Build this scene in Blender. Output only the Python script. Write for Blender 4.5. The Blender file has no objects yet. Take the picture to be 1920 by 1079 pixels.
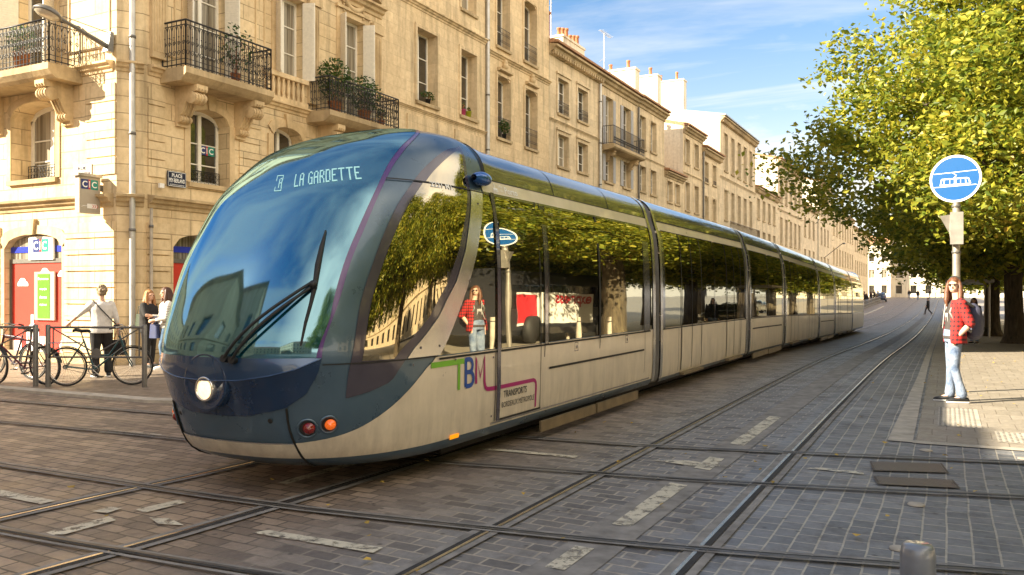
import bpy, math, random
from mathutils import Vector, Matrix, noise
R = math.radians
PI = math.pi
random.seed(7)
C = bpy.context.scene.collection

# ---------------------------------------------------------------- helpers
def tag(o, label=None, cat=None, group=None, kind=None):
    if label: o['label'] = label
    if cat: o['category'] = cat
    if group: o['group'] = group
    if kind: o['kind'] = kind
    return o

def thing(name, label, cat, loc=(0, 0, 0), rz=0.0, group=None):
    o = bpy.data.objects.new(name, None)
    o.empty_display_size = .3
    C.objects.link(o)
    o.location = loc
    o.rotation_euler = (0, 0, rz)
    return tag(o, label, cat, group)

class MB:
    """collects faces, then links them as one mesh object"""
    def __init__(s): s.v = []; s.f = []; s.sm = []
    def face(s, pts, smooth=False):
        n = len(s.v); s.v += [tuple(p) for p in pts]; s.f.append(list(range(n, n + len(pts)))); s.sm.append(smooth)
    def grid(s, rows, smooth=True, close=False):
        n = len(s.v); m = len(rows[0])
        for r in rows: s.v += [tuple(p) for p in r]
        for i in range(len(rows) - 1):
            for j in range(m - (0 if close else 1)):
                k = (j + 1) % m
                s.f.append([n + i * m + j, n + i * m + k, n + (i + 1) * m + k, n + (i + 1) * m + j]); s.sm.append(smooth)
    def box(s, a, b):
        x0, y0, z0 = a; x1, y1, z1 = b
        p = [(x0, y0, z0), (x1, y0, z0), (x1, y1, z0), (x0, y1, z0), (x0, y0, z1), (x1, y0, z1), (x1, y1, z1), (x0, y1, z1)]
        s.hexa(p)
    def hexa(s, p):
        n = len(s.v); s.v += [tuple(q) for q in p]
        for q in ((0, 3, 2, 1), (4, 5, 6, 7), (0, 1, 5, 4), (1, 2, 6, 5), (2, 3, 7, 6), (3, 0, 4, 7)):
            s.f.append([n + k for k in q]); s.sm.append(False)
    def tube(s, pts, r, n=8, cap=True, radii=None):
        pts = [Vector(p) for p in pts]
        rings = []
        up = None
        for i, p in enumerate(pts):
            if i == 0: t = pts[1] - p
            elif i == len(pts) - 1: t = p - pts[i - 1]
            else: t = (pts[i + 1] - p).normalized() + (p - pts[i - 1]).normalized()
            if t.length < 1e-9: t = Vector((0, 0, 1))
            t.normalize()
            if up is None:
                up = Vector((0, 0, 1)) if abs(t.z) < .9 else Vector((1, 0, 0))
            a = t.cross(up)
            if a.length < 1e-6: a = t.cross(Vector((0, 1, 0)))
            a.normalize(); b = a.cross(t).normalized(); up = b
            rr = radii[i] if radii else r
            rings.append([p + a * (rr * math.cos(2 * PI * k / n)) + b * (rr * math.sin(2 * PI * k / n)) for k in range(n)])
        s.grid(rings, True, True)
        if cap:
            s.face(rings[0][::-1]); s.face(rings[-1])
    def lathe(s, prof, origin=(0, 0, 0), axis=(0, 0, 1), n=24, smooth=True):
        ax = Vector(axis).normalized(); a = ax.orthogonal().normalized(); b = ax.cross(a); o = Vector(origin)
        rows = [[o + ax * z + (a * math.cos(2 * PI * k / n) + b * math.sin(2 * PI * k / n)) * r for k in range(n)] for (r, z) in prof]
        s.grid(rows, smooth, True)
    def ball(s, c, r, n=10, m=7, sc=(1, 1, 1)):
        rows = []
        for i in range(m + 1):
            t = PI * i / m
            rows.append([(c[0] + sc[0] * r * math.sin(t) * math.cos(2 * PI * k / n), c[1] + sc[1] * r * math.sin(t) * math.sin(2 * PI * k / n), c[2] + sc[2] * r * math.cos(t)) for k in range(n)])
        s.grid(rows, True, True)
    def mesh(s, name):
        me = bpy.data.meshes.new(name)
        me.from_pydata(s.v, [], s.f)
        me.polygons.foreach_set('use_smooth', s.sm)
        me.update()
        return me
    def build(s, name, mat, parent=None, world=True):
        """world=True: the vertices are world coordinates and are shifted into the parent's space"""
        if parent is not None and world:
            off = Vector((0, 0, 0)); p = parent
            while p is not None: off += Vector(p.location); p = p.parent
            s.v = [(x - off.x, y - off.y, z - off.z) for x, y, z in s.v]
        me = s.mesh(name)
        o = bpy.data.objects.new(name, me); C.objects.link(o)
        if mat: me.materials.append(mat)
        if parent is not None: o.parent = parent
        return o

def copy_tree(o, parent=None):
    c = o.copy(); C.objects.link(c); c.parent = parent
    for ch in list(o.children): copy_tree(ch, c)
    return c

def lerp(tb, x):
    if x <= tb[0][0]: return tb[0][1]
    for (a, b), (c, d) in zip(tb, tb[1:]):
        if x <= c: return b + (d - b) * (x - a) / (c - a)
    return tb[-1][1]
def smooth_lerp(tb, x):
    if x <= tb[0][0]: return tb[0][1]
    if x >= tb[-1][0]: return tb[-1][1]
    for i in range(len(tb) - 1):
        if x <= tb[i + 1][0]:
            x0, y0 = tb[i]; x1, y1 = tb[i + 1]
            m0 = 0 if i == 0 else (y1 - tb[i - 1][1]) / (x1 - tb[i - 1][0])
            m1 = 0 if i + 2 >= len(tb) else (tb[i + 2][1] - y0) / (tb[i + 2][0] - x0)
            h = x1 - x0; t = (x - x0) / h
            return (2*t**3-3*t*t+1)*y0 + (t**3-2*t*t+t)*h*m0 + (-2*t**3+3*t*t)*y1 + (t**3-t*t)*h*m1
G_TB = [(0, 0), (18, 0), (24, -.06), (31, -.2), (38, -.33), (48, -.5), (60, -.62), (84, -.76), (105, -.65), (130, -.25), (165, .25), (200, .4), (260, .42)]
def g(s): return smooth_lerp(G_TB, s)
def W(s, d, h): return Vector((-d, s, h))         # s along the street, d to the left of it
def WG(s, d, h=0.0): return Vector((-d, s, h + g(s)))

# ---------------------------------------------------------------- materials
def newmat(name):
    m = bpy.data.materials.new(name); m.use_nodes = True
    nt = m.node_tree; nt.nodes.clear()
    out = nt.nodes.new('ShaderNodeOutputMaterial')
    b = nt.nodes.new('ShaderNodeBsdfPrincipled')
    nt.links.new(b.outputs[0], out.inputs[0])
    return m, nt, b, out
def nd(nt, t, **kw):
    n = nt.nodes.new(t)
    for k, v in kw.items():
        if k in n.inputs.keys(): n.inputs[k].default_value = v
        else: setattr(n, k, v)
    return n
def mixc(nt, fac, a, b, mode='MIX'):
    n = nt.nodes.new('ShaderNodeMix'); n.data_type = 'RGBA'; n.blend_type = mode
    for sock, val in ((0, fac), (6, a), (7, b)):
        if hasattr(val, 'links'): nt.links.new(val, n.inputs[sock])
        elif isinstance(val, tuple): n.inputs[sock].default_value = val if len(val) == 4 else (*val, 1)
        else: n.inputs[sock].default_value = val
    return n.outputs[2]
def noisy(nt, scale, detail=4, vec=None, rough=.55):
    n = nd(nt, 'ShaderNodeTexNoise', Scale=scale, Detail=detail, Roughness=rough)
    if vec is not None: nt.links.new(vec, n.inputs['Vector'])
    return n
def ramp(nt, fac, stops):
    n = nt.nodes.new('ShaderNodeValToRGB'); e = n.color_ramp.elements
    while len(e) < len(stops): e.new(.5)
    for el, (p, c) in zip(e, stops):
        el.position = p; el.color = c if isinstance(c, tuple) and len(c) == 4 else ((*c, 1) if isinstance(c, tuple) else (c, c, c, 1))
    nt.links.new(fac, n.inputs[0]); return n.outputs[0]
def worldpos(nt):
    return nt.nodes.new('ShaderNodeNewGeometry').outputs['Position']
def mth(nt, op, a, b=None, c=None):
    n = nt.nodes.new('ShaderNodeMath'); n.operation = op
    for i, v in enumerate((a, b, c)):
        if v is None: continue
        if hasattr(v, 'links'): nt.links.new(v, n.inputs[i])
        else: n.inputs[i].default_value = v
    return n.outputs[0]
def bump(nt, b, height, strength=.3, dist=.01):
    n = nd(nt, 'ShaderNodeBump', Strength=strength, Distance=dist)
    nt.links.new(height, n.inputs['Height']); nt.links.new(n.outputs[0], b.inputs['Normal'])
def simple(name, col, rough=.5, metal=0.0, var=.12, nscale=6.0, coat=0.0, bmp=0.0, emis=None, estr=0, ior=None, coatr=.05):
    m, nt, b, out = newmat(name)
    pos = nt.nodes.new('ShaderNodeTexCoord').outputs['Object']
    n = noisy(nt, nscale, 5, pos)
    lo = tuple(c * (1 - var) for c in col); hi = tuple(min(1, c * (1 + var)) for c in col)
    nt.links.new(ramp(nt, n.outputs[0], [(.3, lo), (.7, hi)]), b.inputs['Base Color'])
    b.inputs['Roughness'].default_value = rough; b.inputs['Metallic'].default_value = metal
    b.inputs['Coat Weight'].default_value = coat; b.inputs['Coat Roughness'].default_value = coatr
    if ior: b.inputs['IOR'].default_value = ior
    if bmp: bump(nt, b, n.outputs[0], bmp, .01)
    if emis: b.inputs['Emission Color'].default_value = (*emis, 1); b.inputs['Emission Strength'].default_value = estr
    return m

def stone_mat(name, base, dark, bw=.9, bh=.36, mortar=.006, joint=.5, seed=0.0, stain=.6, mcol=(.16, .11, .06)):
    m, nt, b, out = newmat(name)
    pos = worldpos(nt)
    sx = nt.nodes.new('ShaderNodeSeparateXYZ'); nt.links.new(pos, sx.inputs[0])
    u = mth(nt, 'ADD', sx.outputs[0], sx.outputs[1]); u = mth(nt, 'ADD', u, seed)
    cv = nt.nodes.new('ShaderNodeCombineXYZ'); nt.links.new(u, cv.inputs[0]); nt.links.new(sx.outputs[2], cv.inputs[1])
    br = nd(nt, 'ShaderNodeTexBrick', Scale=1.0)
    br.inputs['Brick Width'].default_value = bw; br.inputs['Row Height'].default_value = bh
    br.inputs['Mortar Size'].default_value = mortar; br.inputs['Mortar Smooth'].default_value = .3
    br.inputs['Color1'].default_value = (*base, 1); br.inputs['Color2'].default_value = (*[x * .80 for x in base], 1)
    br.inputs['Mortar'].default_value = (*[a * (1 - joint) + c * joint for a, c in zip(base, mcol)], 1)
    nt.links.new(cv.outputs[0], br.inputs['Vector'])
    n1 = noisy(nt, .55, 6, pos, .6); n2 = noisy(nt, 7.0, 6, pos, .65)
    st = ramp(nt, n1.outputs[0], [(.38, 0.0), (.68, 1.0)])
    c1 = mixc(nt, mth(nt, 'MULTIPLY', st, stain), br.outputs[0], dark)
    c2 = mixc(nt, .55, c1, ramp(nt, n2.outputs[0], [(.25, (.66, .62, .55)), (.6, (1, 1, 1))]), 'MULTIPLY')
    # grime streaks running down the wall
    mp = nd(nt, 'ShaderNodeMapping'); mp.inputs['Scale'].default_value = (2.2, 2.2, .22); nt.links.new(pos, mp.inputs[0])
    n3 = noisy(nt, 1.3, 5, mp.outputs[0], .6)
    c3 = mixc(nt, ramp(nt, n3.outputs[0], [(.50, 0.0), (.78, .7)]), c2, (.16, .115, .06))
    nt.links.new(c3, b.inputs['Base Color']); b.inputs['Roughness'].default_value = .88
    h = mth(nt, 'SUBTRACT', n2.outputs[0], mth(nt, 'MULTIPLY', br.outputs['Fac'], 1.6))
    bump(nt, b, h, .5, .02)
    return m

M = {}
M['stone'] = stone_mat('ashlar_stone', (.84, .665, .41), (.54, .385, .205), 1.1, .37, .011, .75)
M['stone_b'] = stone_mat('pale_ashlar_stone', (.84, .66, .41), (.62, .46, .26), .75, .33, .005, .35, 3.3, .45)
M['stone_c'] = stone_mat('blotchy_ashlar_stone', (.86, .67, .41), (.55, .39, .21), .62, .34, .006, .3, 7.7, .55)
M['stone_d'] = stone_mat('limestone_front', (.80, .64, .415), (.52, .40, .24), .8, .33, .004, .3, 1.7, .5)
M['stone_g'] = stone_mat('pale_limestone', (.76, .62, .42), (.60, .47, .30), .8, .33, .003, .25, 5.1, .35)
M['trim'] = stone_mat('carved_stone', (.80, .61, .36), (.42, .30, .155), 1.6, 9.0, .003, .4, .7, .75)
M['cornice'] = stone_mat('weathered_cornice_stone', (.62, .47, .27), (.26, .19, .10), 1.4, 9.0, .004, .5, 2.7, .8)
M['white'] = simple('white_window_paint', (.80, .76, .66), .45, 0, .06, 20)
M['shutter'] = simple('cream_shutter_paint', (.74, .68, .56), .5, 0, .08, 14)
M['greyshutter'] = simple('grey_shutter_paint', (.34, .33, .33), .55, 0, .1, 14)
M['iron'] = simple('black_wrought_iron', (.022, .02, .02), .42, .3, .3, 30)
M['zinc'] = simple('zinc_pipe', (.50, .49, .46), .4, .5, .15, 4)
M['tile'] = simple('old_roof_tiles', (.36, .19, .10), .85, 0, .35, 9, bmp=.6)
M['zincroof'] = simple('zinc_roof_sheet', (.30, .33, .36), .45, .4, .15, 3)
M['brickred'] = simple('red_chimney_brick', (.30, .105, .055), .85, 0, .3, 25, bmp=.4)
M['render'] = stone_mat('pale_lime_render', (.84, .76, .60), (.68, .58, .42), 2.5, 9.0, .001, .1, 4.0, .4)
M['pot'] = simple('terracotta_pot', (.42, .17, .075), .8, 0, .25, 20)
M['redpaint'] = simple('red_door_vinyl', (.52, .035, .018), .42, 0, .06, 3)
M['whitepaint'] = simple('white_vinyl', (.80, .78, .74), .4, 0, .04, 5)
M['navy'] = simple('navy_sign_blue', (.02, .035, .16), .35, 0, .06, 5)
M['teal'] = simple('teal_sign_green', (.01, .24, .19), .35, 0, .06, 5)
M['signred'] = simple('sign_red', (.55, .03, .04), .35, 0, .06, 5)
M['postergreen'] = simple('poster_green', (.10, .27, .02), .35, 0, .1, 3)
M['signgrey'] = simple('grey_sign_panel', (.42, .37, .30), .4, .2, .06, 5)
M['steelpost'] = simple('grey_painted_steel', (.155, .145, .13), .42, .35, .15, 12)
M['polemetal'] = simple('galvanised_pole', (.42, .38, .33), .38, .6, .15, 8)
M['black'] = simple('matt_black', (.012, .012, .012), .55, 0, .2, 10)
M['rubber'] = simple('black_rubber', (.018, .017, .017), .65, 0, .2, 30)
M['darkgap'] = simple('dark_gap', (.006, .006, .007), .8, 0, .1, 10)

def winglass():
    m, nt, b, out = newmat('old_window_glass')
    pos = worldpos(nt)
    n = noisy(nt, .9, 3, pos)
    oi = nt.nodes.new('ShaderNodeObjectInfo'); mp = nd(nt, 'ShaderNodeMapping'); mp.inputs['Scale'].default_value = (9, 9, .3); nt.links.new(pos, mp.inputs[0]); nc = noisy(nt, 1.5, 2, mp.outputs[0])
    cur = ramp(nt, nc.outputs[0], [(.35, (.13, .11, .08)), (.65, (.42, .38, .30))])
    has = ramp(nt, oi.outputs['Random'], [(.55, 0.0), (.60, .85)])
    nt.links.new(mixc(nt, has, ramp(nt, n.outputs[0], [(.35, (.012, .013, .012)), (.7, (.06, .052, .04))]), cur), b.inputs['Base Color'])
    b.inputs['Roughness'].default_value = .06; b.inputs['IOR'].default_value = 2.1
    n2 = noisy(nt, 2.5, 2, pos); bump(nt, b, n2.outputs[0], .08, .05)
    return m
M['glass'] = winglass()
M['curtain'] = simple('net_curtain', (.30, .27, .20), .7, 0, .3, 9)

# ---------------------------------------------------------------- camera, sun, sky
sc = bpy.context.scene
cam = bpy.data.cameras.new('camera'); camo = bpy.data.objects.new('camera', cam); C.objects.link(camo)
camo.location = (0, 0, 1.65); camo.rotation_euler = (R(90), 0, R(27.3))
cam.sensor_width = 36; cam.lens = 36 * 1579 / 1920; cam.shift_y = 8.5 / 1920
cam.clip_start = .05; cam.clip_end = 3000
sc.camera = camo
SUN_EL, SUN_DIR = R(27), Vector((-.71, -.70, 0)).normalized()     # horizontal direction towards the sun (world x, y)
sdir = Vector((SUN_DIR.x * math.cos(SUN_EL), SUN_DIR.y * math.cos(SUN_EL), math.sin(SUN_EL)))
sun = bpy.data.lights.new('sun', 'SUN'); suno = bpy.data.objects.new('sun', sun); C.objects.link(suno)
sun.energy = 3.7; sun.angle = R(.53); sun.color = (1.0, .89, .68)
suno.rotation_euler = sdir.to_track_quat('Z', 'Y').to_euler(); suno.location = (-30, -30, 40)

wd = bpy.data.worlds.new('World'); sc.world = wd; wd.use_nodes = True
nt = wd.node_tree; nt.nodes.clear()
wo = nt.nodes.new('ShaderNodeOutputWorld'); bg = nt.nodes.new('ShaderNodeBackground'); nt.links.new(bg.outputs[0], wo.inputs[0])
sky = nt.nodes.new('ShaderNodeTexSky'); sky.sky_type = 'NISHITA'; sky.sun_disc = False
sky.sun_elevation = SUN_EL; sky.sun_rotation = math.atan2(SUN_DIR.x, SUN_DIR.y)
sky.air_density = 1.0; sky.dust_density = .6; sky.ozone_density = 2.0
hs = nd(nt, 'ShaderNodeHueSaturation', Saturation=1.35, Value=.86); nt.links.new(sky.outputs[0], hs.inputs['Color'])
tc = nt.nodes.new('ShaderNodeTexCoord')
sx = nt.nodes.new('ShaderNodeSeparateXYZ'); nt.links.new(tc.outputs['Generated'], sx.inputs[0])
# clouds on a flat layer: direction / height
zz = mth(nt, 'ADD', mth(nt, 'MAXIMUM', sx.outputs[2], 0.0), .10)
cx = mth(nt, 'DIVIDE', sx.outputs[0], zz); cy = mth(nt, 'DIVIDE', sx.outputs[1], zz)
cv = nt.nodes.new('ShaderNodeCombineXYZ'); nt.links.new(cx, cv.inputs[0]); nt.links.new(cy, cv.inputs[1])
mp = nd(nt, 'ShaderNodeMapping'); mp.inputs['Rotation'].default_value = (0, 0, R(62)); mp.inputs['Scale'].default_value = (.22, .75, 1); mp.inputs['Location'].default_value = (1.3, .4, 0)
nt.links.new(cv.outputs[0], mp.inputs[0])
cn = noisy(nt, 1.25, 8, mp.outputs[0], .62); cn.inputs['Distortion'].default_value = .5
cm = ramp(nt, cn.outputs[0], [(.46, 0.0), (.68, 1.0)])
cb = noisy(nt, .8, 7, cv.outputs[0], .6)
cm = mth(nt, 'MAXIMUM', mth(nt, 'MULTIPLY', cm, .8), mth(nt, 'MULTIPLY', ramp(nt, cb.outputs[0], [(.52, 0.0), (.66, 1.0)]), .5))
# whiter towards the horizon
hz = ramp(nt, sx.outputs[2], [(.0, .98), (.10, .72), (.21, .30), (.36, 0.03)])
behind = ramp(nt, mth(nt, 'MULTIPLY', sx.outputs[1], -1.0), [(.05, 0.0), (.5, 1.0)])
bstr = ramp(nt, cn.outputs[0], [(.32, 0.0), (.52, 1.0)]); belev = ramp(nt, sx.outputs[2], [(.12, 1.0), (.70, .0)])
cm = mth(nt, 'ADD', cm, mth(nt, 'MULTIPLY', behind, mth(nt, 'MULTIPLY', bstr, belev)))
cm2 = mth(nt, 'MINIMUM', mth(nt, 'ADD', cm, hz), 1.0)
cc = mixc(nt, cm2, hs.outputs[0], (5.0, 4.85, 4.5, 1))
# cloud bank added out of view on the right to fill shaded facades
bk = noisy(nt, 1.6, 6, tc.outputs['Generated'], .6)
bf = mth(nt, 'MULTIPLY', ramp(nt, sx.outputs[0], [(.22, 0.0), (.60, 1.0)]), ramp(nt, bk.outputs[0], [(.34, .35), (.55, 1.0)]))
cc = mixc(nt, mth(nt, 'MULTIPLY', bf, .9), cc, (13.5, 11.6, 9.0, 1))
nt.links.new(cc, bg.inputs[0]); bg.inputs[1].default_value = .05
sc.view_settings.view_transform = 'Standard'; sc.view_settings.look = 'None'; sc.view_settings.gamma = 1
sc.view_settings.exposure = 2.4
sc.cycles.max_bounces = 7; sc.cycles.glossy_bounces = 4; sc.cycles.transparent_max_bounces = 6
# ---------------------------------------------------------------- ground
def sheet(name, outline, off, mat, kind='structure', step=2.5):
    """flat sheet from a convex quad strip: outline = list of (s, dleft, dright) rows, following the terrain"""
    mb = MB(); rows = []
    for (a, b) in zip(outline, outline[1:]):
        n = max(1, int(abs(b[0] - a[0]) / step))
        for i in range(n + (1 if b is outline[-1] else 0)):
            t = i / n
            s_ = a[0] + (b[0] - a[0]) * t; l = a[1] + (b[1] - a[1]) * t; r = a[2] + (b[2] - a[2]) * t
            rows.append([WG(s_, l, off), WG(s_, r, off)])
    mb.grid(rows, False)
    o = mb.build(name, mat); return tag(o, kind=kind)

def paving_mat(name, kind):
    m, nt, b, out = newmat(name)
    pos = worldpos(nt); sx = nt.nodes.new('ShaderNodeSeparateXYZ'); nt.links.new(pos, sx.inputs[0])
    wob = noisy(nt, 1.1, 3, pos)
    wv = mth(nt, 'MULTIPLY', mth(nt, 'SUBTRACT', wob.outputs[0], .5), .035)
    ca = nt.nodes.new('ShaderNodeCombineXYZ'); nt.links.new(mth(nt, 'ADD', sx.outputs[1], wv), ca.inputs[0]); nt.links.new(mth(nt, 'ADD', sx.outputs[0], wv), ca.inputs[1])
    cb_ = nt.nodes.new('ShaderNodeCombineXYZ'); nt.links.new(mth(nt, 'ADD', sx.outputs[0], wv), cb_.inputs[0])
    nt.links.new(mth(nt, 'ADD', sx.outputs[1], mth(nt, 'ADD', wv, mth(nt, 'MULTIPLY', sx.outputs[0], .045))), cb_.inputs[1])
    def brick(vec, bw, bh, ms, c1, c2, mo):
        br = nd(nt, 'ShaderNodeTexBrick', Scale=1.0)
        br.inputs['Brick Width'].default_value = bw; br.inputs['Row Height'].default_value = bh
        br.inputs['Mortar Size'].default_value = ms; br.inputs['Mortar Smooth'].default_value = .25; br.inputs['Bias'].default_value = 0
        br.inputs['Color1'].default_value = (*c1, 1); br.inputs['Color2'].default_value = (*c2, 1); br.inputs['Mortar'].default_value = (*mo, 1)
        nt.links.new(vec, br.inputs['Vector']); return br
    n1 = noisy(nt, .45, 6, pos, .6); n2 = noisy(nt, 14, 5, pos, .7); n3 = noisy(nt, 2.2, 7, pos, .7)
    if kind == 'road':
        A = brick(ca.outputs[0], .19, .15, .0075, (.235, .235, .245), (.135, .14, .152), (.43, .39, .33))
        B = brick(cb_.outputs[0], .24, .135, .0095, (.245, .235, .23), (.11, .105, .108), (.40, .35, .29))
        right = ramp(nt, mth(nt, 'DIVIDE', mth(nt, 'ADD', sx.outputs[0], 1.62), .02), [(0, 0.0), (1, 1.0)])
        col = mixc(nt, right, B.outputs[0], A.outputs[0]); fac = mixc(nt, right, B.outputs['Fac'], A.outputs['Fac'])
        # warm reflected light painted into the setts on the left, with darker joints
        left = ramp(nt, mth(nt, 'DIVIDE', mth(nt, 'MULTIPLY', sx.outputs[0], -1.0), 10.0), [(.30, 0.0), (.44, 1.0)])
        warm = mixc(nt, fac, (.27, .19, .12), (.035, .026, .018))
        warm = mixc(nt, fac, mixc(nt, 1.0, col, (1.48, 1.14, .84), 'MULTIPLY'), (.035, .026, .018))
        col = mixc(nt, mth(nt, 'MULTIPLY', left, .97), col, warm)
        dirt = ramp(nt, n3.outputs[0], [(.52, 0.0), (.76, .62)])
        col = mixc(nt, dirt, col, (.045, .04, .037))
        col = mixc(nt, ramp(nt, n1.outputs[0], [(.45, 0.0), (.75, .45)]), col, (.17, .145, .12))
        spots = nd(nt, 'ShaderNodeTexVoronoi', Scale=5.5); nt.links.new(pos, spots.inputs['Vector'])
        col = mixc(nt, ramp(nt, spots.outputs[0], [(.06, .7), (.13, 0.0)]), col, (.03, .028, .028))
    elif kind == 'slab':
        A = brick(cb_.outputs[0], .30, .45, .006, (.36, .31, .25), (.29, .25, .20), (.20, .165, .13)); fac = A.outputs['Fac']
        col = mixc(nt, ramp(nt, n1.outputs[0], [(.4, 0.0), (.7, .4)]), A.outputs[0], (.24, .20, .16))
    else:
        A = brick(cb_.outputs[0], .22, .11, .006, (.26, .20, .145), (.20, .15, .105), (.115, .085, .06)); fac = A.outputs['Fac']
        col = mixc(nt, ramp(nt, n1.outputs[0], [(.4, 0.0), (.7, .4)]), A.outputs[0], (.15, .115, .085))
    col = mixc(nt, .5, col, ramp(nt, n2.outputs[0], [(.25, (.45, .45, .45)), (.7, (1.3, 1.3, 1.3))]), 'MULTIPLY')
    nt.links.new(col, b.inputs['Base Color'])
    nt.links.new(ramp(nt, n3.outputs[0], [(.3, .42), (.7, .7)]), b.inputs['Roughness'])
    b.inputs['Specular IOR Level'].default_value = .5
    bump(nt, b, mth(nt, 'SUBTRACT', n2.outputs[0], mth(nt, 'MULTIPLY', fac, 2.2)), .55, .008)
    return m
M['road'] = paving_mat('stone_sett_paving', 'road')
M['slab'] = paving_mat('pavement_slabs', 'slab')
M['brickpave'] = paving_mat('warm_brick_paving', 'left')
M['kerb'] = simple('pale_kerb_stone', (.42, .37, .30), .75, 0, .25, 5, bmp=.3)
M['band'] = simple('rail_concrete_band', (.215, .20, .185), .8, 0, .35, 5.5, bmp=.6)
M['rail'] = simple('worn_rail_steel', (.50, .44, .36), .27, .9, .3, 4)
M['groove'] = simple('rail_groove', (.028, .026, .025), .8, 0, .3, 20)
def worn_paint():
    m, nt, b, out = newmat('worn_white_paint')
    pos = worldpos(nt); n = noisy(nt, 5.5, 6, pos, .7)
    nt.links.new(ramp(nt, n.outputs[0], [(.34, (.26, .235, .19)), (.48, (.56, .51, .40)), (.75, (.66, .60, .47))]), b.inputs['Base Color'])
    b.inputs['Roughness'].default_value = .7
    tp = nt.nodes.new('ShaderNodeBsdfTransparent'); mx = nt.nodes.new('ShaderNodeMixShader'); n4 = noisy(nt, 9.0, 8, pos, .75)
    nt.links.new(ramp(nt, n4.outputs[0], [(.39, 0.0), (.49, .95)]), mx.inputs[0]); nt.links.new(tp.outputs[0], mx.inputs[1]); nt.links.new(b.outputs[0], mx.inputs[2]); nt.links.new(mx.outputs[0], out.inputs[0]); return m
M['paint'] = worn_paint()

mb = MB(); ss = [-300, -150, -60, -20, 0, 6, 12] + [18 + 3 * i for i in range(40)] + [145, 155, 165, 180, 200, 230, 260, 320, 600]
ds = [400, 120, 60, 30, 16, 8, 2, -4, -12, -30, -60, -120, -400]
mb.grid([[WG(s_, d_) for d_ in ds] for s_ in ss], True)
tag(mb.build('street', M['road']), kind='structure')
sheet('pavement', [(10.2, .30, -12), (30, .35, -14), (120, .35, -14), (200, .3, -14)], .004, M['slab'])
# left pavement, a low step above the road
def raised(name, rows, h, mat, base=0.0):
    mb = MB(); L = []
    for (s_, l, r) in rows: L.append([WG(s_, l, h), WG(s_, r, h), WG(s_, r, base - .05)])
    mb.grid(L, False)
    a = rows[0]; mb.face([WG(a[0], a[1], h), WG(a[0], a[1], -.05), WG(a[0], a[2], -.05), WG(a[0], a[2], h)])
    return tag(mb.build(name, mat), kind='structure')
raised('pavement', [(8.75, 40, 10.6), (9.3, 40, 9.3), (10.3, 40, 8.4), (12, 40, 7.9)] + [(14 + 4 * i, 40, 7.8) for i in range(30)], .05, M['brickpave'])
mb = MB()
kl = [(8.55, 30), (8.55, 18), (8.56, 13), (8.60, 10.5), (9.15, 9.15), (10.2, 8.2), (12, 7.7), (14, 7.6)] + [(18 + 4 * i, 7.6) for i in range(28)]
ki = [(8.75, 30), (8.75, 18), (8.76, 13), (8.80, 10.6), (9.3, 9.3), (10.3, 8.4), (12, 7.9), (14, 7.8)] + [(18 + 4 * i, 7.8) for i in range(28)]
mb.grid([[WG(a, b, -.02), WG(a, b, .045), WG(c, d, .055), WG(c, d, 0)] for (a, b), (c, d) in zip(kl, ki)], False)
tag(mb.build('kerb', M['kerb']), kind='structure')
sheet('kerb', [(10.15, .58, .33), (18.4, .50, .36), (30, .52, .38), (60, .5, .36), (120, .5, .36)], .009, M['kerb'])
mb = MB(); mb.grid([[WG(10.10 + .02 * i, .33 - i, .009), WG(10.28 + .02 * i, .33 - i, .009)] for i in range(8)], False)
tag(mb.build('kerb', M['kerb']), kind='structure')

def spline(pts, step=.5):
    out = []
    n = len(pts)
    for i in range(n - 1):
        p0 = Vector(pts[max(0, i - 1)]); p1 = Vector(pts[i]); p2 = Vector(pts[i + 1]); p3 = Vector(pts[min(n - 1, i + 2)])
        k = max(1, int((p2 - p1).length / step))
        for j in range(k):
            t = j / k
            out.append(.5 * (2 * p1 + (p2 - p0) * t + (2 * p0 - 5 * p1 + 4 * p2 - p3) * t * t + (3 * p1 - p0 - 3 * p2 + p3) * t ** 3))
    out.append(Vector(pts[-1])); return out
def ribbon(mb, pts, a, b, off):
    rows = []
    for i, p in enumerate(pts):
        t = (pts[min(i + 1, len(pts) - 1)] - pts[max(i - 1, 0)]).normalized(); nrm = Vector((-t.y, t.x))
        q, r = p + nrm * a, p + nrm * b
        rows.append([WG(q.x, q.y, off), WG(r.x, r.y, off)])
    mb.grid(rows, False)
M['railx'] = simple('dull_crossing_rail_steel', (.13, .12, .11), .5, .6, .35, 5)
def rail(pts, side, lift=0.0, w=None):
    w = w or (.068 if lift else .095); gw = .020 if lift else .030
    sp = spline(pts)
    m1 = MB(); ribbon(m1, sp, -w, -.036, .0135 + lift); ribbon(m1, sp, .036, w, .0135 + lift)
    o = tag(m1.build('rail_bed', M['band']), kind='structure')
    m2 = MB()
    if side > 0: ribbon(m2, sp, -.036, -.010, .018 + lift)
    else: ribbon(m2, sp, .010, .036, .018 + lift)
    tag(m2.build('tram_rail', M['railx' if lift else 'rail']), kind='structure')
    m3 = MB()
    if side > 0: ribbon(m3, sp, -.010, gw, .016 + lift)
    else: ribbon(m3, sp, -gw, .010, .016 + lift)
    tag(m3.build('rail_groove', M['groove']), kind='structure')
def along(d0, s0=-6, s1=190, far=None):
    ks = [s0, 0, 4, 8, 12, 17, 24, 32, 40, 50, 60, 75, 90, 105, 120, 135, 150, 165, s1]
    return [(k, d0 + (far(k) if far else 0)) for k in ks]
drift = lambda k: -.10 * max(0, min(1, (k - 12) / 25)) + (0 if k < 100 else .0)
rail(along(1.38, far=drift), -1); rail(along(2.80, far=drift), 1)
rail([(-4, 5.1), (1, 4.8), (3.1, 4.71), (3.6, 4.66), (4.9, 4.57), (8, 4.48)] + [(k, 4.48) for k in (12, 20, 35, 50, 65, 80, 100, 130, 160, 190)], -1)
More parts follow.
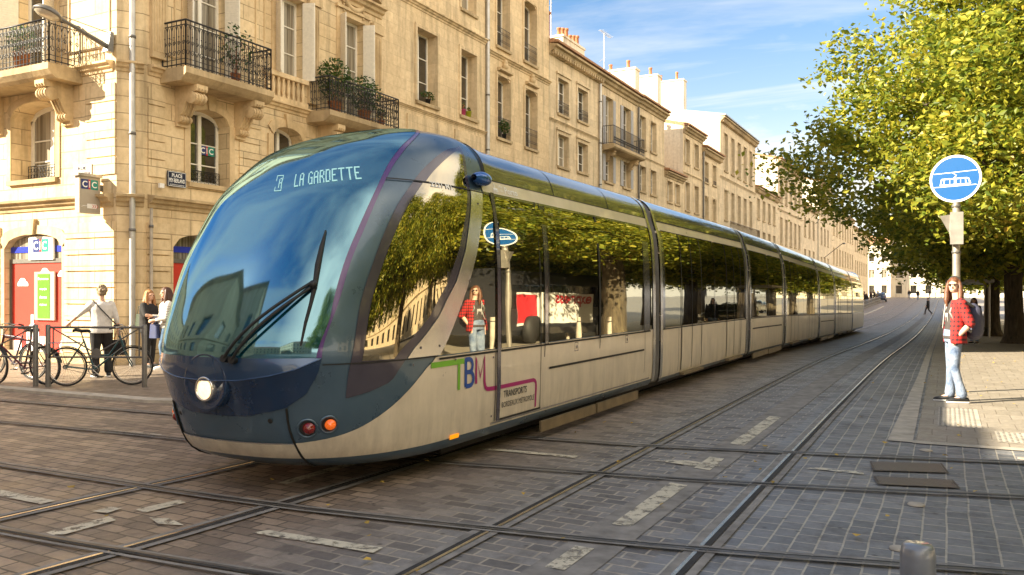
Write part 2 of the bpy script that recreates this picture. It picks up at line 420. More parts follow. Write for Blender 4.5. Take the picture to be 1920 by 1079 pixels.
rail([(-4, 6.5), (1, 6.22), (3.7, 6.10), (4.9, 6.02), (6, 5.94), (9, 5.91)] + [(k, 5.91) for k in (14, 20, 35, 50, 65, 80, 100, 130, 160, 190)], 1)
# cross street tracks
cr = .006
rail([(8.0, 24), (7.78, 14), (7.80, 12), (7.95, 9), (8.2, 6.5), (8.46, 4.33), (8.61, 2.77), (8.92, 1.35), (9.16, .35), (9.39, -.66), (9.95, -2.6), (11, -6), (13, -12)], 1, cr)
rail([(6.45, 24), (6.42, 14), (6.48, 10.6), (6.58, 9), (6.64, 7.34), (6.83, 4.57), (6.98, 3.58), (7.09, 2.79), (7.20, 2.04), (7.34, 1.36), (7.60, .29), (7.82, -.54), (8.4, -2.6), (9.4, -6), (11.4, -12)], -1, cr)
rail([(4.9, 24), (4.86, 12), (4.87, 8), (4.88, 5.28), (4.92, 4.3), (5.09, 2.82), (5.19, 2.04), (5.30, 1.40), (5.56, .25), (6.05, -1.6), (7.2, -5), (9, -9)], 1, cr)
rail([(3.45, 24), (3.43, 12), (3.45, 8), (3.52, 5.76), (3.58, 4.66), (3.66, 3.5), (3.78, 2.3), (3.90, 1.5), (4.15, .25), (4.62, -1.6), (5.8, -5), (7.6, -9)], -1, cr)
# worn painted dashes between the rails (each placed in street metres)
marks = [[(5.60, 2.10), (5.60, 1.96), (7.02, 1.95), (7.05, 2.11)], [(4.55, 2.13), (4.55, 2.0), (5.02, 2.0), (5.02, 2.13)], [(7.74, 2.09), (7.70, 1.93), (8.30, 1.94), (8.33, 2.09)], [(9.15, 2.08), (9.10, 1.92), (11.38, 1.92), (11.40, 2.07)],
    [(4.27, 7.3), (4.14, 7.25), (4.11, 6.22), (4.23, 6.22)], [(3.64, 5.45), (3.62, 5.30), (4.07, 5.30), (4.11, 5.43)], [(4.15, 5.67), (4.17, 5.53), (4.32, 5.55), (4.30, 5.67)], [(4.34, 5.43), (4.30, 5.29), (4.66, 5.26), (4.70, 5.38)],
    [(4.23, 5.15), (4.14, 4.95), (4.2, 4.76), (4.28, 5.0)], [(4.28, 4.2), (4.30, 3.20), (4.42, 3.21), (4.38, 4.15)], [(7.64, 4.32), (7.66, 3.25), (7.77, 3.27), (7.74, 4.2)], [(8.20, 1.16), (8.16, .66), (8.26, .67), (8.28, 1.08)],
    [(7.92, 2.54), (7.82, 2.16), (7.95, 1.80), (8.05, 2.24)], [(5.5, 5.1), (5.5, 5.0), (7.0, 4.98), (7.0, 5.12)], [(6.5, 8.8), (6.6, 8.0), (6.75, 8.0), (6.7, 8.8)]]
mb = MB()
for q in marks: mb.face([WG(a, b, .011) for a, b in q])
tag(mb.build('road_marking', M['paint']), kind='structure')
sheet('track_centre_strip', [(4, 2.22, 1.84), (30, 2.12, 1.76), (60, 2.12, 1.76), (150, 2.1, 1.7)], .006, M['band'])

M['castiron'] = simple('cast_iron_cover', (.10, .075, .06), .55, .5, .3, 40, bmp=.6)
def chequer():
    m, nt, b, out = newmat('chequer_plate')
    pos = worldpos(nt); ck = nd(nt, 'ShaderNodeTexChecker', Scale=34.0); nt.links.new(pos, ck.inputs[0])
    n = noisy(nt, 6, 4, pos)
    nt.links.new(mixc(nt, ck.outputs['Fac'], (.115, .085, .07), (.175, .135, .11)), b.inputs['Base Color'])
    b.inputs['Roughness'].default_value = .5; b.inputs['Metallic'].default_value = .4
    bump(nt, b, ck.outputs['Fac'], .5, .004); return m
M['chequer'] = chequer()
def plate(q, label):
    c = sum((Vector((a, b)) for a, b in q), Vector((0, 0))) / 4
    t = thing('utility_cover', label, 'utility cover', WG(c.x, c.y))
    f = MB(); i = MB()
    for k in range(4):
        a, b = Vector(q[k]), Vector(q[(k + 1) % 4])
        ai, bi = a + (c - a) * .06, b + (c - b) * .06
        f.face([WG(*a, .014), WG(*b, .014), WG(*bi, .014), WG(*ai, .014)])
    f.build('frame', M['castiron'], t)
    i.face([WG(*(Vector(p) + (c - Vector(p)) * .07), .012) for p in q]); i.build('lid', M['chequer'], t)
plate([(8.80, .66), (9.01, .04), (8.56, -.02), (8.36, .60)], 'rusty chequered utility cover between the crossing rails, farther from the camera')
plate([(8.12, .58), (8.27, -.05), (7.94, -.1), (7.78, .52)], 'rusty chequered utility cover beside the near crossing rail, the one closer to the camera')
for (s_, d_), lb in zip([(7.20, .21), (9.71, .19), (5.92, .27), (9.66, -.68)], ['round pale stud in the setts nearer the camera than the rusty covers', 'round pale stud between the rusty covers and the pale kerb', 'round metal stud in the setts right behind the grey bollard top', 'round pale metal stud in the setts at the right edge of the photo']):
    mb = MB(); mb.lathe([(.062, 0), (.060, .008), (.05, .012), (.0, .013)], WG(s_, d_, .004), n=20)
    tag(mb.build('road_stud', M['kerb']), lb, 'road stud', 'round studs in the road')
def tactile(s0, s1, d0, d1, label):
    t = thing('tactile_plate', label, 'tactile paving', WG(s0, d0)); mb = MB()
    mb.face([WG(s0, d0, .008), WG(s0, d1, .008), WG(s1, d1, .008), WG(s1, d0, .008)]); mb.build('base_slab', M['kerb'], t)
    k = MB(); a = s0 + .06
    while a < s1 - .03:
        b = d0 - .03
        while b > d1 + .02: k.lathe([(.016, 0), (.012, .006), (0, .006)], WG(a, b, .008), n=8); b -= .055
        a += .11
    k.build('studs', M['steelpost'], t)
tactile(11.55, 13.4, .10, -.38, 'larger plate of dark warning studs at the feet of the man in red')
tactile(10.6, 11.4, -.50, -1.1, 'smaller plate of dark warning studs at the right edge of the photo')
# scattered leaves
mb = MB(); rr = random.Random(3)
for i in range(260):
    s_, d_ = (rr.uniform(9, 40), rr.uniform(-5, 1.2)) if i < 210 else (rr.uniform(4, 10), rr.uniform(-.6, 7))
    a = rr.uniform(0, 6.28); r_ = rr.uniform(.015, .035); p = WG(s_, d_, .03)
    mb.face([p + Vector((math.cos(a + k * 1.257) * r_ * (1 if k % 2 else .6), math.sin(a + k * 1.257) * r_, rr.uniform(-.008, .012))) for k in range(5)])
M['dryleaf'] = simple('dry_leaf', (.42, .28, .05), .7, 0, .5, 2)
tag(mb.build('fallen_leaves', M['dryleaf']), kind='stuff')
# ---------------------------------------------------------------- the tram
def metallic(name, col, rough, metal, coat=.6, wob=.04, wscale=1.4, flake=.0):
    m, nt, b, out = newmat(name)
    pos = worldpos(nt)
    n = noisy(nt, 3.5, 6, pos, .65)
    nt.links.new(ramp(nt, n.outputs[0], [(.3, tuple(c * .90 for c in col)), (.7, tuple(min(1, c * 1.06) for c in col))]), b.inputs['Base Color'])
    nt.links.new(ramp(nt, n.outputs[0], [(.3, rough * .8), (.75, rough * 1.35)]), b.inputs['Roughness'])
    if flake:
        mp = nd(nt, 'ShaderNodeMapping'); mp.inputs['Scale'].default_value = (3, 3, .5); nt.links.new(pos, mp.inputs[0]); n9 = noisy(nt, 2.0, 7, mp.outputs[0], .7); sz = nt.nodes.new('ShaderNodeSeparateXYZ'); nt.links.new(pos, sz.inputs[0])
        lowd = ramp(nt, mth(nt, 'DIVIDE', sz.outputs[2], 1.2), [(.28, 1.0), (.75, .25)])
        gr = mth(nt, 'MULTIPLY', mth(nt, 'MULTIPLY', ramp(nt, n9.outputs[0], [(.42, 0.0), (.72, 1.0)]), lowd), flake)
        old = b.inputs['Base Color'].links[0].from_socket; nt.links.new(mixc(nt, gr, old, (.16, .12, .08)), b.inputs['Base Color'])
    b.inputs['Metallic'].default_value = metal
    b.inputs['Coat Weight'].default_value = coat; b.inputs['Coat Roughness'].default_value = .03
    if wob:
        n2 = noisy(nt, wscale, 2, pos); bu = nd(nt, 'ShaderNodeBump', Strength=wob, Distance=.05)
        nt.links.new(n2.outputs[0], bu.inputs['Height']); nt.links.new(bu.outputs[0], b.inputs['Normal']); nt.links.new(bu.outputs[0], b.inputs['Coat Normal'])
    return m
def mirror_glass(name, tint, base, rough=.012, wob=.035, mixf=.62, wscale=1.1):
    m, nt, b, out = newmat(name)
    pos = worldpos(nt)
    b.inputs['Base Color'].default_value = (*base, 1); b.inputs['Roughness'].default_value = .08
    gl = nd(nt, 'ShaderNodeBsdfGlossy', Roughness=rough); gl.inputs['Color'].default_value = (*tint, 1)
    lw = nd(nt, 'ShaderNodeLayerWeight', Blend=.35)
    fac = mth(nt, 'ADD', mth(nt, 'MULTIPLY', lw.outputs['Facing'], 1 - mixf), mixf)
    mx = nt.nodes.new('ShaderNodeMixShader'); nt.links.new(fac, mx.inputs[0]); nt.links.new(b.outputs[0], mx.inputs[1]); nt.links.new(gl.outputs[0], mx.inputs[2])
    nt.links.new(mx.outputs[0], out.inputs[0])
    n2 = noisy(nt, wscale, 2, pos); bu = nd(nt, 'ShaderNodeBump', Strength=wob, Distance=.05)
    nt.links.new(n2.outputs[0], bu.inputs['Height'])
    for x in (b, gl, lw): nt.links.new(bu.outputs[0], x.inputs['Normal'])
    return m
M['tblue'] = metallic('tram_blue_grey_metallic', (.075, .125, .175), .30, .45, .6)
M['tledge'] = metallic('tram_ledge_highlight', (.018, .060, .15), .20, .5, .8)  # navy lightened so the ledge highlight is put into the colour
M['troof'] = metallic('tram_roof_blue', (.01, .10, .36), .22, .55, .8, .03)
M['tnavy'] = metallic('tram_navy_paint', (.006, .030, .085), .25, .25, .8)
M['tcream'] = metallic('tram_champagne_metallic', (.74, .645, .50), .34, .28, .35, .05, flake=.38)
M['tpanel'] = metallic('tram_bronze_roof_panel', (.20, .19, .175), .13, .75, .8, .05)
M['tchrome'] = metallic('polished_metal', (.74, .71, .66), .20, .9, .3, .10, 2.2)
M['tpurple'] = simple('purple_tinted_seal', (.085, .03, .17), .25, 0, .1, 5, coat=.6)
M['tseal'] = simple('window_seal_charcoal', (.075, .065, .085), .18, .3, .1, 5, coat=.7)
M['tglass'] = mirror_glass('tram_side_glass', (.62, .58, .43), (.010, .011, .009))
M['tglassf'] = mirror_glass('tram_cab_glass', (.62, .55, .40), (.008, .008, .007), wob=.05, mixf=.55)
M['twind'] = mirror_glass('tram_windscreen_glass', (.22, .43, .55), (.0, .055, .085), rough=.06, wob=.06, mixf=.46)
M['tbellow'] = simple('bellows_rubber', (.15, .14, .125), .45, .1, .2, 8)
M['tline'] = simple('panel_gap', (.01, .009, .008), .6, 0, .1, 5)
M['tdark'] = simple('undercarriage_black', (.02, .018, .016), .7, .2, .3, 5)
M['tstep'] = simple('dusty_skirt_plate', (.20, .15, .085), .5, .4, .25, 4)

T = [[.22, 1.12, 5.30, 6.7], [.30, 1.17, 5.12, 6.6], [.5, 1.19, 4.98, 6.5], [.9, 1.2, 4.86, 6.45], [1.2, 1.2, 4.80, 6.45], [1.58, 1.2, 4.92, 6.5], [1.9, 1.195, 5.06, 6.55], [2.2, 1.18, 5.24, 6.65], [2.5, 1.15, 5.45, 6.8], [2.75, 1.08, 5.72, 6.95], [2.95, 1.03, 6.0, 7.1], [3.08, .95, 6.28, 7.2], [3.18, .82, 6.55, 7.25], [3.25, .60, 6.8, 7.3], [3.29, .32, 6.98, 7.3], [3.30, 0, 7.08, 7.3]]
NE = 2.5
TL = 50.7 + 4.9
def tabv(v):
    v = min(max(v, 0), 15 - 1e-6); i = int(v); f = v - i
    gk = lambda k: T[min(max(k, 0), 15)]
    return [.5 * (2*b + (c-a)*f + (2*a - 5*b + 4*c - d)*f*f + (3*b - a - 3*c + d)*f**3) for a, b, c, d in zip(gk(i-1), gk(i), gk(i+1), gk(i+2))]
def v_of_h(h):
    a, b = 0.0, 15.0
    for _ in range(26):
        m = (a + b) / 2
        if tabv(m)[0] < h: a = m
        else: b = m
    return a
def brow(h, s):
    w = min(max((h - 2.75) / .5, 0), 1); k = min(max((s - 7.2) / .6, 0), 1); k = k * k * (3 - 2 * k)
    return h - .07 * w * k
def surf(v, u, off=0.0):
    """cab surface: v up the section, u round the nose (0 = centre, 1 = flank starts, >1 = metres along)"""
    sg = 1 if u >= 0 else -1; a = abs(u)
    h, b, tip, se = tabv(v)
    t = min(a, 1) * PI / 2
    s_ = tip + (se - tip) * (1 - math.cos(t) ** (2 / NE)) + max(a - 1, 0)
    q = math.sin(t) ** (2 / NE)
    p = Vector((s_, 5.2 - sg * max(b, 0) * q, brow(h, s_)))
    if off:
        e = 1e-2
        v1 = min(v + e, 14.99)
        pu = surf(v, u + e) - surf(v, u - e); pv = surf(v1, u) - surf(v1 - 2 * e, u)
        n = pu.cross(pv)
        if n.length > 1e-9:
            n.normalize()
            ref = Vector((-.6 if a < 1 else 0, -sg * (.3 + min(a, 1)), max(0, (v - 9) * .25)))
            if n.dot(ref) < 0: n = -n
            p = p + n * off
    return p
def u_of_s(v, s_):
    h, b, tip, se = tabv(v)
    if s_ >= se: return 1 + s_ - se
    c = min(max(1 - (s_ - tip) / (se - tip), 0), 1)
    return math.acos(min(1, c ** (NE / 2))) / (PI / 2)
def on_side(s_, h, off=0.0, sg=1):
    v = v_of_h(h); return surf(v, sg * u_of_s(v, s_), off)
def on_front(d, h, off=0.0):
    v = v_of_h(h); b = tabv(v)[1]; q = min(abs(5.2 - d) / b, 1)
    return surf(v, math.asin(q ** (NE / 2)) / (PI / 2) * (1 if d <= 5.2 else -1), off)
ident = lambda s_: s_
flip = lambda s_: TL - s_
def TW(p, mp=ident):
    s_ = mp(p[0]); return Vector((-p[1], s_, p[2] + g(s_)))
def region(rows, mp=ident, nu=24, off=.004, smooth=True, mb=None):
    """rows: list of (v, uL, uR)"""
    mb = mb or MB()
    mb.grid([[TW(surf(v, a + (b - a) * j / nu, off(v, a + (b - a) * j / nu) if callable(off) else off), mp) for j in range(nu + 1)] for v, a, b in rows], smooth)
    return mb
def frange(a, b, n): return [a + (b - a) * i / n for i in range(n + 1)]

tram = thing('tram', 'long low-floor tram in blue and champagne with glazed sides and a rounded glass nose', 'tram', W(5, 5.2, 0))
JOINTS = [12.68, 19.4, 24.2, 31.3, 36.1, 43.1]
wsU = [(3.7, .445), (4.6, .48), (5, .48), (6, .49), (6.93, .505), (8.2, .525), (9.5, .53), (10.6, .54), (12, .565), (13.6, .60)]
puU = [(3.7, .468), (5, .505), (5.93, .517), (6.93, .535), (8.22, .552), (9.55, .566), (11.2, .582), (12.8, .63), (13.8, .66)]
wfS = [(2.76, 5.335), (3.62, 5.345), (4.8, 5.44), (6.3, 5.66), (7.43, 5.89), (8.3, 6.14), (9.28, 6.46), (10.32, 6.82), (10.9, 7.06)]
wbS = [(2.76, 5.36), (2.85, 5.52), (3.03, 5.72), (3.5, 5.84), (3.92, 5.97), (4.62, 6.33), (5.48, 6.62), (6.45, 6.80), (7.6, 6.93), (8.58, 7.03), (10.9, 7.09)]
coS = [(3.55, 6.30), (3.65, 6.34), (4.12, 6.49), (4.95, 6.73), (6, 6.95), (7, 7.09), (8.43, 7.24), (8.7, 7.25)]
swS = [(1.80, 5.05), (1.83, 5.12), (1.95, 5.27), (2.1, 5.41), (2.25, 5.53), (2.45, 5.68), (2.65, 5.82), (2.92, 5.98), (3.3, 6.15), (3.6, 6.28)]
nvU = [(2.43, 0.0), (2.45, .115), (2.62, .29), (2.88, .385), (3.35, .445), (3.78, .467)]

def cab(mp, send):
    P = {}
    us = frange(0, 1, 72)
    vs = frange(0, 15, 90)
    mb = MB(); rows = []
    for v in vs:
        se = tabv(v)[3]; L = []
        for u in us: L.append(surf(v, u))
        for k in range(1, 13):
            L.append(surf(v, 1 + (send - se) * k / 12))
        rows.append([TW(Vector((p.x, 10.4 - p.y, p.z)), mp) for p in reversed(L[1:])] + [TW(p, mp) for p in L])
    mb.grid(rows, True); P['shell'] = mb.build('cab_shell', M['tblue'], tram)
    # roof crown and roof-side panel
    for sg in (1, -1):
        region([(v, sg * u_of_s(v, 7.42), sg * u_of_s(v, send)) for v in frange(11.7, 14.9, 14)], mp, 20, .004).build('roof_panel', M['troof'], tram)
        region([(v, sg * u_of_s(v, 7.42), sg * u_of_s(v, send)) for v in frange(9.15, 11.65, 16)], mp, 20, .006).build('roof_side_panel', M['tpanel'], tram)
        region([(v, sg * u_of_s(v, 7.27), sg * u_of_s(v, send)) for v in frange(8.5, 9.1, 4)], mp, 20, .008).build('fascia_panel', M['tcream'], tram)
        mbx = MB(); region([(v, sg * u_of_s(v, 7.36), sg * u_of_s(v, 7.40)) for v in frange(8.5, 14.5, 20)], mp, 2, .007, mb=mbx)
        for ss_ in (9.05, 10.85): region([(v, sg * u_of_s(v, ss_), sg * u_of_s(v, ss_ + .015)) for v in frange(9.1, 14.5, 16)], mp, 1, .010, mb=mbx)
        region([(v, sg * u_of_s(v, 7.3), sg * u_of_s(v, send)) for v in (9.1, 9.15)], mp, 20, .010, mb=mbx)
        mbx.build('roof_seam', M['tline'], tram)
        # silver / champagne lower body
        lo = lambda v: u_of_s(v, smooth_lerp(swS, v)) if v > 1.83 else 0.0
        if sg == 1:
            mbs = MB(); region([(v, -.33, .29) for v in frange(1.12, 1.80, 6)], mp, 30, .005, mb=mbs); mbs.build('front_silver_strip', M['tcream'], tram)
            mbs = MB(); region([(v, -.33, .29) for v in (1.795, 1.83)], mp, 30, .009, mb=mbs); mbs.build('front_bright_trim', M['tchrome'], tram)
        body = MB()
        region([(v, sg * .295, sg * u_of_s(v, send)) for v in frange(1.12, 1.83, 6)], mp, 200, .007, mb=body)
        region([(v, sg * u_of_s(v, smooth_lerp(swS, v)), sg * u_of_s(v, send)) for v in [1.83, 1.86, 1.9, 1.95, 2.0, 2.05, 2.1, 2.15, 2.2, 2.27, 2.35, 2.45, 2.5, 2.55, 2.65, 2.8, 2.92, 3.1, 3.3, 3.45, 3.58]], mp, 200, .007, mb=body)
        body.build('lower_body_panel', M['tcream'], tram)
        # polished strip and side window
        region([(v, sg * u_of_s(v, lerp(wbS, v)), sg * u_of_s(v, smooth_lerp(coS, v))) for v in frange(3.64, 8.5, 60)], mp, 8, .013).build('polished_strip', M['tchrome'], tram)
        vv = [2.76, 2.8, 2.85, 2.92, 3.0, 3.1, 3.25, 3.4] + frange(3.55, 10.9, 60)
        fr = region([(v, sg * u_of_s(v, smooth_lerp(wfS, v)), sg * u_of_s(v, lerp(wbS, v) - .005)) for v in vv], mp, 16, .007).build('side_window', M['tseal'], tram)
        gl = MB()
        def gf(v): return smooth_lerp(wfS, v) + .085 + .03 * max(0, (v - 6) / 4)
        def gb(v): return lerp(wbS, v) - lerp([(2.8, .05), (3.5, .16), (6, .13), (8, .07), (10, .06)], v)
        r1 = [(v, sg * u_of_s(v, gf(v)), sg * u_of_s(v, max(gb(v), gf(v) + .01))) for v in frange(3.66, 8.42, 40)]
        r2 = [(v, sg * u_of_s(v, gf(v) + .02), sg * u_of_s(v, max(gb(v), gf(v) + .04))) for v in frange(8.5, 10.3, 14)]
        region(r1, mp, 16, .011, mb=gl); region(r2, mp, 12, .011, mb=gl)
        gl.build('window_pane', M['tglassf'], fr)
        # seam under the pillar and across the window
        mbx = MB()
        region([(v, sg * .468, sg * u_of_s(v, 6.3)) for v in (3.59, 3.625)], mp, 30, .0145, mb=mbx)
        region([(v, sg * .553, sg * u_of_s(v, 7.25)) for v in (8.44, 8.485)], mp, 30, .0145, mb=mbx)
        mbx.build('cab_seam', M['tline'], tram)
        # passenger glazing of this section
        gz = MB(); region([(v, sg * u_of_s(v, smooth_lerp(coS, v) + .01), sg * u_of_s(v, send - .02)) for v in frange(3.62, 8.44, 24)], mp, 40, .006, mb=gz)
        gz.build('window_band', M['tglass'], tram)
    P['frame'] = region([(v, -smooth_lerp(puU, v), smooth_lerp(puU, v)) for v in frange(3.74, 13.8, 60)], mp, 50, .006).build('windscreen_surround', M['tpurple'], tram)
    P['wind'] = region([(v, -smooth_lerp(wsU, v), smooth_lerp(wsU, v)) for v in frange(3.80, 13.6, 70)], mp, 50, .010).build('windscreen', M['twind'], tram)
    # navy nose panel with a lip under the glass
    def vl(u):
        return lerp([(0, 3.22), (.12, 3.24), (.25, 3.36), (.36, 3.52), (.45, 3.74)], abs(u))
    def noff(v, u):
        e = vl(u); top = 3.80
        fade = max(0, 1 - abs(u) / .46) ** .5
        if v < e: k = (v - 2.43) / max(.01, e - 2.43); return .010 + .052 * fade * max(0, k) ** 1.3
        k = (v - e) / max(.02, top - e); return .010 + .052 * fade * max(0, 1 - k) ** 1.1
    mb = MB(); rows = []
    nu = 60
    for i in range(41):
        t = i / 40; L = []
        for j in range(nu + 1):
            x = -1 + 2 * j / nu; row_u = .467 * x
            au = abs(row_u)
            vb = lerp([(0, 2.43), (.115, 2.45), (.29, 2.62), (.385, 2.88), (.445, 3.35), (.467, 3.76)], au); e = max(vl(row_u), vb + .01)
            v = vb + (e - vb) * t / .6 if t <= .6 else e + (3.80 - e) * (t - .6) / .4
            L.append(TW(surf(v, row_u, noff(v, row_u)), mp))
        rows.append(L)
    mb.grid(rows[:25], True); lm = MB(); lm.grid(rows[24:], True); lm.build('nose_ledge', M['tledge'], tram)
    lm = MB(); lm.tube(rows[24][1:-1], .006, 6, False); lm.build('ledge_edge', M['tledge'], tram)
    P['navy'] = mb.build('nose_panel', M['tnavy'], tram)
    return P
cabF = cab(ident, 12.45)
cabR = cab(flip, TL - 43.33)

# ---- front details (front cab only)
def disc_on(d, h, r, off, n=28, depth=None):
    """a round thing whose axis is the surface normal at (d, h): returns origin, normal"""
    p = on_front(d, h); q = on_front(d, h, .1); nrm = (q - p).normalized()
    return TW(p), Vector((-nrm.y, nrm.x, nrm.z)).normalized()
M['lampglass'] = simple('lit_headlamp', (.8, .7, .5), .2, 0, .3, 30, emis=(1.0, .66, .32), estr=.42)
M['redlens'] = simple('red_lens', (.20, .004, .006), .15, 0, .3, 40, coat=1)
M['amberlens'] = simple('lit_amber_lens', (.60, .10, .01), .15, 0, .3, 40, coat=1, emis=(1, .16, .01), estr=.10)
o_, n_ = disc_on(5.2, .93, .24, 0); n_ = Vector((0, -1, .0)).normalized(); o_ = Vector((-5.2, 4.812, .940))
mb = MB(); mb.lathe([(.232, -.05), (.231, .012), (.226, .022), (.215, .024), (.18, .012), (.13, -.004), (.098, -.012)], o_, n_, 48)
hood = mb.build('headlight_hood', M['tnavy'], tram)
hc = o_ + Vector((0, 0, -.055))
mb = MB(); mb.lathe([(.100, -.02), (.100, .03), (.092, .038), (.080, .034), (.078, .015)], hc, n_, 36); hl = mb.build('headlight', M['tchrome'], tram)
mb = MB(); mb.lathe([(.079, .016), (.070, .028), (.045, .038), (0, .042)], hc, n_, 32); mb.build('lens', M['lampglass'], hl)
for d_, h_, r_, mt, nm in ((4.47, .575, .062, 'redlens', 'rear_marker_light'), (4.345, .60, .056, 'amberlens', 'indicator_light')):
    for sg in (1, -1):
        p = on_front(d_, h_); q = on_front(d_, h_, .1); nn = (q - p).normalized()
        if sg < 0: p.y = 10.4 - p.y; nn.y = -nn.y
        pw = TW(p); nw = Vector((-nn.y, nn.x, nn.z))
        mb = MB(); mb.lathe([(r_ + .022, .004), (r_ + .018, .012), (r_ + .004, .010), (r_, -.02)], pw, nw, 28); bz = mb.build(nm, M['tblue'], tram)
        mb = MB(); c2 = pw + nw * .004 + Vector((.016, 0, 0)); mb.lathe([(r_ * .80, 0), (r_ * .68, .018), (r_ * .4, .034), (0, .042)], c2, nw, 24); mb.build('lens', M[mt], bz)
        mb = MB(); mb.lathe([(r_, .003), (0, .003)], pw, nw, 24, False); mb.build('recess', M['tdark'], bz)
mb = MB()
for d_, h_ in ((4.71, .64), (4.39, 1.03), (5.69, .64), (6.01, 1.03)):
    p = on_front(d_, h_, .012); q = on_front(d_, h_, .1); nn = (q - p).normalized(); mb.lathe([(.020, .0), (.016, .004), (.0, .002)], TW(p), Vector((-nn.y, nn.x, nn.z)), 14)
mb.build('jacking_holes', M['tdark'], tram)
for sg in (1, -1):                                               # vertical joint between bumper halves
    pts = [TW(surf(v, sg * u, .008)) for v, u in ((2.60, .292), (2.4, .288), (2.2, .287), (2.0, .29), (1.83, .293), (1.5, .297), (1.12, .30), (.7, .30), (.1, .295))]
    mb = MB(); mb.tube(pts, .009, 6); mb.build('bumper_joint', M['tline'], tram)
# wiper
def OF(d, h, off): return TW(on_front(d, h, off))
mb = MB()
for a, b in (((4.97, 1.14), (4.46, 1.70)), ((4.90, 1.13), (4.44, 1.68))):
    mb.tube([OF(a[0] + (b[0] - a[0]) * k / 10, a[1] + (b[1] - a[1]) * k / 10, .05 + .035 * math.sin(PI * k / 10)) for k in range(11)], .013, 8)
mb.ball(OF(4.44, 1.69, .06), .035); mb.tube([OF(4.97, 1.13, .01), OF(4.97, 1.14, .06)], .03, 10); mb.tube([OF(4.90, 1.12, .01), OF(4.90, 1.13, .06)], .03, 10)
wip = mb.build('wiper', M['black'], tram)
mb = MB(); bl = [(4.44, 1.23), (4.435, 1.4), (4.43, 1.55), (4.43, 1.69), (4.445, 1.85), (4.46, 2.0), (4.475, 2.13)]
mb.tube([OF(d, h, .035) for d, h in bl], .014, 8, radii=[.008, .012, .014, .020, .024, .018, .006]); mb.tube([OF(d, h, .022) for d, h in bl], .008, 6)
mb.build('wiper_blade', M['rubber'], wip)
# LED destination display, pixel glyphs on the glass
M['led'] = simple('led_display', (.30, .55, .55), .4, 0, .05, 50, emis=(.55, .95, .90), estr=.07)
GL = {'L': ['1000','1000','1000','1000','1000','1000','1000','1000','1111'], 'A': ['0110','1001','1001','1001','1111','1001','1001','1001','1001'], 'G': ['0110','1001','1000','1000','1011','1001','1001','1001','0111'],
      'R': ['1110','1001','1001','1001','1110','1010','1001','1001','1001'], 'D': ['1110','1001','1001','1001','1001','1001','1001','1001','1110'], 'E': ['1111','1000','1000','1000','1110','1000','1000','1000','1111'], 'T': ['11111','00100','00100','00100','00100','00100','00100','00100','00100'], ' ': ['00'] * 9}
def led(mb, txt, dl, dr, hb, ht, hbr, htr):
    cols = []
    for ch in txt:
        gph = GL[ch]
        for k in range(len(gph[0])): cols.append([gph[r][k] for r in range(9)])
        cols.append(['0'] * 9)
    n = len(cols) - 1
    for i in range(n):
        for r in range(9):
            if cols[i][r] != '1': continue
            def pt(a, b):
                x = a / n; y = 1 - b / 9; d = dl + (dr - dl) * x
                lo = hb + (hbr - hb) * x; hi = ht + (htr - ht) * x
                hh_ = lo + (hi - lo) * y
                return TW(on_front(d + .70 * (hh_ - lo), hh_, .0135))
            mb.face([pt(i + .0, r + .97), pt(i + 1.0, r + .97), pt(i + 1.0, r + .03), pt(i + .0, r + .03)])
mb = MB(); led(mb, 'LA GARDETTE', 4.905, 4.425, 2.525, 2.655, 2.60, 2.725)
# boxed A at the left
for (a, b, c, e) in ((5.085, 5.078, 2.495, 2.655), (5.018, 5.011, 2.495, 2.655), (5.085, 5.011, 2.495, 2.503), (5.085, 5.011, 2.648, 2.656)):
    k_ = .7; mb.face([TW(on_front(x + k_ * (y - 2.495), y, .0135)) for x, y in ((a, c), (b, c), (b, e), (a, e))])
led(mb, 'A', 5.066, 5.030, 2.525, 2.625, 2.525, 2.625)
mb.build('destination_display', M['led'], tram)

# ---- straight sections
def sweep(rows_v, s0, s1, sg, off, mb=None, n=None):
    mb = mb or MB(); n = n or max(2, int((s1 - s0) / .8))
    L = []
    for v in rows_v:
        h, b, tip, se = tabv(v); h2, b2, _, _ = tabv(min(v + .02, 14.99)); h1, b1, _, _ = tabv(max(v - .02, 0))
        hh = brow(h, 20); t = Vector((b2 - b1, h2 - h1)); t.normalize() if t.length else None
        nx, nz = t.y, -t.x
        L.append([Vector((-(5.2 - sg * (max(b, 0) + nx * off)), s_, hh + nz * off + g(s_))) for s_ in frange(s0, s1, n)])
    mb.grid(L, True); return mb
def ring(s0, s1, off, mat, name, parent, vs=None, n=1):
    mb = MB()
    for sg in (1, -1): sweep(vs or frange(0, 14.99, 60), s0, s1, sg, off, mb, n)
    return mb.build(name, mat, parent)
VL, VG, VF, VP, VC = (.9, 3.58), (3.62, 8.44), (8.5, 9.1), (9.15, 11.65), (11.7, 14.95)
def glazing(sec, s0, s1, sg, posts, doors):
    """frame strips over a glass band"""
    sweep(frange(*VG, 20), s0, s1, sg, .006).build('window_band', M['tglass'], sec)
bounds = [12.45] + JOINTS + [43.33]
segs = [(JOINTS[i] + .23, JOINTS[i + 1] - .23) for i in range(5)]
DOORW = {0: [(14.0, 15.3), (17.3, 18.6)], 2: [(25.3, 26.6), (28.9, 30.2)], 4: [(37.3, 38.6), (40.8, 42.1)]}
def side_lines(mb, lst, off=.012, sg=1):
    for (s0, h0, s1, h1) in lst:
        vs = frange(v_of_h(h0), v_of_h(h1), 8 if h1 - h0 > .1 else 1)
        sweep(vs, s0, s1, sg, off, mb, 4)
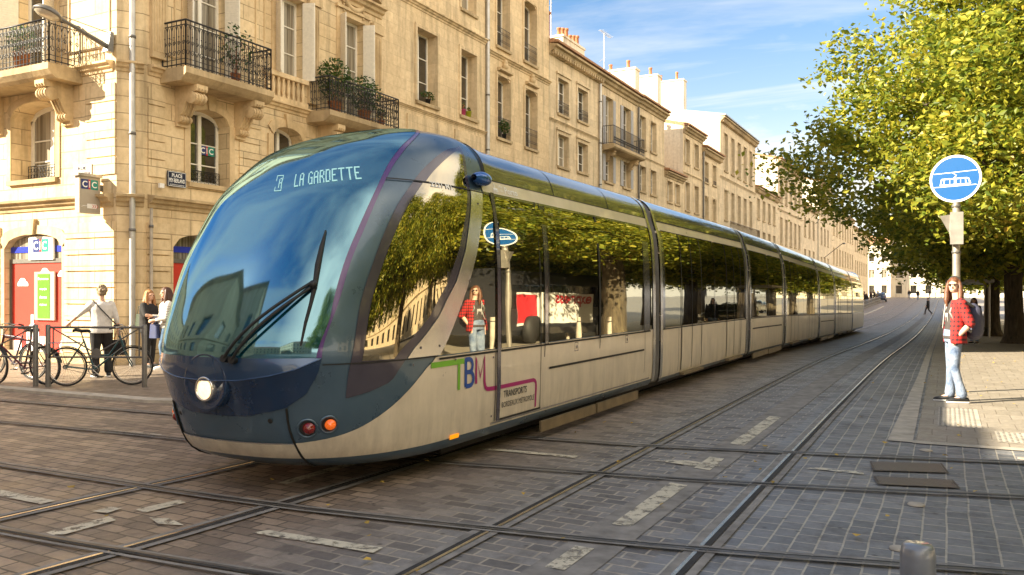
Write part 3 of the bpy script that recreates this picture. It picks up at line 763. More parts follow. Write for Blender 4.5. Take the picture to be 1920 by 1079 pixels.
for i, (a, b) in enumerate(segs):
    sec = bpy.data.objects.new('carriage_section', None); C.objects.link(sec); sec.parent = tram
    for sg in (1, -1):
        sweep(frange(0, VL[0] + .02, 3), a, b, sg, .004).build('skirt', M['tblue'], sec)
        sweep(frange(*VL, 16), a, b, sg, .006).build('lower_body_panel', M['tcream'], sec)
        glazing(sec, a, b, sg, None, None)
        sweep(frange(*VF, 4), a, b, sg, .008).build('fascia_panel', M['tcream'], sec)
        sweep(frange(*VP, 16), a, b, sg, .006).build('roof_side_panel', M['tpanel'], sec)
        sweep(frange(*VC, 12), a, b, sg, .004).build('roof_panel', M['troof'], sec)
        mb = MB()
        mid = (a + b) / 2
        # end posts in champagne beside the glass
        for x in (a, b - .16): po = MB(); side_lines(po, [(x, 1.05, x + .16, 2.62)], .010, sg); po.build('window_post', M['tpanel'], sec)
        L = [(a, 2.765, b, 2.785), (mid - .01, 2.79, mid + .01, 3.1)]
        if i % 2 == 0:
            for d0, d1 in DOORW[i]:
                dr = MB(); side_lines(dr, [(d0, .33, d1, 1.04)], .012, sg); leaf = dr.build('door', M['tcream'], sec)
                dg = MB(); side_lines(dg, [(d0 + .04, 1.10, (d0 + d1) / 2 - .03, 2.58), ((d0 + d1) / 2 + .03, 1.10, d1 - .04, 2.58)], .012, sg); dg.build('door_pane', M['tglass'], leaf)
                L += [(d0 - .02, .33, d0 + .015, 2.62), (d1 - .015, .33, d1 + .02, 2.62), ((d0 + d1) / 2 - .015, .33, (d0 + d1) / 2 + .015, 2.62)]
                st = MB(); st.box((-(5.2 - sg * 1.17), d0, .24 + g(d0)), (-(5.2 - sg * 1.25), d1, .28 + g(d0))) if sg > 0 else None
                if sg > 0: st.build('door_step', M['tstep'], sec)
            L += [(a + .9, .33, a + .912, 1.05), (b - .7, .33, b - .688, 1.05)] if b - a > 6 else []
        else:
            L += [(a + .25, .80, b - .25, .83), (mid - .008, .33, mid + .008, .80), (mid - .02, 1.05, mid + .02, 2.62), (a + .24, .33, a + .25, .83), (b - .25, .33, b - .24, .83)]
        L += [(a, 1.045, b, 1.065)]
        side_lines(mb, L, .016, sg)
        mb.build('panel_gaps', M['tline'], sec)
        if i % 2 == 0:
            mb = MB()
            for x in ((DOORW[i][0][1] + DOORW[i][1][0]) / 2,): side_lines(mb, [(x - .012, 1.06, x + .012, 2.62)], .014, sg)
            mb.build('window_divider', M['tseal'], sec)
        else:
            for x0, x1 in ((a + .3, mid - .05), (mid + .05, b - .3)):
                if sg > 0: mb = MB(); mb.box((-(5.2 - 1.19), x0, .12 + g(x0)), (-(5.2 - 1.215), x1, .235 + g(x0))); mb.build('bogie_skirt', M['tstep'], sec)
# joints: polished arches and ribbed bellows
for j in JOINTS:
    lo_, hi_ = (12.45 if j == JOINTS[0] else j - .23), (43.33 if j == JOINTS[-1] else j + .23)
    for x in (lo_ - .02, hi_ - .10): ring(x, x + .12, .016, M['tchrome'], 'end_arch', tram, frange(.9, 14.99, 60))
    mb = MB()
    n = 8; w = (hi_ - .10) - (lo_ + .10)
    for k in range(n):
        for q, (o0) in enumerate((-.045, -.005)):
            pass
    xs = []
    for k in range(n + 1): xs += [(lo_ + .10 + w * k / n, -.055)] + ([(lo_ + .10 + w * (k + .5) / n, -.004)] if k < n else [])
    for (x0, o0), (x1, o1) in zip(xs, xs[1:]):
        for sg in (1, -1):
            L = []
            for v in frange(.4, 14.99, 50):
                h, b, _, _ = tabv(v); hh = brow(h, 20)
                L.append([Vector((-(5.2 - sg * max(b + o0, 0)), x0, hh + (o0 if v > 11 else 0) + g(x0))), Vector((-(5.2 - sg * max(b + o1, 0)), x1, hh + (o1 if v > 11 else 0) + g(x1)))])
            mb.grid(L, False)
    mb.build('bellows', M['tbellow'], tram)
mb = MB()
for a, b in zip(frange(7.0, 49.2, 20), frange(7.0, 49.2, 20)[1:]): mb.box((-6.0, a, .06 + g(a)), (-4.4, b, .5 + g(a)))
mb.build('undercarriage', M['tdark'], tram)

# ---- first section, visible flank: door, seams, lettering
def flank(lst, off, mb=None, nn=6):
    mb = mb or MB()
    for (s0, h0, s1, h1) in lst:
        mb.grid([[TW(on_side(s0 + (s1 - s0) * i / nn, h0 + (h1 - h0) * j / nn, off)) for i in range(nn + 1)] for j in range(nn + 1)], True)
    return mb
door = flank([(7.47, .37, 8.42, 1.04)], .010).build('cab_door', M['tcream'], tram)
flank([(7.50, 1.08, 8.40, 2.60)], .011).build('door_pane', M['tglass'], door)
flank([(7.40, .36, 7.47, 2.64)], .022).build('door_post', M['tseal'], tram)
for q in ((8.53, 1.06, 8.64, 2.61), (12.02, 1.06, 12.28, 2.61), (7.27, 2.612, 12.3, 2.64)): flank([q], .010).build('window_post', M['tpanel'], tram)
flank([(7.36, .36, 7.375, 1.05), (7.47, .355, 8.44, .375), (8.42, .36, 8.435, 2.64), (8.52, .24, 8.535, 2.64), (8.64, .775, 12.0, .80), (10.21, .24, 10.225, 2.62), (12.03, .24, 12.04, 1.05), (6.32, 1.045, 12.3, 1.065), (8.64, 1.08, 8.655, 2.62), (10.18, 1.06, 10.24, 2.62), (11.98, 1.06, 12.0, 2.62), (8.40, 1.06, 8.41, 2.62)], .0165, nn=3).build('panel_gaps', M['tline'], tram)
flank([(7.30, .335, 12.3, .355), (7.4, .34, 8.45, .352)], .012, nn=10).build('skirt_trim', M['tchrome'], tram)
flank([(6.54, .305, 6.70, .345)], .014).build('side_marker', simple('orange_reflector', (.9, .30, .01), .3, 0, .1, 50, emis=(1, .35, 0), estr=.15), tram)
for x0, x1 in ((8.43, 10.05), (10.12, 11.72)):
    mb = MB(); mb.box((-(5.2 - 1.19), x0, .10), (-(5.2 - 1.215), x1, .22)); mb.build('bogie_skirt', M['tstep'], tram)
mb = MB()
for x in (9.38, 11.18):
    for q in ((0, 0, .11, .008), (0, .10, .11, .108), (0, 0, .008, .108), (.102, 0, .11, .108)):
        flank([(x + q[0], .93 + q[1], x + q[2], .93 + q[3])], .012, mb, 1)
    flank([(x + .05, .96, x + .09, 1.0)], .014, mb, 2)
mb.build('service_hatch', M['tseal'], tram)
mb = MB()
for x, y in ((7.32, 1.0), (7.3, .42), (6.6, 1.03), (5.95, 1.03), (8.6, .31), (9.9, .29), (10.4, .29), (11.8, .29), (6.33, 1.17), (6.05, 1.17), (7.1, 2.5), (6.86, 1.75)):
    p = on_side(x, y, .013); mb.lathe([(.012, .004), (.0, .005)], TW(p), Vector((1, 0, 0)), 10)
mb.build('fasteners', M['tseal'], tram)
# camera pod on the roof edge (rear-view)
mb = MB(); c0 = TW(on_side(7.22, 2.74, .06))
rows = []
for k in range(13):
    t = k / 12; x = -.16 + .32 * t; r_ = .075 * math.sin(PI * min(1, max(.001, t * .94 + .05))) ** .45
    rows.append([c0 + Vector((r_ * 1.0 * math.cos(2 * PI * q / 16), x, r_ * .95 * math.sin(2 * PI * q / 16))) for q in range(16)])
mb.grid(rows, True, True); mb.build('mirror_pod', M['troof'], tram)

# ---- text
def text2d(txt, bold=0.0):
    cu = bpy.data.curves.new('txt', 'FONT'); cu.body = txt; cu.size = 1; cu.resolution_u = 3
    cu.offset = bold
    o = bpy.data.objects.new('txt', cu); C.objects.link(o); bpy.context.view_layer.update()
    me = o.evaluated_get(bpy.context.evaluated_depsgraph_get()).to_mesh()
    vs = [(v.co.x, v.co.y) for v in me.vertices]; fs = [list(p.vertices) for p in me.polygons]
    o.evaluated_get(bpy.context.evaluated_depsgraph_get()).to_mesh_clear()
    bpy.data.objects.remove(o); bpy.data.curves.remove(cu)
    x0 = min(v[0] for v in vs); x1 = max(v[0] for v in vs); y0 = min(v[1] for v in vs); y1 = max(v[1] for v in vs)
    return [((x - x0) / (x1 - x0), (y - y0) / (y1 - y0)) for x, y in vs], fs
def text_to(mb, txt, fn, bold=0.0):
    vs, fs = text2d(txt, bold); n = len(mb.v)
    mb.v += [tuple(fn(x, y)) for x, y in vs]
    for f in fs: mb.f.append([n + k for k in f]); mb.sm.append(False)
def flank_text(mb, txt, s0, s1, h0, h1, off=.014, bold=0.0):
    text_to(mb, txt, lambda x, y: TW(on_side(s0 + (s1 - s0) * x, h0 + (h1 - h0) * y, off)), bold)
M['lgreen'] = simple('lime_green_vinyl', (.16, .42, .015), .35, 0, .15, 4)
M['lblue'] = simple('blue_vinyl', (.0, .055, .30), .35, 0, .1, 4)
M['lpink'] = simple('magenta_vinyl', (.33, .0, .12), .35, 0, .1, 4)
M['ltext'] = simple('dark_vinyl', (.02, .018, .018), .4, 0, .1, 4)
M['lwhite'] = simple('white_vinyl_lettering', (.85, .85, .82), .4, 0, .05, 4)
def stroke(mb, pts, w, off):
    """flat line of width w on the flank"""
    pts = [Vector(p) for p in pts]; rows = []
    for i, p in enumerate(pts):
        t = (pts[min(i + 1, len(pts) - 1)] - pts[max(0, i - 1)]).normalized(); n = Vector((-t.y, t.x)) * w / 2
        rows.append([TW(on_side(p.x + n.x, p.y + n.y, off)), TW(on_side(p.x - n.x, p.y - n.y, off))])
    mb.grid(rows, True)
def arc(cx, cy, r, a0, a1, n=8): return [(cx + r * math.cos(R(a0 + (a1 - a0) * k / n)), cy + r * math.sin(R(a0 + (a1 - a0) * k / n))) for k in range(n + 1)]
mb = MB(); stroke(mb, [(6.20 + .07 * k, 1.005) for k in range(9)], .050, .012); stroke(mb, [(6.665, .99), (6.665, .745)], .044, .0125); lg = mb.build('green_line_emblem', M['lgreen'], tram)
mb = MB(); stroke(mb, [(6.79, .76), (6.79, 1.03)], .046, .0125)
stroke(mb, [(6.79, 1.015)] + arc(6.855, .955, .06, 90, -90) + [(6.80, .895)], .042, .013); stroke(mb, [(6.80, .895)] + arc(6.865, .83, .065, 90, -90) + [(6.79, .765)], .042, .0135)
mb.build('blue_letter_emblem', M['lblue'], tram)
mb = MB(); stroke(mb, [(6.985, .77), (6.985, 1.02), (7.065, .83), (7.145, 1.02), (7.15, .78)] + [(7.155, .76), (7.17, .72), (7.20, .70), (7.24, .695)] + [(7.4, .69)], .042, .0125)
stroke(mb, [(7.48, .69), (8.24, .69), (8.28, .68), (8.305, .655), (8.31, .62), (8.31, .39)], .040, .0135)
mb.build('magenta_line_emblem', M['lpink'], tram)
mb = MB(); flank_text(mb, 'TRANSPORTS', 7.55, 8.08, .575, .645, bold=.012); flank_text(mb, 'BORDEAUX MÉTROPOLE', 7.52, 8.27, .475, .545); mb.build('operator_lettering', M['ltext'], tram)
mb = MB(); flank_text(mb, '2221 M1', 6.36, 6.66, 2.585, 2.635, .016, bold=.02)
flank_text(mb, 'Porto', 7.76, 8.05, 2.665, 2.735, .0135, bold=.015); flank_text(mb, 'ville', 7.62, 7.72, 2.715, 2.745, .0135); flank_text(mb, 'de', 7.66, 7.72, 2.675, 2.70, .0135); flank_text(mb, 'jumelée avec Bordeaux', 7.70, 8.06, 2.64, 2.655, .0135); flank_text(mb, 'PORTO.', 7.50, 7.60, 2.64, 2.66, .0135)
stroke(mb, [(7.55, 2.70), (7.55, 2.755)], .012, .0135); stroke(mb, [(7.51, 2.69), (7.60, 2.69)], .022, .0135); stroke(mb, [(7.50, 2.67), (7.61, 2.67)], .008, .0135)
mb.build('white_lettering', M['lwhite'], tram)
# ---------------------------------------------------------------- buildings
class Fr:
    """a facade frame: u along the wall, n outwards, z up"""
    def __init__(s, o, U, N): s.o = Vector(o); s.U = Vector(U); s.N = Vector(N)
    def p(s, u, n, z): return s.o + s.U * u + s.N * n + Vector((0, 0, z))
DF = 15.7
STREET = Fr((-DF, 0, 0), (0, 1, 0), (1, 0, 0))          # u = s
SIDE = Fr((0, 12.3, 0), (-1, 0, 0), (0, -1, 0))         # u = d
def fbox(mb, F, u0, u1, n0, n1, z0, z1):
    P = [F.p(u, n, z) for z in (z0, z1) for (u, n) in ((u0, n0), (u1, n0), (u1, n1), (u0, n1))]
    mb.hexa(P)
def fprism(mb, F, prof, u0, u1):
    """profile list of (n, z) extruded along u, closed with end caps"""
    a = [F.p(u0, n, z) for n, z in prof]; b = [F.p(u1, n, z) for n, z in prof]
    m = len(prof)
    for i in range(m): mb.face([a[i], a[(i + 1) % m], b[(i + 1) % m], b[i]])
    mb.face(a); mb.face(b[::-1])
def wall(mb, F, u0, u1, z0, z1, ops):
    """ops: (u0, u1, z0, z1, depth, rise)"""
    us = sorted({u0, u1, *[o[0] for o in ops], *[o[1] for o in ops]}); us = [u for u in us if u0 - 1e-6 <= u <= u1 + 1e-6]
    zs = sorted({z0, z1, *[o[2] for o in ops], *[o[3] for o in ops]})
    for a, b in zip(us, us[1:]):
        run = None
        for c, d in zip(zs, zs[1:]):
            um, zm = (a + b) / 2, (c + d) / 2
            hole = any(o[0] < um < o[1] and o[2] < zm < o[3] for o in ops)
            if not hole:
                if run is None: run = [c, d]
                else: run[1] = d
            if hole or d == zs[-1]:
                if run: mb.face([F.p(a, 0, run[0]), F.p(b, 0, run[0]), F.p(b, 0, run[1]), F.p(a, 0, run[1])]); run = None
    for (a, b, c, d, dep, rise) in ops:
        sp = d - rise
        mb.face([F.p(a, 0, c), F.p(a, -dep, c), F.p(a, -dep, sp), F.p(a, 0, sp)])
        mb.face([F.p(b, 0, c), F.p(b, 0, sp), F.p(b, -dep, sp), F.p(b, -dep, c)])
        mb.face([F.p(a, 0, c), F.p(b, 0, c), F.p(b, -dep, c), F.p(a, -dep, c)])
        if rise <= 0: mb.face([F.p(a, 0, d), F.p(a, -dep, d), F.p(b, -dep, d), F.p(b, 0, d)])
        else:
            n = 10; um = (a + b) / 2; hw = (b - a) / 2; arcp = []
            for k in range(n + 1):
                x = -1 + 2 * k / n; arcp.append((um + hw * x, sp + rise * math.sqrt(max(0, 1 - x * x * .98))))
            arcp[0] = (a, sp); arcp[-1] = (b, sp)
            for (p, q), (r_, t) in zip(arcp, arcp[1:]):
                mb.face([F.p(p, 0, q), F.p(r_, 0, t), F.p(r_, 0, d), F.p(p, 0, d)])
                mb.face([F.p(p, 0, q), F.p(p, -dep, q), F.p(r_, -dep, t), F.p(r_, 0, t)])
def arch_pts(a, b, sp, rise, n=10):
    um = (a + b) / 2; hw = (b - a) / 2; L = []
    for k in range(n + 1):
        x = -1 + 2 * k / n; L.append((um + hw * x, sp + rise * math.sqrt(max(0, 1 - x * x * .98))))
    L[0] = (a, sp); L[-1] = (b, sp); return L
def window(root, F, a, b, c, d, dep=.28, rise=0, bars=3, sill=True, surround=0, stone='trim', curtain=False, shut=None, fw=.055, mat='white', simple_=False):
    """one window of a facade: frame with mullions > pane, sill"""
    f = MB(); sp = d - rise; n0, n1 = -dep + .01, -dep + .07
    um = (a + b) / 2
    fbox(f, F, a, a + fw, n0, n1, c, sp); fbox(f, F, b - fw, b, n0, n1, c, sp)
    fbox(f, F, a + fw, b - fw, n0, n1, c, c + fw * 1.5)
    if not simple_: fbox(f, F, um - fw * .7, um + fw * .7, n0, n1 + .015, c + fw * 1.5, sp - fw + rise * .9)
    if rise > 0:
        L = arch_pts(a, b, sp, rise)
        for (p, q), (r_, t) in zip(L, L[1:]):
            f.face([F.p(p, n1, q), F.p(r_, n1, t), F.p(r_, n1, t - fw * 1.2), F.p(p, n1, q - fw * 1.2)])
            f.face([F.p(p, n1, q - fw * 1.2), F.p(r_, n1, t - fw * 1.2), F.p(r_, n0, t - fw * 1.2), F.p(p, n0, q - fw * 1.2)])
    else: fbox(f, F, a + fw, b - fw, n0, n1, d - fw, d)
    if not simple_:
        for k in range(1, bars):
            z = c + (sp - c) * k / bars
            fbox(f, F, a + fw, um - fw * .7, n0 + .01, n1 - .01, z - .014, z + .014); fbox(f, F, um + fw * .7, b - fw, n0 + .01, n1 - .01, z - .014, z + .014)
    w = f.build('window', M[mat], root)
    p = MB()
    if rise > 0:
        L = arch_pts(a, b, sp, rise)
        p.face([F.p(a, -dep + .03, c), F.p(b, -dep + .03, c)] + [F.p(x, -dep + .03, z) for x, z in L[::-1]])
    else: p.face([F.p(a, -dep + .03, c), F.p(b, -dep + .03, c), F.p(b, -dep + .03, d), F.p(a, -dep + .03, d)])
    p.build('pane', M['glass'], w)
    if sill and not simple_:
        s_ = MB(); fbox(s_, F, a - .08, b + .08, .002, .085, c - .11, c - .005); s_.build('sill', M['cornice'], w)
    if surround and not simple_:
        s_ = MB(); k = surround
        fbox(s_, F, a - k, a - .002, .002, .035, c, d + k); fbox(s_, F, b + .002, b + k, .002, .035, c, d + k); fbox(s_, F, a - .002, b + .002, .002, .035, d + .003, d + k)
        fbox(s_, F, a - k - .05, b + k + .05, .002, .10, d + k + .003, d + k + .09) if k > .15 else None
        s_.build('surround', M[stone], w)
    if shut:
        for sg in (-1, 1):
            s_ = MB(); x0 = a if sg < 0 else b; wd_ = (b - a) * .30
            if shut == 'open':                      # folded back against the reveal, slightly turned out
                q0 = F.p(x0, -.02, 0); dirv = (F.U * (sg * .35) + F.N * .9).normalized()
                P = []
                for z in (c + .02, d - .02):
                    for (l, t) in ((0, 0), (wd_, 0), (wd_, .035), (0, .035)):
                        P.append(q0 + dirv * l + F.U * (-sg * t) + Vector((0, 0, z)))
                s_.hexa(P)
                z = c + .1
                while z < d - .12:
                    P = []
                    for zz_ in (z, z + .018):
                        for (l, t) in ((.03, -.008), (wd_ - .03, -.008), (wd_ - .03, .043), (.03, .043)):
                            P.append(q0 + dirv * l + F.U * (-sg * t) + Vector((0, 0, zz_)))
                    s_.hexa(P); z += .055
            else:
                u0_, u1_ = (x0 - wd_ * 1.15, x0 - .01) if sg < 0 else (x0 + .01, x0 + wd_ * 1.15)
                fbox(s_, F, u0_, u1_, .01, .05, c + .02, d - .02); z = c + .1
                while z < d - .12: fbox(s_, F, u0_ + .03, u1_ - .03, .05, .058, z, z + .03); z += .07
            s_.build('shutter', M['greyshutter' if shut == 'grey' else 'shutter'], w)
    return w
def window_rail(w, F, a, b, z0, z1, n=.02, mat='iron', scroll=True):
    mb = MB()
    for z in (z0, z1): mb.tube([F.p(a, n, z), F.p(b, n, z)], .012, 5)
    k = max(3, int((b - a) / .11))
    for i in range(k + 1):
        u = a + (b - a) * i / k; mb.tube([F.p(u, n, z0), F.p(u, n, z1)], .008, 4)
        if scroll and i < k:
            c_ = u + (b - a) / k / 2; r_ = (b - a) / k * .42
            for zc in (z0 + (z1 - z0) * .3, z0 + (z1 - z0) * .72):
                mb.tube([F.p(c_ + r_ * math.cos(2 * PI * q / 8), n, zc + r_ * math.sin(2 * PI * q / 8)) for q in range(9)], .006, 4, False)
    return mb.build('railing', M[mat], w)
def railing_run(mb, F, pts, z0, z1):
    """ornate wrought iron along a polyline of (u, n)"""
    rT, H = .017, z1 - z0
    for z, r_ in ((z1, .022), (z0 + .05, .014), (z1 - .10, .010), (z0 + .16, .008)):
        mb.tube([F.p(u, n, z) for u, n in pts], r_, 6)
    for (a, b), (c, d) in zip(pts, pts[1:]):
        L = math.hypot(c - a, d - b); k = max(2, int(L / .125))
        for i in range(k + 1):
            t = i / k; q = lambda tt, z: F.p(a + (c - a) * tt, b + (d - b) * tt, z)
            mb.tube([q(t, z0 + .0), q(t, z1)], .011 if i % k else .02, 5)
            if i < k:
                tm = (i + .5) / k; dt = .5 / k
                # pointed arch at the top, scrolls at the foot
                mb.tube([q(t, z1 - .22), q(t + dt * .5, z1 - .125), q(tm, z1 - .10), q(t + dt * 1.5, z1 - .125), q(t + dt * 2, z1 - .22)], .009, 4, False)
                for (zc, rz) in ((z0 + .30, .055), (z0 + .52, .045)):
                    sp = []
                    for s_ in range(11):
                        an = s_ * .75; rr_ = rz * (1 - s_ / 14)
                        sp.append(q(tm + (rr_ * math.cos(an)) / L, zc + rr_ * math.sin(an) * 1.25))
                    mb.tube(sp, .009, 4, False)
                mb.tube([q(tm, z0 + .36), q(tm, z1 - .15)], .008, 4)
                mb.ball(q(tm, z0 + .46 + .2), .018, 5, 4)
def corbel(mb, F, u0, u1, zt, zb, proj):
    """scrolled console bracket, S profile extruded"""
    H = zt - zb; pr = [(0, zt), (proj, zt), (proj, zt - H * .10), (proj * .97, zt - H * .16)]
    for k in range(9): a = R(90 - 200 * k / 8); pr.append((proj * .74 + proj * .24 * math.cos(a), zt - H * .32 + H * .15 * math.sin(a)))
    pr += [(proj * .50, zt - H * .40), (proj * .40, zt - H * .55), (proj * .30, zt - H * .70)]
    for k in range(7): a = R(70 - 180 * k / 6); pr.append((proj * .18 + proj * .13 * math.cos(a), zt - H * .82 + H * .09 * math.sin(a)))
    pr += [(proj * .10, zt - H * .93), (proj * .12, zb), (0, zb)]
    pr2 = [(max(0, n), z) for n, z in pr]
    fprism(mb, F, pr2, u0, u1)
    w = u1 - u0
    for s_ in (u0 - .012, u1 + .002):                      # spiral face discs
        o = F.p(s_ + .005, proj * .74, zt - H * .32); mb.lathe([(proj * .20, 0), (proj * .17, .014), (proj * .10, .004), (proj * .06, .018), (0, .018)], o, F.U * (-1 if s_ < u0 else 1), 16)
    for k in range(3):                                     # ribs down the front
        uu = u0 + w * (.22 + .28 * k)
        mb.tube([F.p(uu, n + .012, z) for n, z in pr2[2:-3]], .016, 5)
def cornice(root, F, u0, u1, z, sc_=1.0, mat='cornice', dent=False, name='cornice'):
    mb = MB(); fprism(mb, F, [(.002, z - .28 * sc_), (.05 * sc_, z - .26 * sc_), (.07 * sc_, z - .16 * sc_), (.16 * sc_, z - .12 * sc_), (.20 * sc_, z - .03 * sc_), (.30 * sc_, z), (.31 * sc_, z + .07 * sc_), (.002, z + .12 * sc_)], u0, u1)
    if dent:
        u = u0 + .1
        while u < u1 - .15: fbox(mb, F, u, u + .12, .06 * sc_, .20 * sc_, z - .25 * sc_, z - .13 * sc_); u += .28
    return mb.build(name, M[mat], root)
def shell(mb, F, u0, u1, z1, depth, z0=-1.0):
    """back and end walls behind the facade"""
    a, b, c, d = (F.p(u0, 0, 0), F.p(u1, 0, 0), F.p(u1, -depth, 0), F.p(u0, -depth, 0))
    up = lambda p, z: p + Vector((0, 0, z))
    for p, q in ((b, c), (c, d), (d, a)): mb.face([up(p, z0), up(q, z0), up(q, z1), up(p, z1)])
def roof(root, F, u0, u1, z, depth, rise=1.6, over=.35, mat='tile'):
    mb = MB(); r_ = [(over, z + .12), (-depth / 2, z + .12 + rise), (-depth - .1, z + .12), (-depth - .1, z + .02), (over, z + .02)]
    fprism(mb, F, r_, u0 + .003, u1 - .003)
    return mb.build('roof', M[mat], root)
def chimney(root, F, u0, u1, n0, n1, z0, z1, pots, mat='render'):
    mb = MB(); fbox(mb, F, u0, u1, n0, n1, z0, z1); fbox(mb, F, u0 - .05, u1 + .05, n0 - .05, n1 + .05, z1, z1 + .12)
    ch = mb.build('chimney', M[mat], root)
    for k in range(pots):
        t = (k + .5) / pots; along_n = abs(n1 - n0) > abs(u1 - u0)
        p = F.p((u0 + u1) / 2 if along_n else u0 + (u1 - u0) * t, n0 + (n1 - n0) * t if along_n else (n0 + n1) / 2, z1 + .12)
        q = MB(); h = .45 + .12 * ((k * 7) % 3); q.lathe([(.13, 0), (.11, .08), (.095, h * .8), (.13, h * .85), (.12, h), (.07, h)], p, n=12); q.build('chimney_pot', M['pot'], ch)
    return ch
def rtag(label): return dict(label=label)

# ---- the corner building (three storeys shown)
A = thing('corner_building', 'ornate golden stone corner building with balconies, a red door panel and a chamfered corner', 'building', (-DF, 12.7, 0))
c0, c1 = 12.73, 16.0                                      # chamfer ends: street wall starts at s=c0, side wall starts at d=c1
HA = 15.4
opA = [(14.02, 15.22, 4.22, 6.0, .42, .28), (16.75, 17.85, 4.25, 6.05, .42, .26), (13.55, 15.25, 0, 3.0, .35, .32), (16.6, 18.2, 0, 3.0, .35, .3), (19.2, 20.7, 0, 3.0, .35, .3),
       (13.95, 15.15, 6.72, 9.3, .34, 0), (16.85, 17.95, 7.42, 9.6, .34, 0), (19.5, 20.65, 6.9, 9.75, .34, 0), (19.4, 20.5, 4.3, 6.0, .4, .25),
       (14.0, 15.15, 11.0, 13.2, .3, 0), (16.85, 17.95, 11.0, 13.2, .3, 0), (19.5, 20.6, 11.0, 13.2, .3, 0)]
mb = MB(); wall(mb, STREET, c0, 21.54, -.3, HA, opA); mb.build('street_wall', M['stone'], A)
opS = [(17.81, 19.94, 0, 3.0, .21, .32), (18.05, 19.70, 4.27, 6.07, .55, .30), (18.1, 19.5, 6.72, 9.3, .35, 0), (22.2, 24.0, 0, 3.0, .21, .3), (22.3, 23.9, 4.3, 6.05, .45, .28), (22.3, 23.7, 6.72, 9.3, .35, 0), (18.2, 19.4, 11, 13.2, .3, 0)]
mb = MB(); wall(mb, SIDE, c1, 27.0, -.3, HA, opS); mb.build('side_wall', M['stone'], A)
CH = Fr(Vector((-DF, c0, 0)), (Vector((-c1, 12.3, 0)) - Vector((-DF, c0, 0))).normalized(), Vector((.82, -.57, 0)).normalized())
chl = (Vector((-c1, 12.3, 0)) - Vector((-DF, c0, 0))).length
nn = Vector((CH.U.y, -CH.U.x, 0)); CH.N = nn if nn.dot(Vector((1, -1, 0))) > 0 else -nn
mb = MB(); mb.face([CH.p(0, 0, -.3), CH.p(chl, 0, -.3), CH.p(chl, 0, HA), CH.p(0, 0, HA)]); mb.build('chamfer_wall', M['stone'], A)
mb = MB(); up = Vector((0, 0, HA)); mb.face([STREET.p(c0, 0, HA), STREET.p(21.54, 0, HA), STREET.p(21.54, -11, HA), Vector((-27, 21.54, HA)), Vector((-27, 12.3, HA)), Vector((-c1, 12.3, HA))])
mb.face([Vector((-27, 12.3, -.3)), Vector((-27, 21.54, -.3)), Vector((-27, 21.54, HA)), Vector((-27, 12.3, HA))]); mb.face([Vector((-27, 21.54, -.3)), Vector((-DF, 21.54, -.3)), Vector((-DF, 21.54, HA)), Vector((-27, 21.54, HA))])
mb.build('roof', M['zincroof'], A)
# rusticated piers on the ground floor: proud courses with real joints
mb = MB()
for k in range(9):
    z = .30 + k * .365
    pass
for k in range(5):
    z = 4.22 + k * .40
    pass
for F_, a, b in ((SIDE, c1 + .02, 17.68), (STREET, c0 + .10, 13.42), (STREET, 15.42, 16.45), (STREET, 18.4, 19.0), (SIDE, 20.1, 22.0)):
    mb = MB()
    for k in range(8): z = .30 + k * .365; fbox(mb, F_, a, b, .002, .055, z, z + .335)
    mb.build('rusticated_pier', M['stone'], A)
for F_, a, b in ((SIDE, c1 + .02, 17.0), (STREET, c0 + .12, 13.30), (STREET, 15.55, 16.30)):
    mb = MB()
    for k in range(5): z = 4.22 + k * .40; fbox(mb, F_, a, b, .002, .035, z, z + .375)
    mb.build('rusticated_pier', M['stone'], A)
mb = MB()
for F_, a, b in ((SIDE, c1, 27.0), (STREET, c0, 21.54)): fbox(mb, F_, a, b, .003, .10, -.2, .28)
mb.build('plinth', M['cornice'], A)
for z, s_, nm in ((3.72, .75, 'belt_cornice'), (6.62, .62, 'belt_cornice'), (10.4, .9, 'belt_cornice')):
    for F_, a, b in ((SIDE, c1 + .1, 27.0), (STREET, c0 + .12, 21.5)): cornice(A, F_, a, b, z, s_, 'trim' if z > 4 else 'cornice', False, nm)
    cornice(A, CH, -.02, chl + .02, z, s_, 'trim' if z > 4 else 'cornice', False, nm)
cornice(A, STREET, c0, 21.5, HA - .1, 1.5, 'cornice', True); cornice(A, SIDE, c1, 27, HA - .1, 1.5, 'cornice', True)
# arch rings and keystones on mezzanine windows
def archring(root, F, a, b, sp, rise, w=.16, n_=.03, key=True, jamb=None):
    mb = MB(); L = arch_pts(a, b, sp, rise, 12); cxx = (a + b) / 2
    for (p, q), (r_, t) in zip(L, L[1:]):
        o1 = (cxx + (p - cxx) * (1 + 2 * w / (b - a)), q + w); o2 = (cxx + (r_ - cxx) * (1 + 2 * w / (b - a)), t + w)
        mb.face([F.p(p, n_, q), F.p(r_, n_, t), F.p(o2[0], n_, o2[1]), F.p(o1[0], n_, o1[1])]); mb.face([F.p(p, n_, q), F.p(r_, n_, t), F.p(r_, 0, t), F.p(p, 0, q)]); mb.face([F.p(o1[0], n_, o1[1]), F.p(o2[0], n_, o2[1]), F.p(o2[0], 0, o2[1]), F.p(o1[0], 0, o1[1])])
    if jamb is not None:
        fbox(mb, F, a - w, a - .002, .002, n_, jamb, sp); fbox(mb, F, b + .002, b + w, .002, n_, jamb, sp)
    if key:
        P = [F.p(cxx + x, n, z) for z, hw in ((sp + rise - .02, .09), (sp + rise + .34, .14)) for (x, n) in ((-hw, .002), (hw, .002), (hw, .09), (-hw, .09))]
        mb.hexa(P)
    mb.build('arch_ring', M['trim'], root)
archring(A, STREET, 14.02, 15.22, 5.72, .28, .17, .03, True, 4.22); archring(A, STREET, 16.75, 17.85, 5.79, .26, .2, .04, True, 4.25); archring(A, STREET, 19.4, 20.5, 5.75, .25, .18, .03)
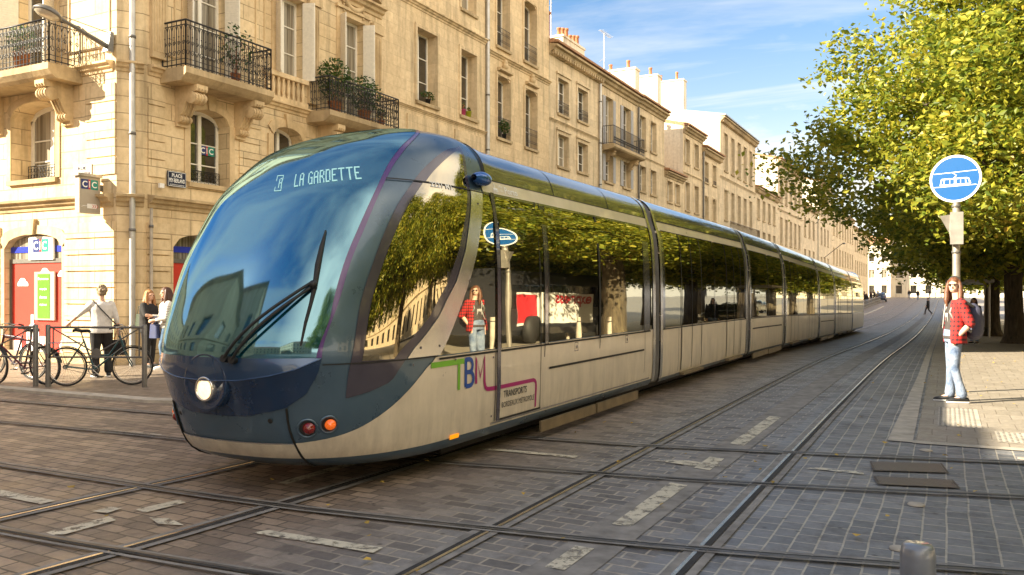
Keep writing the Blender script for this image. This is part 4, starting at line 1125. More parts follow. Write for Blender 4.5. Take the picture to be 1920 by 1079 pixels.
archring(A, SIDE, 18.05, 19.70, 5.77, .30, .16, .03, False, 4.27); archring(A, SIDE, 17.81, 19.94, 2.68, .32, .2, .03, True, .3)
for (a, b, c, d, dep, rise) in opA[:2] + [opA[8]]:
    w = window(A, STREET, a, b, c, d, dep, rise, 3, True, fw=.07); window_rail(w, STREET, a + .03, b - .03, c + .04, c + .34, -dep + .13)
w = window(A, SIDE, 18.05, 19.70, 4.27, 6.07, .55, .30, 3, True, fw=.085); window_rail(w, SIDE, 18.1, 19.65, 4.32, 4.66, -.38)
window(A, SIDE, 22.3, 23.9, 4.3, 6.05, .45, .28)
window(A, STREET, 13.95, 15.15, 6.72, 9.3, .34, 0, 4, False, .18, shut='open', fw=.07); window(A, STREET, 16.85, 17.95, 7.42, 9.6, .34, 0, 3, False, .16, shut='open', fw=.07)
window(A, STREET, 19.5, 20.65, 6.9, 9.75, .34, 0, 4, False, .17, shut='open', fw=.07)
window(A, SIDE, 18.1, 19.5, 6.72, 9.3, .35, 0, 4, False, .18, shut='open', fw=.07); window(A, SIDE, 22.3, 23.7, 6.72, 9.3, .35, 0, 4, False, .18)
for (a, b) in ((14.0, 15.15), (16.85, 17.95), (19.5, 20.6)): window(A, STREET, a, b, 11, 13.2, .3, 0, 4, True, .15)
window(A, SIDE, 18.2, 19.4, 11, 13.2, .3, 0, 4, True, .15)
SIDEI = Fr((0, 12.3 - .2, 0), (-1, 0, 0), (0, -1, 0))
# shop openings
def shopfront(F, a, b, label=None):
    f = MB(); fbox(f, F, a, b, -.39, -.30, 2.33, 2.43); fbox(f, F, a, a + .07, -.39, -.30, 0, 2.33); fbox(f, F, b - .07, b, -.39, -.30, 0, 2.33)
    s_ = f.build('shop_frame', M['steelpost'], A)
    p = MB(); p.face([F.p(a + .07, -.33, .05), F.p(b - .07, -.33, .05), F.p(b - .07, -.33, 2.33), F.p(a + .07, -.33, 2.33)]); p.build('red_vinyl_panel', M['redpaint'], s_)
    q = MB(); L = arch_pts(a, b, 2.68 if F is SIDEI else 2.7, .3); q.face([F.p(a, -.34, 2.43), F.p(b, -.34, 2.43)] + [F.p(x, -.34, z) for x, z in L[::-1]]); q.build('fanlight', M['glass'], s_)
    r_ = MB(); fbox(r_, F, a + .15, b - .02, -.335, -.32, 2.58, 2.72); r_.build('blue_stripe', M['bluestripe'], s_)
    return s_
M['bluestripe'] = simple('blue_stripe', (.02, .04, .42), .3, 0, .05, 4)
SF = shopfront(SIDEI, 17.81, 19.94)
for a, b in ((13.55, 15.25), (16.6, 18.2), (19.2, 20.7)): shopfront(STREET, a, b)
shopfront(SIDEI, 22.2, 24.0)
# white cut-out clouds and houses on the red panel, framed green poster
def cloud(mb, F, u, z, r_):
    n = len(mb.v)
    for (du, dz, q) in ((0, 0, 1), (-.9, -.25, .65), (.9, -.2, .7), (.35, .2, .8)):
        mb.face([F.p(u + r_ * (du + q * math.cos(2 * PI * k / 14)), -.322 + .0008 * len(mb.f), max(z - r_ * .45, z + r_ * (dz + q * math.sin(2 * PI * k / 14)))) for k in range(14)])
mb = MB(); cloud(mb, SIDEI, 18.62, 2.08, .13); cloud(mb, SIDEI, 19.45, 1.85, .13); cloud(mb, SIDEI, 18.0, 2.05, .10)
mb.build('white_cloud_vinyl', M['whitepaint'], SF)
mb = MB()
for (a, b, z, rr_) in ((19.32, 18.85, .80, 1), (18.82, 18.50, .62, 0), (18.1, 17.9, .45, 1), (19.85, 19.5, .5, 0)):
    mb.face([SIDEI.p(a, -.318, .15), SIDEI.p(b, -.318, .15), SIDEI.p(b, -.318, z)] + ([SIDEI.p((a + b) / 2, -.318, z + .14)] if rr_ else []) + [SIDEI.p(a, -.318, z)])
fbox(mb, SIDEI, 19.05, 19.15, -.32, -.317, .9, 1.12)
mb.build('white_house_vinyl', M['whitepaint'], SF)
mb = MB()
for (a, z) in ((19.24, .62), (19.13, .62), (19.02, .62), (18.93, .62), (18.75, .45), (18.66, .45), (18.57, .45)): fbox(mb, SIDEI, a - .03, a + .01, -.317, -.3155, z - .09, z)
mb.build('house_vinyl_windows', M['redpaint'], SF)
mb = MB(); fbox(mb, SIDEI, 18.22, 18.95, -.315, -.27, 1.0, 2.12); pf = mb.build('poster_frame', M['signgrey'], SF)
mb = MB(); fbox(mb, SIDEI, 18.38, 18.82, -.27, -.262, 1.04, 2.07); pg_ = mb.build('poster', M['postergreen'], pf)
mb = MB()
text_to(mb, 'Bienvenue', lambda x, y: SIDEI.p(18.80 - .38 * x, -.259, 1.93 + .06 * y), .01)
for k, t in enumerate(['vos projets', 'chez nous', 'simplement']): text_to(mb, t, lambda x, y: SIDEI.p(18.74 - .26 * x, -.259, 1.68 - .18 * k + .07 * y), .02)
mb.build('poster_lettering', M['lwhite'], pg_)
# three-letter sign blocks: navy C, red/white I, teal C
def bank_sign(parent, F, u0, u1, z0, z1, n, flipu=False, name='letter_sign'):
    """white letters C I C on a navy and a teal half; u0 is the left edge as read"""
    L = lambda t: u0 + (u1 - u0) * t
    def quad(mb, a, b, c, d, nn_): mb.face([F.p(L(a), nn_, z0 + (z1 - z0) * c), F.p(L(b), nn_, z0 + (z1 - z0) * c), F.p(L(b), nn_, z0 + (z1 - z0) * d), F.p(L(a), nn_, z0 + (z1 - z0) * d)])
    e = .006
    mb = MB(); quad(mb, 0, .44, 0, 1, n); r0 = mb.build(name, M['navy'], parent)
    mb = MB(); quad(mb, .56, 1, 0, 1, n); mb.build(name + '_teal_half', M['teal'], parent)
    mb = MB(); quad(mb, .44, .56, 0, 1, n); mb.build(name + '_red_bar', M['signred'], parent)
    mb = MB()
    for a in (.06, .62): text_to(mb, 'C', lambda x, y: F.p(L(a + .30 * x), n + e, z0 + (z1 - z0) * (.17 + .66 * y)), .02)
    quad(mb, .455, .50, .17, .83, n + e); mb.build(name + '_lettering', M['lwhite'], parent)
mb = MB(); fbox(mb, SIDEI, 18.25, 19.15, -.31, -.26, 2.40, 2.95); sp_ = mb.build('fascia_sign', M['whitepaint'], A)
bank_sign(sp_, SIDEI, 18.98, 18.42, 2.58, 2.88, -.255)
bank_sign(A, SIDE, 18.99, 18.50, 5.02, 5.24, -.50, name='window_letter_sign')
bank_sign(A, STREET, 14.62, 15.08, 4.98, 5.20, -.34, name='window_letter_sign')
# projecting sign: a thing on its bracket
PS = thing('projecting_sign', 'grey box sign with navy and teal lettering sticking out from the corner above the bikes', 'sign', SIDE.p(16.4, 0, 3.3))
PF = Fr(Vector((-16.4, 12.3, 0)), (0, -1, 0), (1, 0, 0))      # u = distance out from the wall, facing the street
mb = MB(); fbox(mb, PF, .10, .60, -.14, 0, 3.34, 4.13); PS1 = mb.build('sign_box', M['signgrey'], PS)
mb = MB(); fbox(mb, PF, .08, .66, -.19, .05, 4.13, 4.19); mb.build('sign_cap', M['polemetal'], PS)
mb = MB(); fbox(mb, PF, 0, .10, -.1, -.04, 3.85, 3.99); mb.build('wall_bracket', M['steelpost'], PS)
bank_sign(PS1, PF, .56, .16, 3.86, 4.07, .004)
mb = MB(); z = 3.50
mb.face([PF.p(.42, .006, z - .05), PF.p(.20, .006, z - .05), PF.p(.17, .006, z), PF.p(.20, .006, z + .05), PF.p(.42, .006, z + .05)]); mb.tube([PF.p(.42, .006, z), PF.p(.50, .006, z + .0), PF.p(.55, .006, z - .02)], .006, 4); mb.build('sign_pictogram', M['whitepaint'], PS1)
mb = MB()
for k in range(3): mb.face([PF.p(.30 - .05 * k, .008, z - .035), PF.p(.27 - .05 * k, .008, z), PF.p(.30 - .05 * k, .008, z + .035), PF.p(.285 - .05 * k, .008, z + .035), PF.p(.255 - .05 * k, .008, z), PF.p(.285 - .05 * k, .008, z - .035)])
mb.build('sign_arrows', M['signred'], PS1)
# enamel street plates
M['enamel'] = simple('enamel_street_plate_blue', (.012, .015, .045), .3, 0, .1, 10)
def street_plate(F, u0, u1, z0, z1, n, lines, label):
    t = thing('street_plate', label, 'street sign', F.p(u0, n, z0)); mb = MB(); fbox(mb, F, min(u0, u1), max(u0, u1), n, n + .02, z0, z1); mb.build('plate', M['enamel'], t)
    mb = MB(); H = z1 - z0; W_ = u1 - u0; e = .024
    for (a, b, c, d) in ((.02, .98, .03, .06), (.02, .98, .94, .97), (.02, .035, .03, .97), (.965, .98, .03, .97)):
        mb.face([F.p(u0 + W_ * a, n + e, z0 + H * c), F.p(u0 + W_ * b, n + e, z0 + H * c), F.p(u0 + W_ * b, n + e, z0 + H * d), F.p(u0 + W_ * a, n + e, z0 + H * d)])
    for (txt, a, b, c, d) in lines: text_to(mb, txt, lambda x, y: F.p(u0 + W_ * (a + (b - a) * x), n + e, z0 + H * (c + (d - c) * y)), .02)
    mb.build('plate_lettering', M['lwhite'], t)
street_plate(STREET, 13.34, 13.86, 4.05, 4.40, .04, [('PLACE', .22, .78, .62, .86), ('PEY-BERLAND', .08, .92, .28, .54), ('ARCHEVÊQUE DE BORDEAUX', .1, .9, .10, .18)], 'dark blue enamel street name plate left of the arched window')
M['oldplate'] = simple('faded_plate', (.55, .48, .42), .4, 0, .1, 10)
t = thing('street_plate', 'faded pale street plate on the sunlit wall behind the projecting sign', 'street sign', SIDE.p(17.2, .04, 4.3)); mb = MB(); fbox(mb, SIDE, 16.75, 17.35, .04, .06, 4.2, 4.48); mb.build('plate', M['oldplate'], t)
mb = MB(); text_to(mb, 'RUE', lambda x, y: SIDE.p(17.2 - .28 * x, .065, 4.36 + .07 * y), .02); text_to(mb, 'DUFFOUR-DUBERGIER', lambda x, y: SIDE.p(17.32 - .54 * x, .065, 4.24 + .07 * y), .02); mb.build('plate_lettering', M['enamel'], t)
mb = MB(); fbox(mb, STREET, c0 + .35, c0 + .47, .06, .12, 3.98, 4.08); tag(mb.build('junction_box', M['whitepaint']), 'small white junction box above the ground floor cornice near the corner', 'junction box')
# balconies
def balcony(F, a, b, proj, zs, zt, brk, z_b, mesh_left=False):
    mb = MB(); fprism(mb, F, [(.002, zs - .06), (proj - .18, zs - .06), (proj - .1, zs), (proj - .04, zs + .06), (proj, zs + .10), (proj, zs + .24), (.002, zs + .24)], a, b)
    bl_ = mb.build('balcony', M['cornice'], A)
    mb = MB(); e = .05; railing_run(mb, F, [(a + e, .03), (a + e, proj - .06), (b - e, proj - .06), (b - e, .03)], zs + .26, zt); mb.build('railing', M['iron'], bl_)
    for u in brk:
        mb = MB(); corbel(mb, F, u - .16, u + .16, zs - .06, z_b, proj * .86); mb.build('corbel', M['trim'], bl_)
balcony(STREET, 13.18, 15.92, .82, 6.40, 7.68, (13.75, 15.55), 5.45)
balcony(STREET, 18.05, 21.40, .82, 6.38, 7.55, (18.7, 20.8), 5.3)
balcony(SIDE, 17.12, 20.6, .82, 6.35, 7.55, (17.6, 20.15), 5.40)
# stone balustrade below the shuttered window, pilasters, garland and pediment
mb = MB(); fbox(mb, STREET, 16.35, 18.0, .004, .12, 6.66, 6.80); fbox(mb, STREET, 16.35, 18.0, .004, .14, 7.32, 7.44)
for k in range(8):
    u = 16.5 + k * .19; mb.lathe([(.045, 0), (.045, .05), (.03, .08), (.062, .2), (.055, .28), (.026, .42), (.045, .46), (.045, .52)], STREET.p(u, .06, 6.80), n=10)
mb.build('balustrade', M['trim'], A)
for u in (18.28, 21.2, 13.1):
    mb = MB()
    fbox(mb, STREET, u - .2, u + .2, .004, .10, 6.86, 9.6); fbox(mb, STREET, u - .26, u + .26, .004, .16, 9.6, 9.9)
    for k in range(5): fbox(mb, STREET, u - .15 + .075 * k - .012, u - .15 + .075 * k + .012, .10, .115, 7.0, 9.5)
    mb.build('pilaster', M['trim'], A)
mb = MB()
for k in range(15):
    t = -1 + k / 7; mb.ball(STREET.p(20.07 + .42 * t, .06, 10.12 + .18 * (t * t) - .1), .06 + .03 * math.cos(t * 1.5), 7, 5)
for sg in (-1, 1):
    for k in range(4): mb.ball(STREET.p(20.07 + sg * .46, .05, 10.15 - .09 * k), .045, 6, 4)
mb.build('stone_garland', M['trim'], A)
mb = MB()
P = [(.003, 0), (.25, 0), (.25, .12), (.003, .12)]
for sg in (-1, 1):
    a = STREET.p(20.07 + sg * 1.1, 0, 10.5); b = STREET.p(20.07, 0, 11.05)
    mb.hexa([a, b, b + STREET.N * .28, a + STREET.N * .28, a + Vector((0, 0, .14)), b + Vector((0, 0, .14)), b + STREET.N * .3 + Vector((0, 0, .14)), a + STREET.N * .3 + Vector((0, 0, .14))])
mb.build('pediment', M['cornice'], A)
# panels beside the windows
mb = MB()
for (F_, a, b, z0_, z1_) in ((STREET, 13.0, 13.6, 7.0, 9.4), (SIDE, 16.2, 17.6, 7.0, 9.6), (STREET, 16.1, 16.45, 7.7, 9.4)):
    for q in ((a, a + .04, z0_, z1_), (b - .04, b, z0_, z1_), (a + .04, b - .04, z0_, z0_ + .04), (a + .04, b - .04, z1_ - .04, z1_)): fbox(mb, F_, q[0], q[1], .003, .03, q[2], q[3])
mb.build('wall_panel_moulding', M['trim'], A)

# drain pipes: things fixed on the walls
def pipe(p0, z0, z1, label, r_=.055, mat='zinc', grp=None):
    t = thing('drain_pipe', label, 'drain pipe', (p0[0], p0[1], z0)); mb = MB(); mb.tube([(p0[0], p0[1], z0), (p0[0], p0[1], z1)], r_, 12); mb.build('pipe', M[mat], t)
    mb = MB(); z = z0 + 1.0
    while z < z1: mb.lathe([(r_ + .003, -.03), (r_ + .014, -.03), (r_ + .014, .03), (r_ + .003, .03)], (p0[0], p0[1], z), n=12); z += 2.1
    mb.build('pipe_collar', M['steelpost'], t)
cm = CH.p(chl * .42, .11, 0)
pipe(cm, -.1, 15, 'pale zinc drain pipe running down the chamfered corner of the ornate building', .062)
cm2 = STREET.p(c0 + .12, .12, 0); pipe(cm2, 0, 3.5, 'thin beige pipe beside the zinc drain pipe at the corner, ground floor only', .035, 'kerb')
pipe(STREET.p(28.25, .08, 0), -.2, 15.2, 'tall pale drain pipe between the plain facade and the one with the two iron rails', .07)
# street lamp on the corner
LM = thing('wall_street_lamp', 'grey oval street lamp on an angled arm fixed to the corner wall by the balcony', 'street lamp', CH.p(chl * .8, 0, 6.95))
lb = Vector((-16.12, 12.22, 6.95)); lh = Vector((-16.05, 10.75, 7.25))
mb = MB(); mb.hexa([lb + Vector(v) for v in ((-.05, .05, -.12), (.12, .0, -.12), (.12, -.14, -.12), (-.05, -.14, -.12), (-.05, .05, .32), (.10, .03, .32), (.10, -.05, .32), (-.05, -.05, .32))]); mb.build('wall_plate', M['steelpost'], LM)
mb = MB(); mb.tube([lb + Vector((.03, -.1, 0)), lh + Vector((-.03, .25, .0))], .045, 8, radii=[.06, .035]); mb.tube([lb + Vector((.03, -.05, .3)), lb.lerp(lh, .75) + Vector((0, 0, .12)), lb.lerp(lh, .85)], .010, 5); mb.build('arm', M['steelpost'], LM)
ax = Vector((.12, .32, 1)).normalized(); mb = MB(); mb.lathe([(0, .13), (.12, .12), (.22, .075), (.27, .01), (.27, -.02), (.25, -.03)], lh, ax, 28); hd = mb.build('lamp_head', M['steelpost'], LM)
M['lampdiff'] = simple('frosted_lamp_glass', (.50, .44, .34), .25, 0, .15, 12, coat=.6)
mb = MB(); mb.lathe([(.24, -.028), (.20, -.06), (.10, -.085), (0, -.09)], lh, ax, 28); mb.build('lamp_diffuser', M['lampdiff'], hd)

# ---- plants on balconies
def leafclump(mb, c, rad, n, size, rr_, droop=0.0):
    for i in range(n):
        while True:
            p = Vector((rr_.uniform(-1, 1), rr_.uniform(-1, 1), rr_.uniform(-1, 1)))
            if p.length < 1: break
        p = Vector((p.x * rad[0], p.y * rad[1], p.z * rad[2] - droop * (p.x * p.x + p.y * p.y))) + Vector(c)
        a = Vector((rr_.gauss(0, 1), rr_.gauss(0, 1), rr_.gauss(0, .6))).normalized(); b = a.orthogonal().normalized(); b = (Matrix.Rotation(rr_.uniform(0, 6.28), 3, a) @ b)
        s_ = size * rr_.uniform(.6, 1.3); mb.face([p - a * s_, p + b * s_ * .45, p + a * s_, p - b * s_ * .45])
def leafmat(name, stops, trans=.35, rough=.5):
    m, nt, b, out = newmat(name)
    gi = nt.nodes.new('ShaderNodeNewGeometry'); pos = gi.outputs['Position']
    n = noisy(nt, .45, 3, pos)
    f = mth(nt, 'ADD', mth(nt, 'MULTIPLY', gi.outputs['Random Per Island'], .62), mth(nt, 'MULTIPLY', n.outputs[0], .5))
    col = ramp(nt, f, stops)
    nt.links.new(col, b.inputs['Base Color']); b.inputs['Roughness'].default_value = rough
    tr = nt.nodes.new('ShaderNodeBsdfTranslucent'); nt.links.new(col, tr.inputs[0])
    mx = nd(nt, 'ShaderNodeMixShader', Fac=trans); nt.links.new(b.outputs[0], mx.inputs[1]); nt.links.new(tr.outputs[0], mx.inputs[2]); nt.links.new(mx.outputs[0], out.inputs[0])
    return m
M['potleaf'] = leafmat('balcony_plant_leaf', [(.2, (.015, .045, .008)), (.6, (.05, .11, .015)), (.9, (.12, .17, .02))])
M['rosepot'] = simple('pink_pot', (.55, .07, .20), .4, 0, .1, 8); M['limepot'] = simple('lime_pot', (.42, .48, .02), .4, 0, .1, 8)
rr = random.Random(11)
def plant(label, F, u, n, z, rad, cnt, size, potmat='pot', pots=(.12, .22), cat='potted plant'):
    t = thing('potted_plant', label, cat, F.p(u, n, z)); mb = MB(); c_ = F.p(u, n, z)
    mb.lathe([(0, 0), (pots[0] * .7, 0), (pots[0], pots[1]), (pots[0] * 1.08, pots[1]), (pots[0] * .9, pots[1] - .02), (0, pots[1] - .03)], c_, n=14); mb.build('pot', M[potmat], t)
    mb = MB(); mb.tube([c_ + Vector((0, 0, pots[1] - .03)), c_ + Vector((.02, .02, pots[1] + rad[2])), c_ + Vector((0, .05, pots[1] + rad[2] * 1.5))], .012, 5)
    for k in range(5):
        an = k * 1.3; mb.tube([c_ + Vector((0, 0, pots[1])), c_ + Vector((rad[0] * .7 * math.cos(an), rad[1] * .7 * math.sin(an), pots[1] + rad[2] * 1.2))], .007, 4)
    mb.build('stem', M['pot'], t)
    mb = MB(); leafclump(mb, c_ + Vector((0, 0, pots[1] + rad[2])), rad, cnt, size, rr); mb.build('foliage', M['potleaf'], t)
plant('large dark green bush overflowing the second iron balcony, left half', STREET, 18.75, .42, 6.64, (.42, .62, .62), 900, .055, 'pot', (.2, .35))
plant('large dark green bush overflowing the second iron balcony, right half', STREET, 20.1, .42, 6.64, (.42, .75, .52), 900, .055, 'pot', (.2, .35))
plant('small red potted plant at the right end of the leafy iron balcony', STREET, 20.95, .4, 6.64, (.16, .2, .2), 160, .04, 'pot')
plant('thin feathery plant rising over the rail of the first iron balcony', STREET, 14.9, .55, 6.66, (.3, .55, .62), 200, .06, 'pot')
plant('bright green shrub in a pot on the sunlit balcony at the left edge', SIDE, 18.6, .45, 6.6, (.35, .3, .32), 500, .045, 'pot', (.18, .45))

# ---- the other houses of the row
def house(name, label, s0, s1, H, wins, mat, depth=12.0, rooft='tile', dent=True, bands=(), lower=True, surround=.1, cut=None, rise=1.5, cs=1.0):
    z0 = min(g(s0), g(s1)) - .3
    t = thing(name, label, 'building', (-DF, s0, 0))
    ops = []; specs = []
    for w in wins:
        a, b, c, d = w[:4]; o = w[4] if len(w) > 4 else {}
        ops.append((a, b, c, d, o.get('dep', .3), o.get('rise', 0))); specs.append((a, b, c, d, o))
    if lower:
        cols = sorted({(w[0], w[1]) for w in wins if w[3] < 11.5 or True}); used = []
        for a, b in cols:
            if all(b < x - .2 or a > y + .2 for x, y in used):
                used.append((a, b))
        for a, b in used:
            if all(w[2] > 6.8 for w in wins if w[0] < b and w[1] > a): ops.append((a, b, 4.2, 6.3, .3, 0)); specs.append((a, b, 4.2, 6.3, {}))
            ops.append((a - .1, b + .1, z0 + .35, 3.0, .3, 0)); specs.append((a - .1, b + .1, z0 + .35, 3.0, {'s': 1}))
    mb = MB(); wall(mb, STREET, s0, s1, z0, H, ops); mb.build('facade', M[mat], t)
    mb = MB(); shell(mb, STREET, s0, s1, H, depth, z0)
    for u in (s0, s1): mb.face([STREET.p(u, 0, H), STREET.p(u, -depth, H), STREET.p(u, -depth / 2, H + rise)])
    mb.build('gable_wall', M['render'], t)
    for a, b, c, d, o in specs:
        w = window(t, STREET, a, b, c, d, o.get('dep', .3), o.get('rise', 0), o.get('bars', 3), True, surround, mat, shut=o.get('shut'), simple_=bool(o.get('s')), mat='white')
        if 'rail' in o: window_rail(w, STREET, a - .02, b + .02, c + .02, c + o['rail'], .03, scroll=(b - a > .6 and s0 < 45))
    for z, k in bands: cornice(t, STREET, s0 + .01, s1 - .01, z, k, mat if mat != 'stone' else 'trim', False, 'belt_cornice')
    cornice(t, STREET, s0 + .005, s1 - .005, H - .12 * cs, 1.25 * cs, 'cornice', dent); roof(t, STREET, s0, s1, H + .02, depth, rise, .45 * cs, rooft)
    return t
B = house('townhouse', 'plain golden stone house with tall narrow windows, between the corner building and the drain pipe', 21.54, 28.2, 15.4,
    [(23.5, 24.75, 8.05, 10.5, dict(dep=.45)), (26.35, 27.5, 8.1, 10.5, dict(dep=.45)), (23.5, 24.7, 12.0, 14.3, dict(dep=.4)), (26.4, 27.45, 12.0, 14.3, dict(dep=.4))], 'stone_b', bands=((7.75, .35), (11.25, .55)), surround=.13)
mb = MB()
for z in (7.55,):
    for a, b in ((22.9, 25.4), (25.9, 28.0)): fbox(mb, STREET, a, b, .004, .05, 6.9, 7.5)
mb.build('wall_panel_moulding', M['stone_b'], B)
Cc = house('townhouse', 'taller blotchy stone house with iron window guards and carved heads over the windows', 28.35, 34.0, 15.6,
    [(29.15, 30.25, 7.75, 10.2, dict(dep=.4, rail=.8, rise=.12)), (31.6, 32.75, 7.75, 10.2, dict(dep=.4, rail=.8, rise=.12)), (29.1, 30.2, 11.35, 13.7, dict(dep=.4, rail=.75)), (31.5, 32.7, 11.35, 13.9, dict(dep=.4, rail=.75, rise=.12))], 'stone_c', bands=((10.95, .55),), surround=.12)
mb = MB()
for u in (29.7, 32.18):
    for dz, r_ in ((10.62, .16), (10.78, .12), (10.5, .12)): mb.ball(STREET.p(u, .06, dz), r_, 8, 6)
    fprism(mb, STREET, [(.002, 10.36), (.16, 10.40), (.16, 10.48), (.002, 10.5)], u - .55, u + .55)
mb.build('carved_keystone', M['trim'], Cc)
D = house('townhouse', 'lower golden house with a dentilled cornice and a red brick chimney on its roof', 34.02, 40.2, 12.7,
    [(34.95, 36.15, 9.8, 11.4, dict(rail=.55)), (37.25, 38.5, 9.9, 11.45, dict(rail=.55)), (34.95, 36.15, 7.4, 8.85), (37.25, 38.5, 7.45, 8.85)], 'stone_d', bands=((9.4, .35),), surround=.16)
chimney(D, STREET, 37.9, 39.3, -3.4, -2.4, 12.6, 15.9, 3, 'brickred')
E_ = house('townhouse', 'golden house with grey shutters and a long iron balcony', 40.2, 46.0, 12.7,
    [(40.9, 42.0, 9.25, 11.8, dict(shut='grey')), (43.6, 44.8, 9.25, 11.8, dict(shut='grey')), (40.9, 42.0, 7.4, 8.8, dict(shut='grey')), (43.6, 44.8, 7.4, 8.8, dict(shut='grey'))], 'stone_d', bands=((8.9, .35),), surround=.1, dent=False)
chimney(E_, STREET, 41.2, 44.2, -3.2, -2.5, 12.6, 15.3, 6, 'render')
mb = MB(); fprism(mb, STREET, [(.002, 8.9), (.62, 9.0), (.7, 9.08), (.7, 9.22), (.002, 9.22)], 40.4, 45.4); eb = mb.build('balcony', M['cornice'], E_)
mb = MB()
pts = [(40.45, .04), (40.45, .64), (45.35, .64), (45.35, .04)]
for z in (9.27, 10.15): mb.tube([STREET.p(u, n, z) for u, n in pts], .018, 5)
for k in range(45): u = 40.45 + 4.9 * k / 44; mb.tube([STREET.p(u, .64, 9.25), STREET.p(u, .64, 10.15)], .010, 4)
for k in range(44):
    u = 40.45 + 4.9 * (k + .5) / 44; mb.tube([STREET.p(u + .04 * math.cos(a), .64, 9.5 + .1 * math.sin(a)) for a in (0, 1.5, 3, 4.5, 6.2)], .008, 3, False)
for k in range(6):
    for u in (40.45, 45.35): mb.tube([STREET.p(u, .06 + .1 * k, 9.25), STREET.p(u, .06 + .1 * k, 10.15)], .010, 4)
mb.build('railing', M['iron'], eb)
mb = MB(); corbel(mb, STREET, 41, 41.25, 8.95, 8.4, .5); corbel(mb, STREET, 44.6, 44.85, 8.95, 8.4, .5); mb.build('corbel', M['trim'], eb)
F_h = house('townhouse', 'plain golden house with two columns of windows and two chimneys on its far gable', 46.0, 51.2, 12.75,
    [(46.4, 47.5, 10.0, 11.85), (48.4, 49.5, 10.05, 11.85), (46.4, 47.5, 7.5, 8.95), (48.4, 49.5, 7.5, 8.95)], 'stone_d', bands=((9.5, .3),), dent=False)
chimney(F_h, STREET, 50.3, 51.1, -7.5, -1.6, 12.3, 15.6, 5, 'render')
house('townhouse', 'low golden house tucked below the white gable', 51.2, 55.4, 9.25, [(51.8, 52.9, 7.4, 8.7), (53.5, 54.6, 7.4, 8.7)], 'stone_d', dent=False, cs=.8)
Gg = house('townhouse', 'narrow house with two tall upper windows and a sunlit gable topped by chimneys', 55.4, 60.4, 12.8, [(55.9, 57.0, 10.4, 12.05), (58.2, 59.3, 10.4, 12.05), (55.9, 57.0, 7.2, 9.1), (58.2, 59.3, 7.2, 9.1)], 'stone_d', dent=False, bands=((9.7, .3),))
chimney(Gg, STREET, 55.5, 56.3, -8, -1.8, 12.3, 16.4, 5, 'render')
house('townhouse', 'golden house with arched lower windows and a grey drain pipe at its left', 60.4, 65.8, 12.1, [(61.0, 62.1, 9.7, 11.2, dict(rail=.3)), (63.4, 64.5, 9.75, 11.25, dict(rail=.3)), (61.0, 62.1, 7.0, 8.7, dict(rise=.3)), (63.4, 64.5, 7.0, 8.7, dict(rise=.3))], 'stone_d', dent=True)
I_ = house('townhouse', 'tall pale palace front with five windows in each row and a broad sunlit gable', 65.8, 79.4, 15.4,
    [(67.1 + 2.4 * k, 68.3 + 2.4 * k, 11.3, 14.3) for k in range(5)] + [(67.2 + 2.4 * k, 68.3 + 2.4 * k, 7.4, 9.8) for k in range(5)], 'stone_g', rooft='zincroof', bands=((10.7, .5),), rise=1.2)
chimney(I_, STREET, 66.1, 67.0, -7, -3, 15.2, 18.6, 3, 'render')
mb = MB(); mb.tube([STREET.p(67, .5, 7.25), STREET.p(79, .5, 7.25)], .02, 4); mb.tube([STREET.p(67, .5, 6.5), STREET.p(79, .5, 6.5)], .02, 4)
for k in range(60): u = 67 + .2 * k; mb.tube([STREET.p(u, .5, 6.5), STREET.p(u, .5, 7.25)], .012, 3)
fbox(mb, STREET, 66.9, 79.1, .003, .6, 6.3, 6.48)
mb.build('long_balcony', M['iron'], I_)
J_ = house('townhouse', 'low golden house with a small green plant on its wall, past the palace front', 79.4, 91.0, 11.35, [(80.2 + 2.7 * k, 81.4 + 2.7 * k, 8.5, 10.4) for k in range(4)] + [(80.2 + 2.7 * k, 81.4 + 2.7 * k, 5.4, 7.4) for k in range(4)], 'stone_g', dent=True)
K_ = house('townhouse', 'tall pale corner house standing forward with a bright white gable', 91.0, 108.0, 15.6, [(92.4 + 3.1 * k, 93.8 + 3.1 * k, 11.2, 14.0) for k in range(5)] + [(92.4 + 3.1 * k, 93.8 + 3.1 * k, 6.8, 9.6) for k in range(5)], 'stone_g', rooft='tile', bands=((10.4, .5),))
house('townhouse', 'small golden house between the white gable and the far bright gable', 108.0, 121.0, 12.5, [(109.4 + 3.8 * k, 110.8 + 3.8 * k, 8.6, 11.0) for k in range(3)] + [(109.4 + 3.8 * k, 110.8 + 3.8 * k, 4.6, 7) for k in range(3)], 'stone_g', lower=False)
house('townhouse', 'far house with a very bright gable partly hidden by the tree', 123.0, 137.0, 17.0, [(125 + 3.6 * k, 126.4 + 3.6 * k, z, z + 2.4) for k in range(3) for z in (12.4, 8.4, 4.2)], 'stone_g', lower=False)
house('townhouse', 'long far row with tall pilastered windows ending near the tail of the tram', 137.0, 172.0, 15.0, [(139.5 + 4.2 * k, 141 + 4.2 * k, z, z + 2.6) for k in range(8) for z in (10.6, 6.0)], 'stone_d', lower=False)
house('townhouse', 'farthest house of the left row behind the crowd', 172.0, 205.0, 14.0, [(174.5 + 4.2 * k, 176 + 4.2 * k, z, z + 2.6) for k in range(7) for z in (9.6, 5.2)], 'stone_d', lower=False)
pipe(STREET.p(40.0, .1, 0), -.2, 12.2, 'pale drain pipe between the brick-chimney house and the shuttered house', .07)
pipe(STREET.p(46.0, .1, 0), -.2, 12.2, 'grey drain pipe to the right of the grey shutters', .06, 'steelpost')
pipe(STREET.p(60.4, .1, 0), -.2, 11.8, 'dark drain pipe to the left of the arched lower windows', .07, 'steelpost')
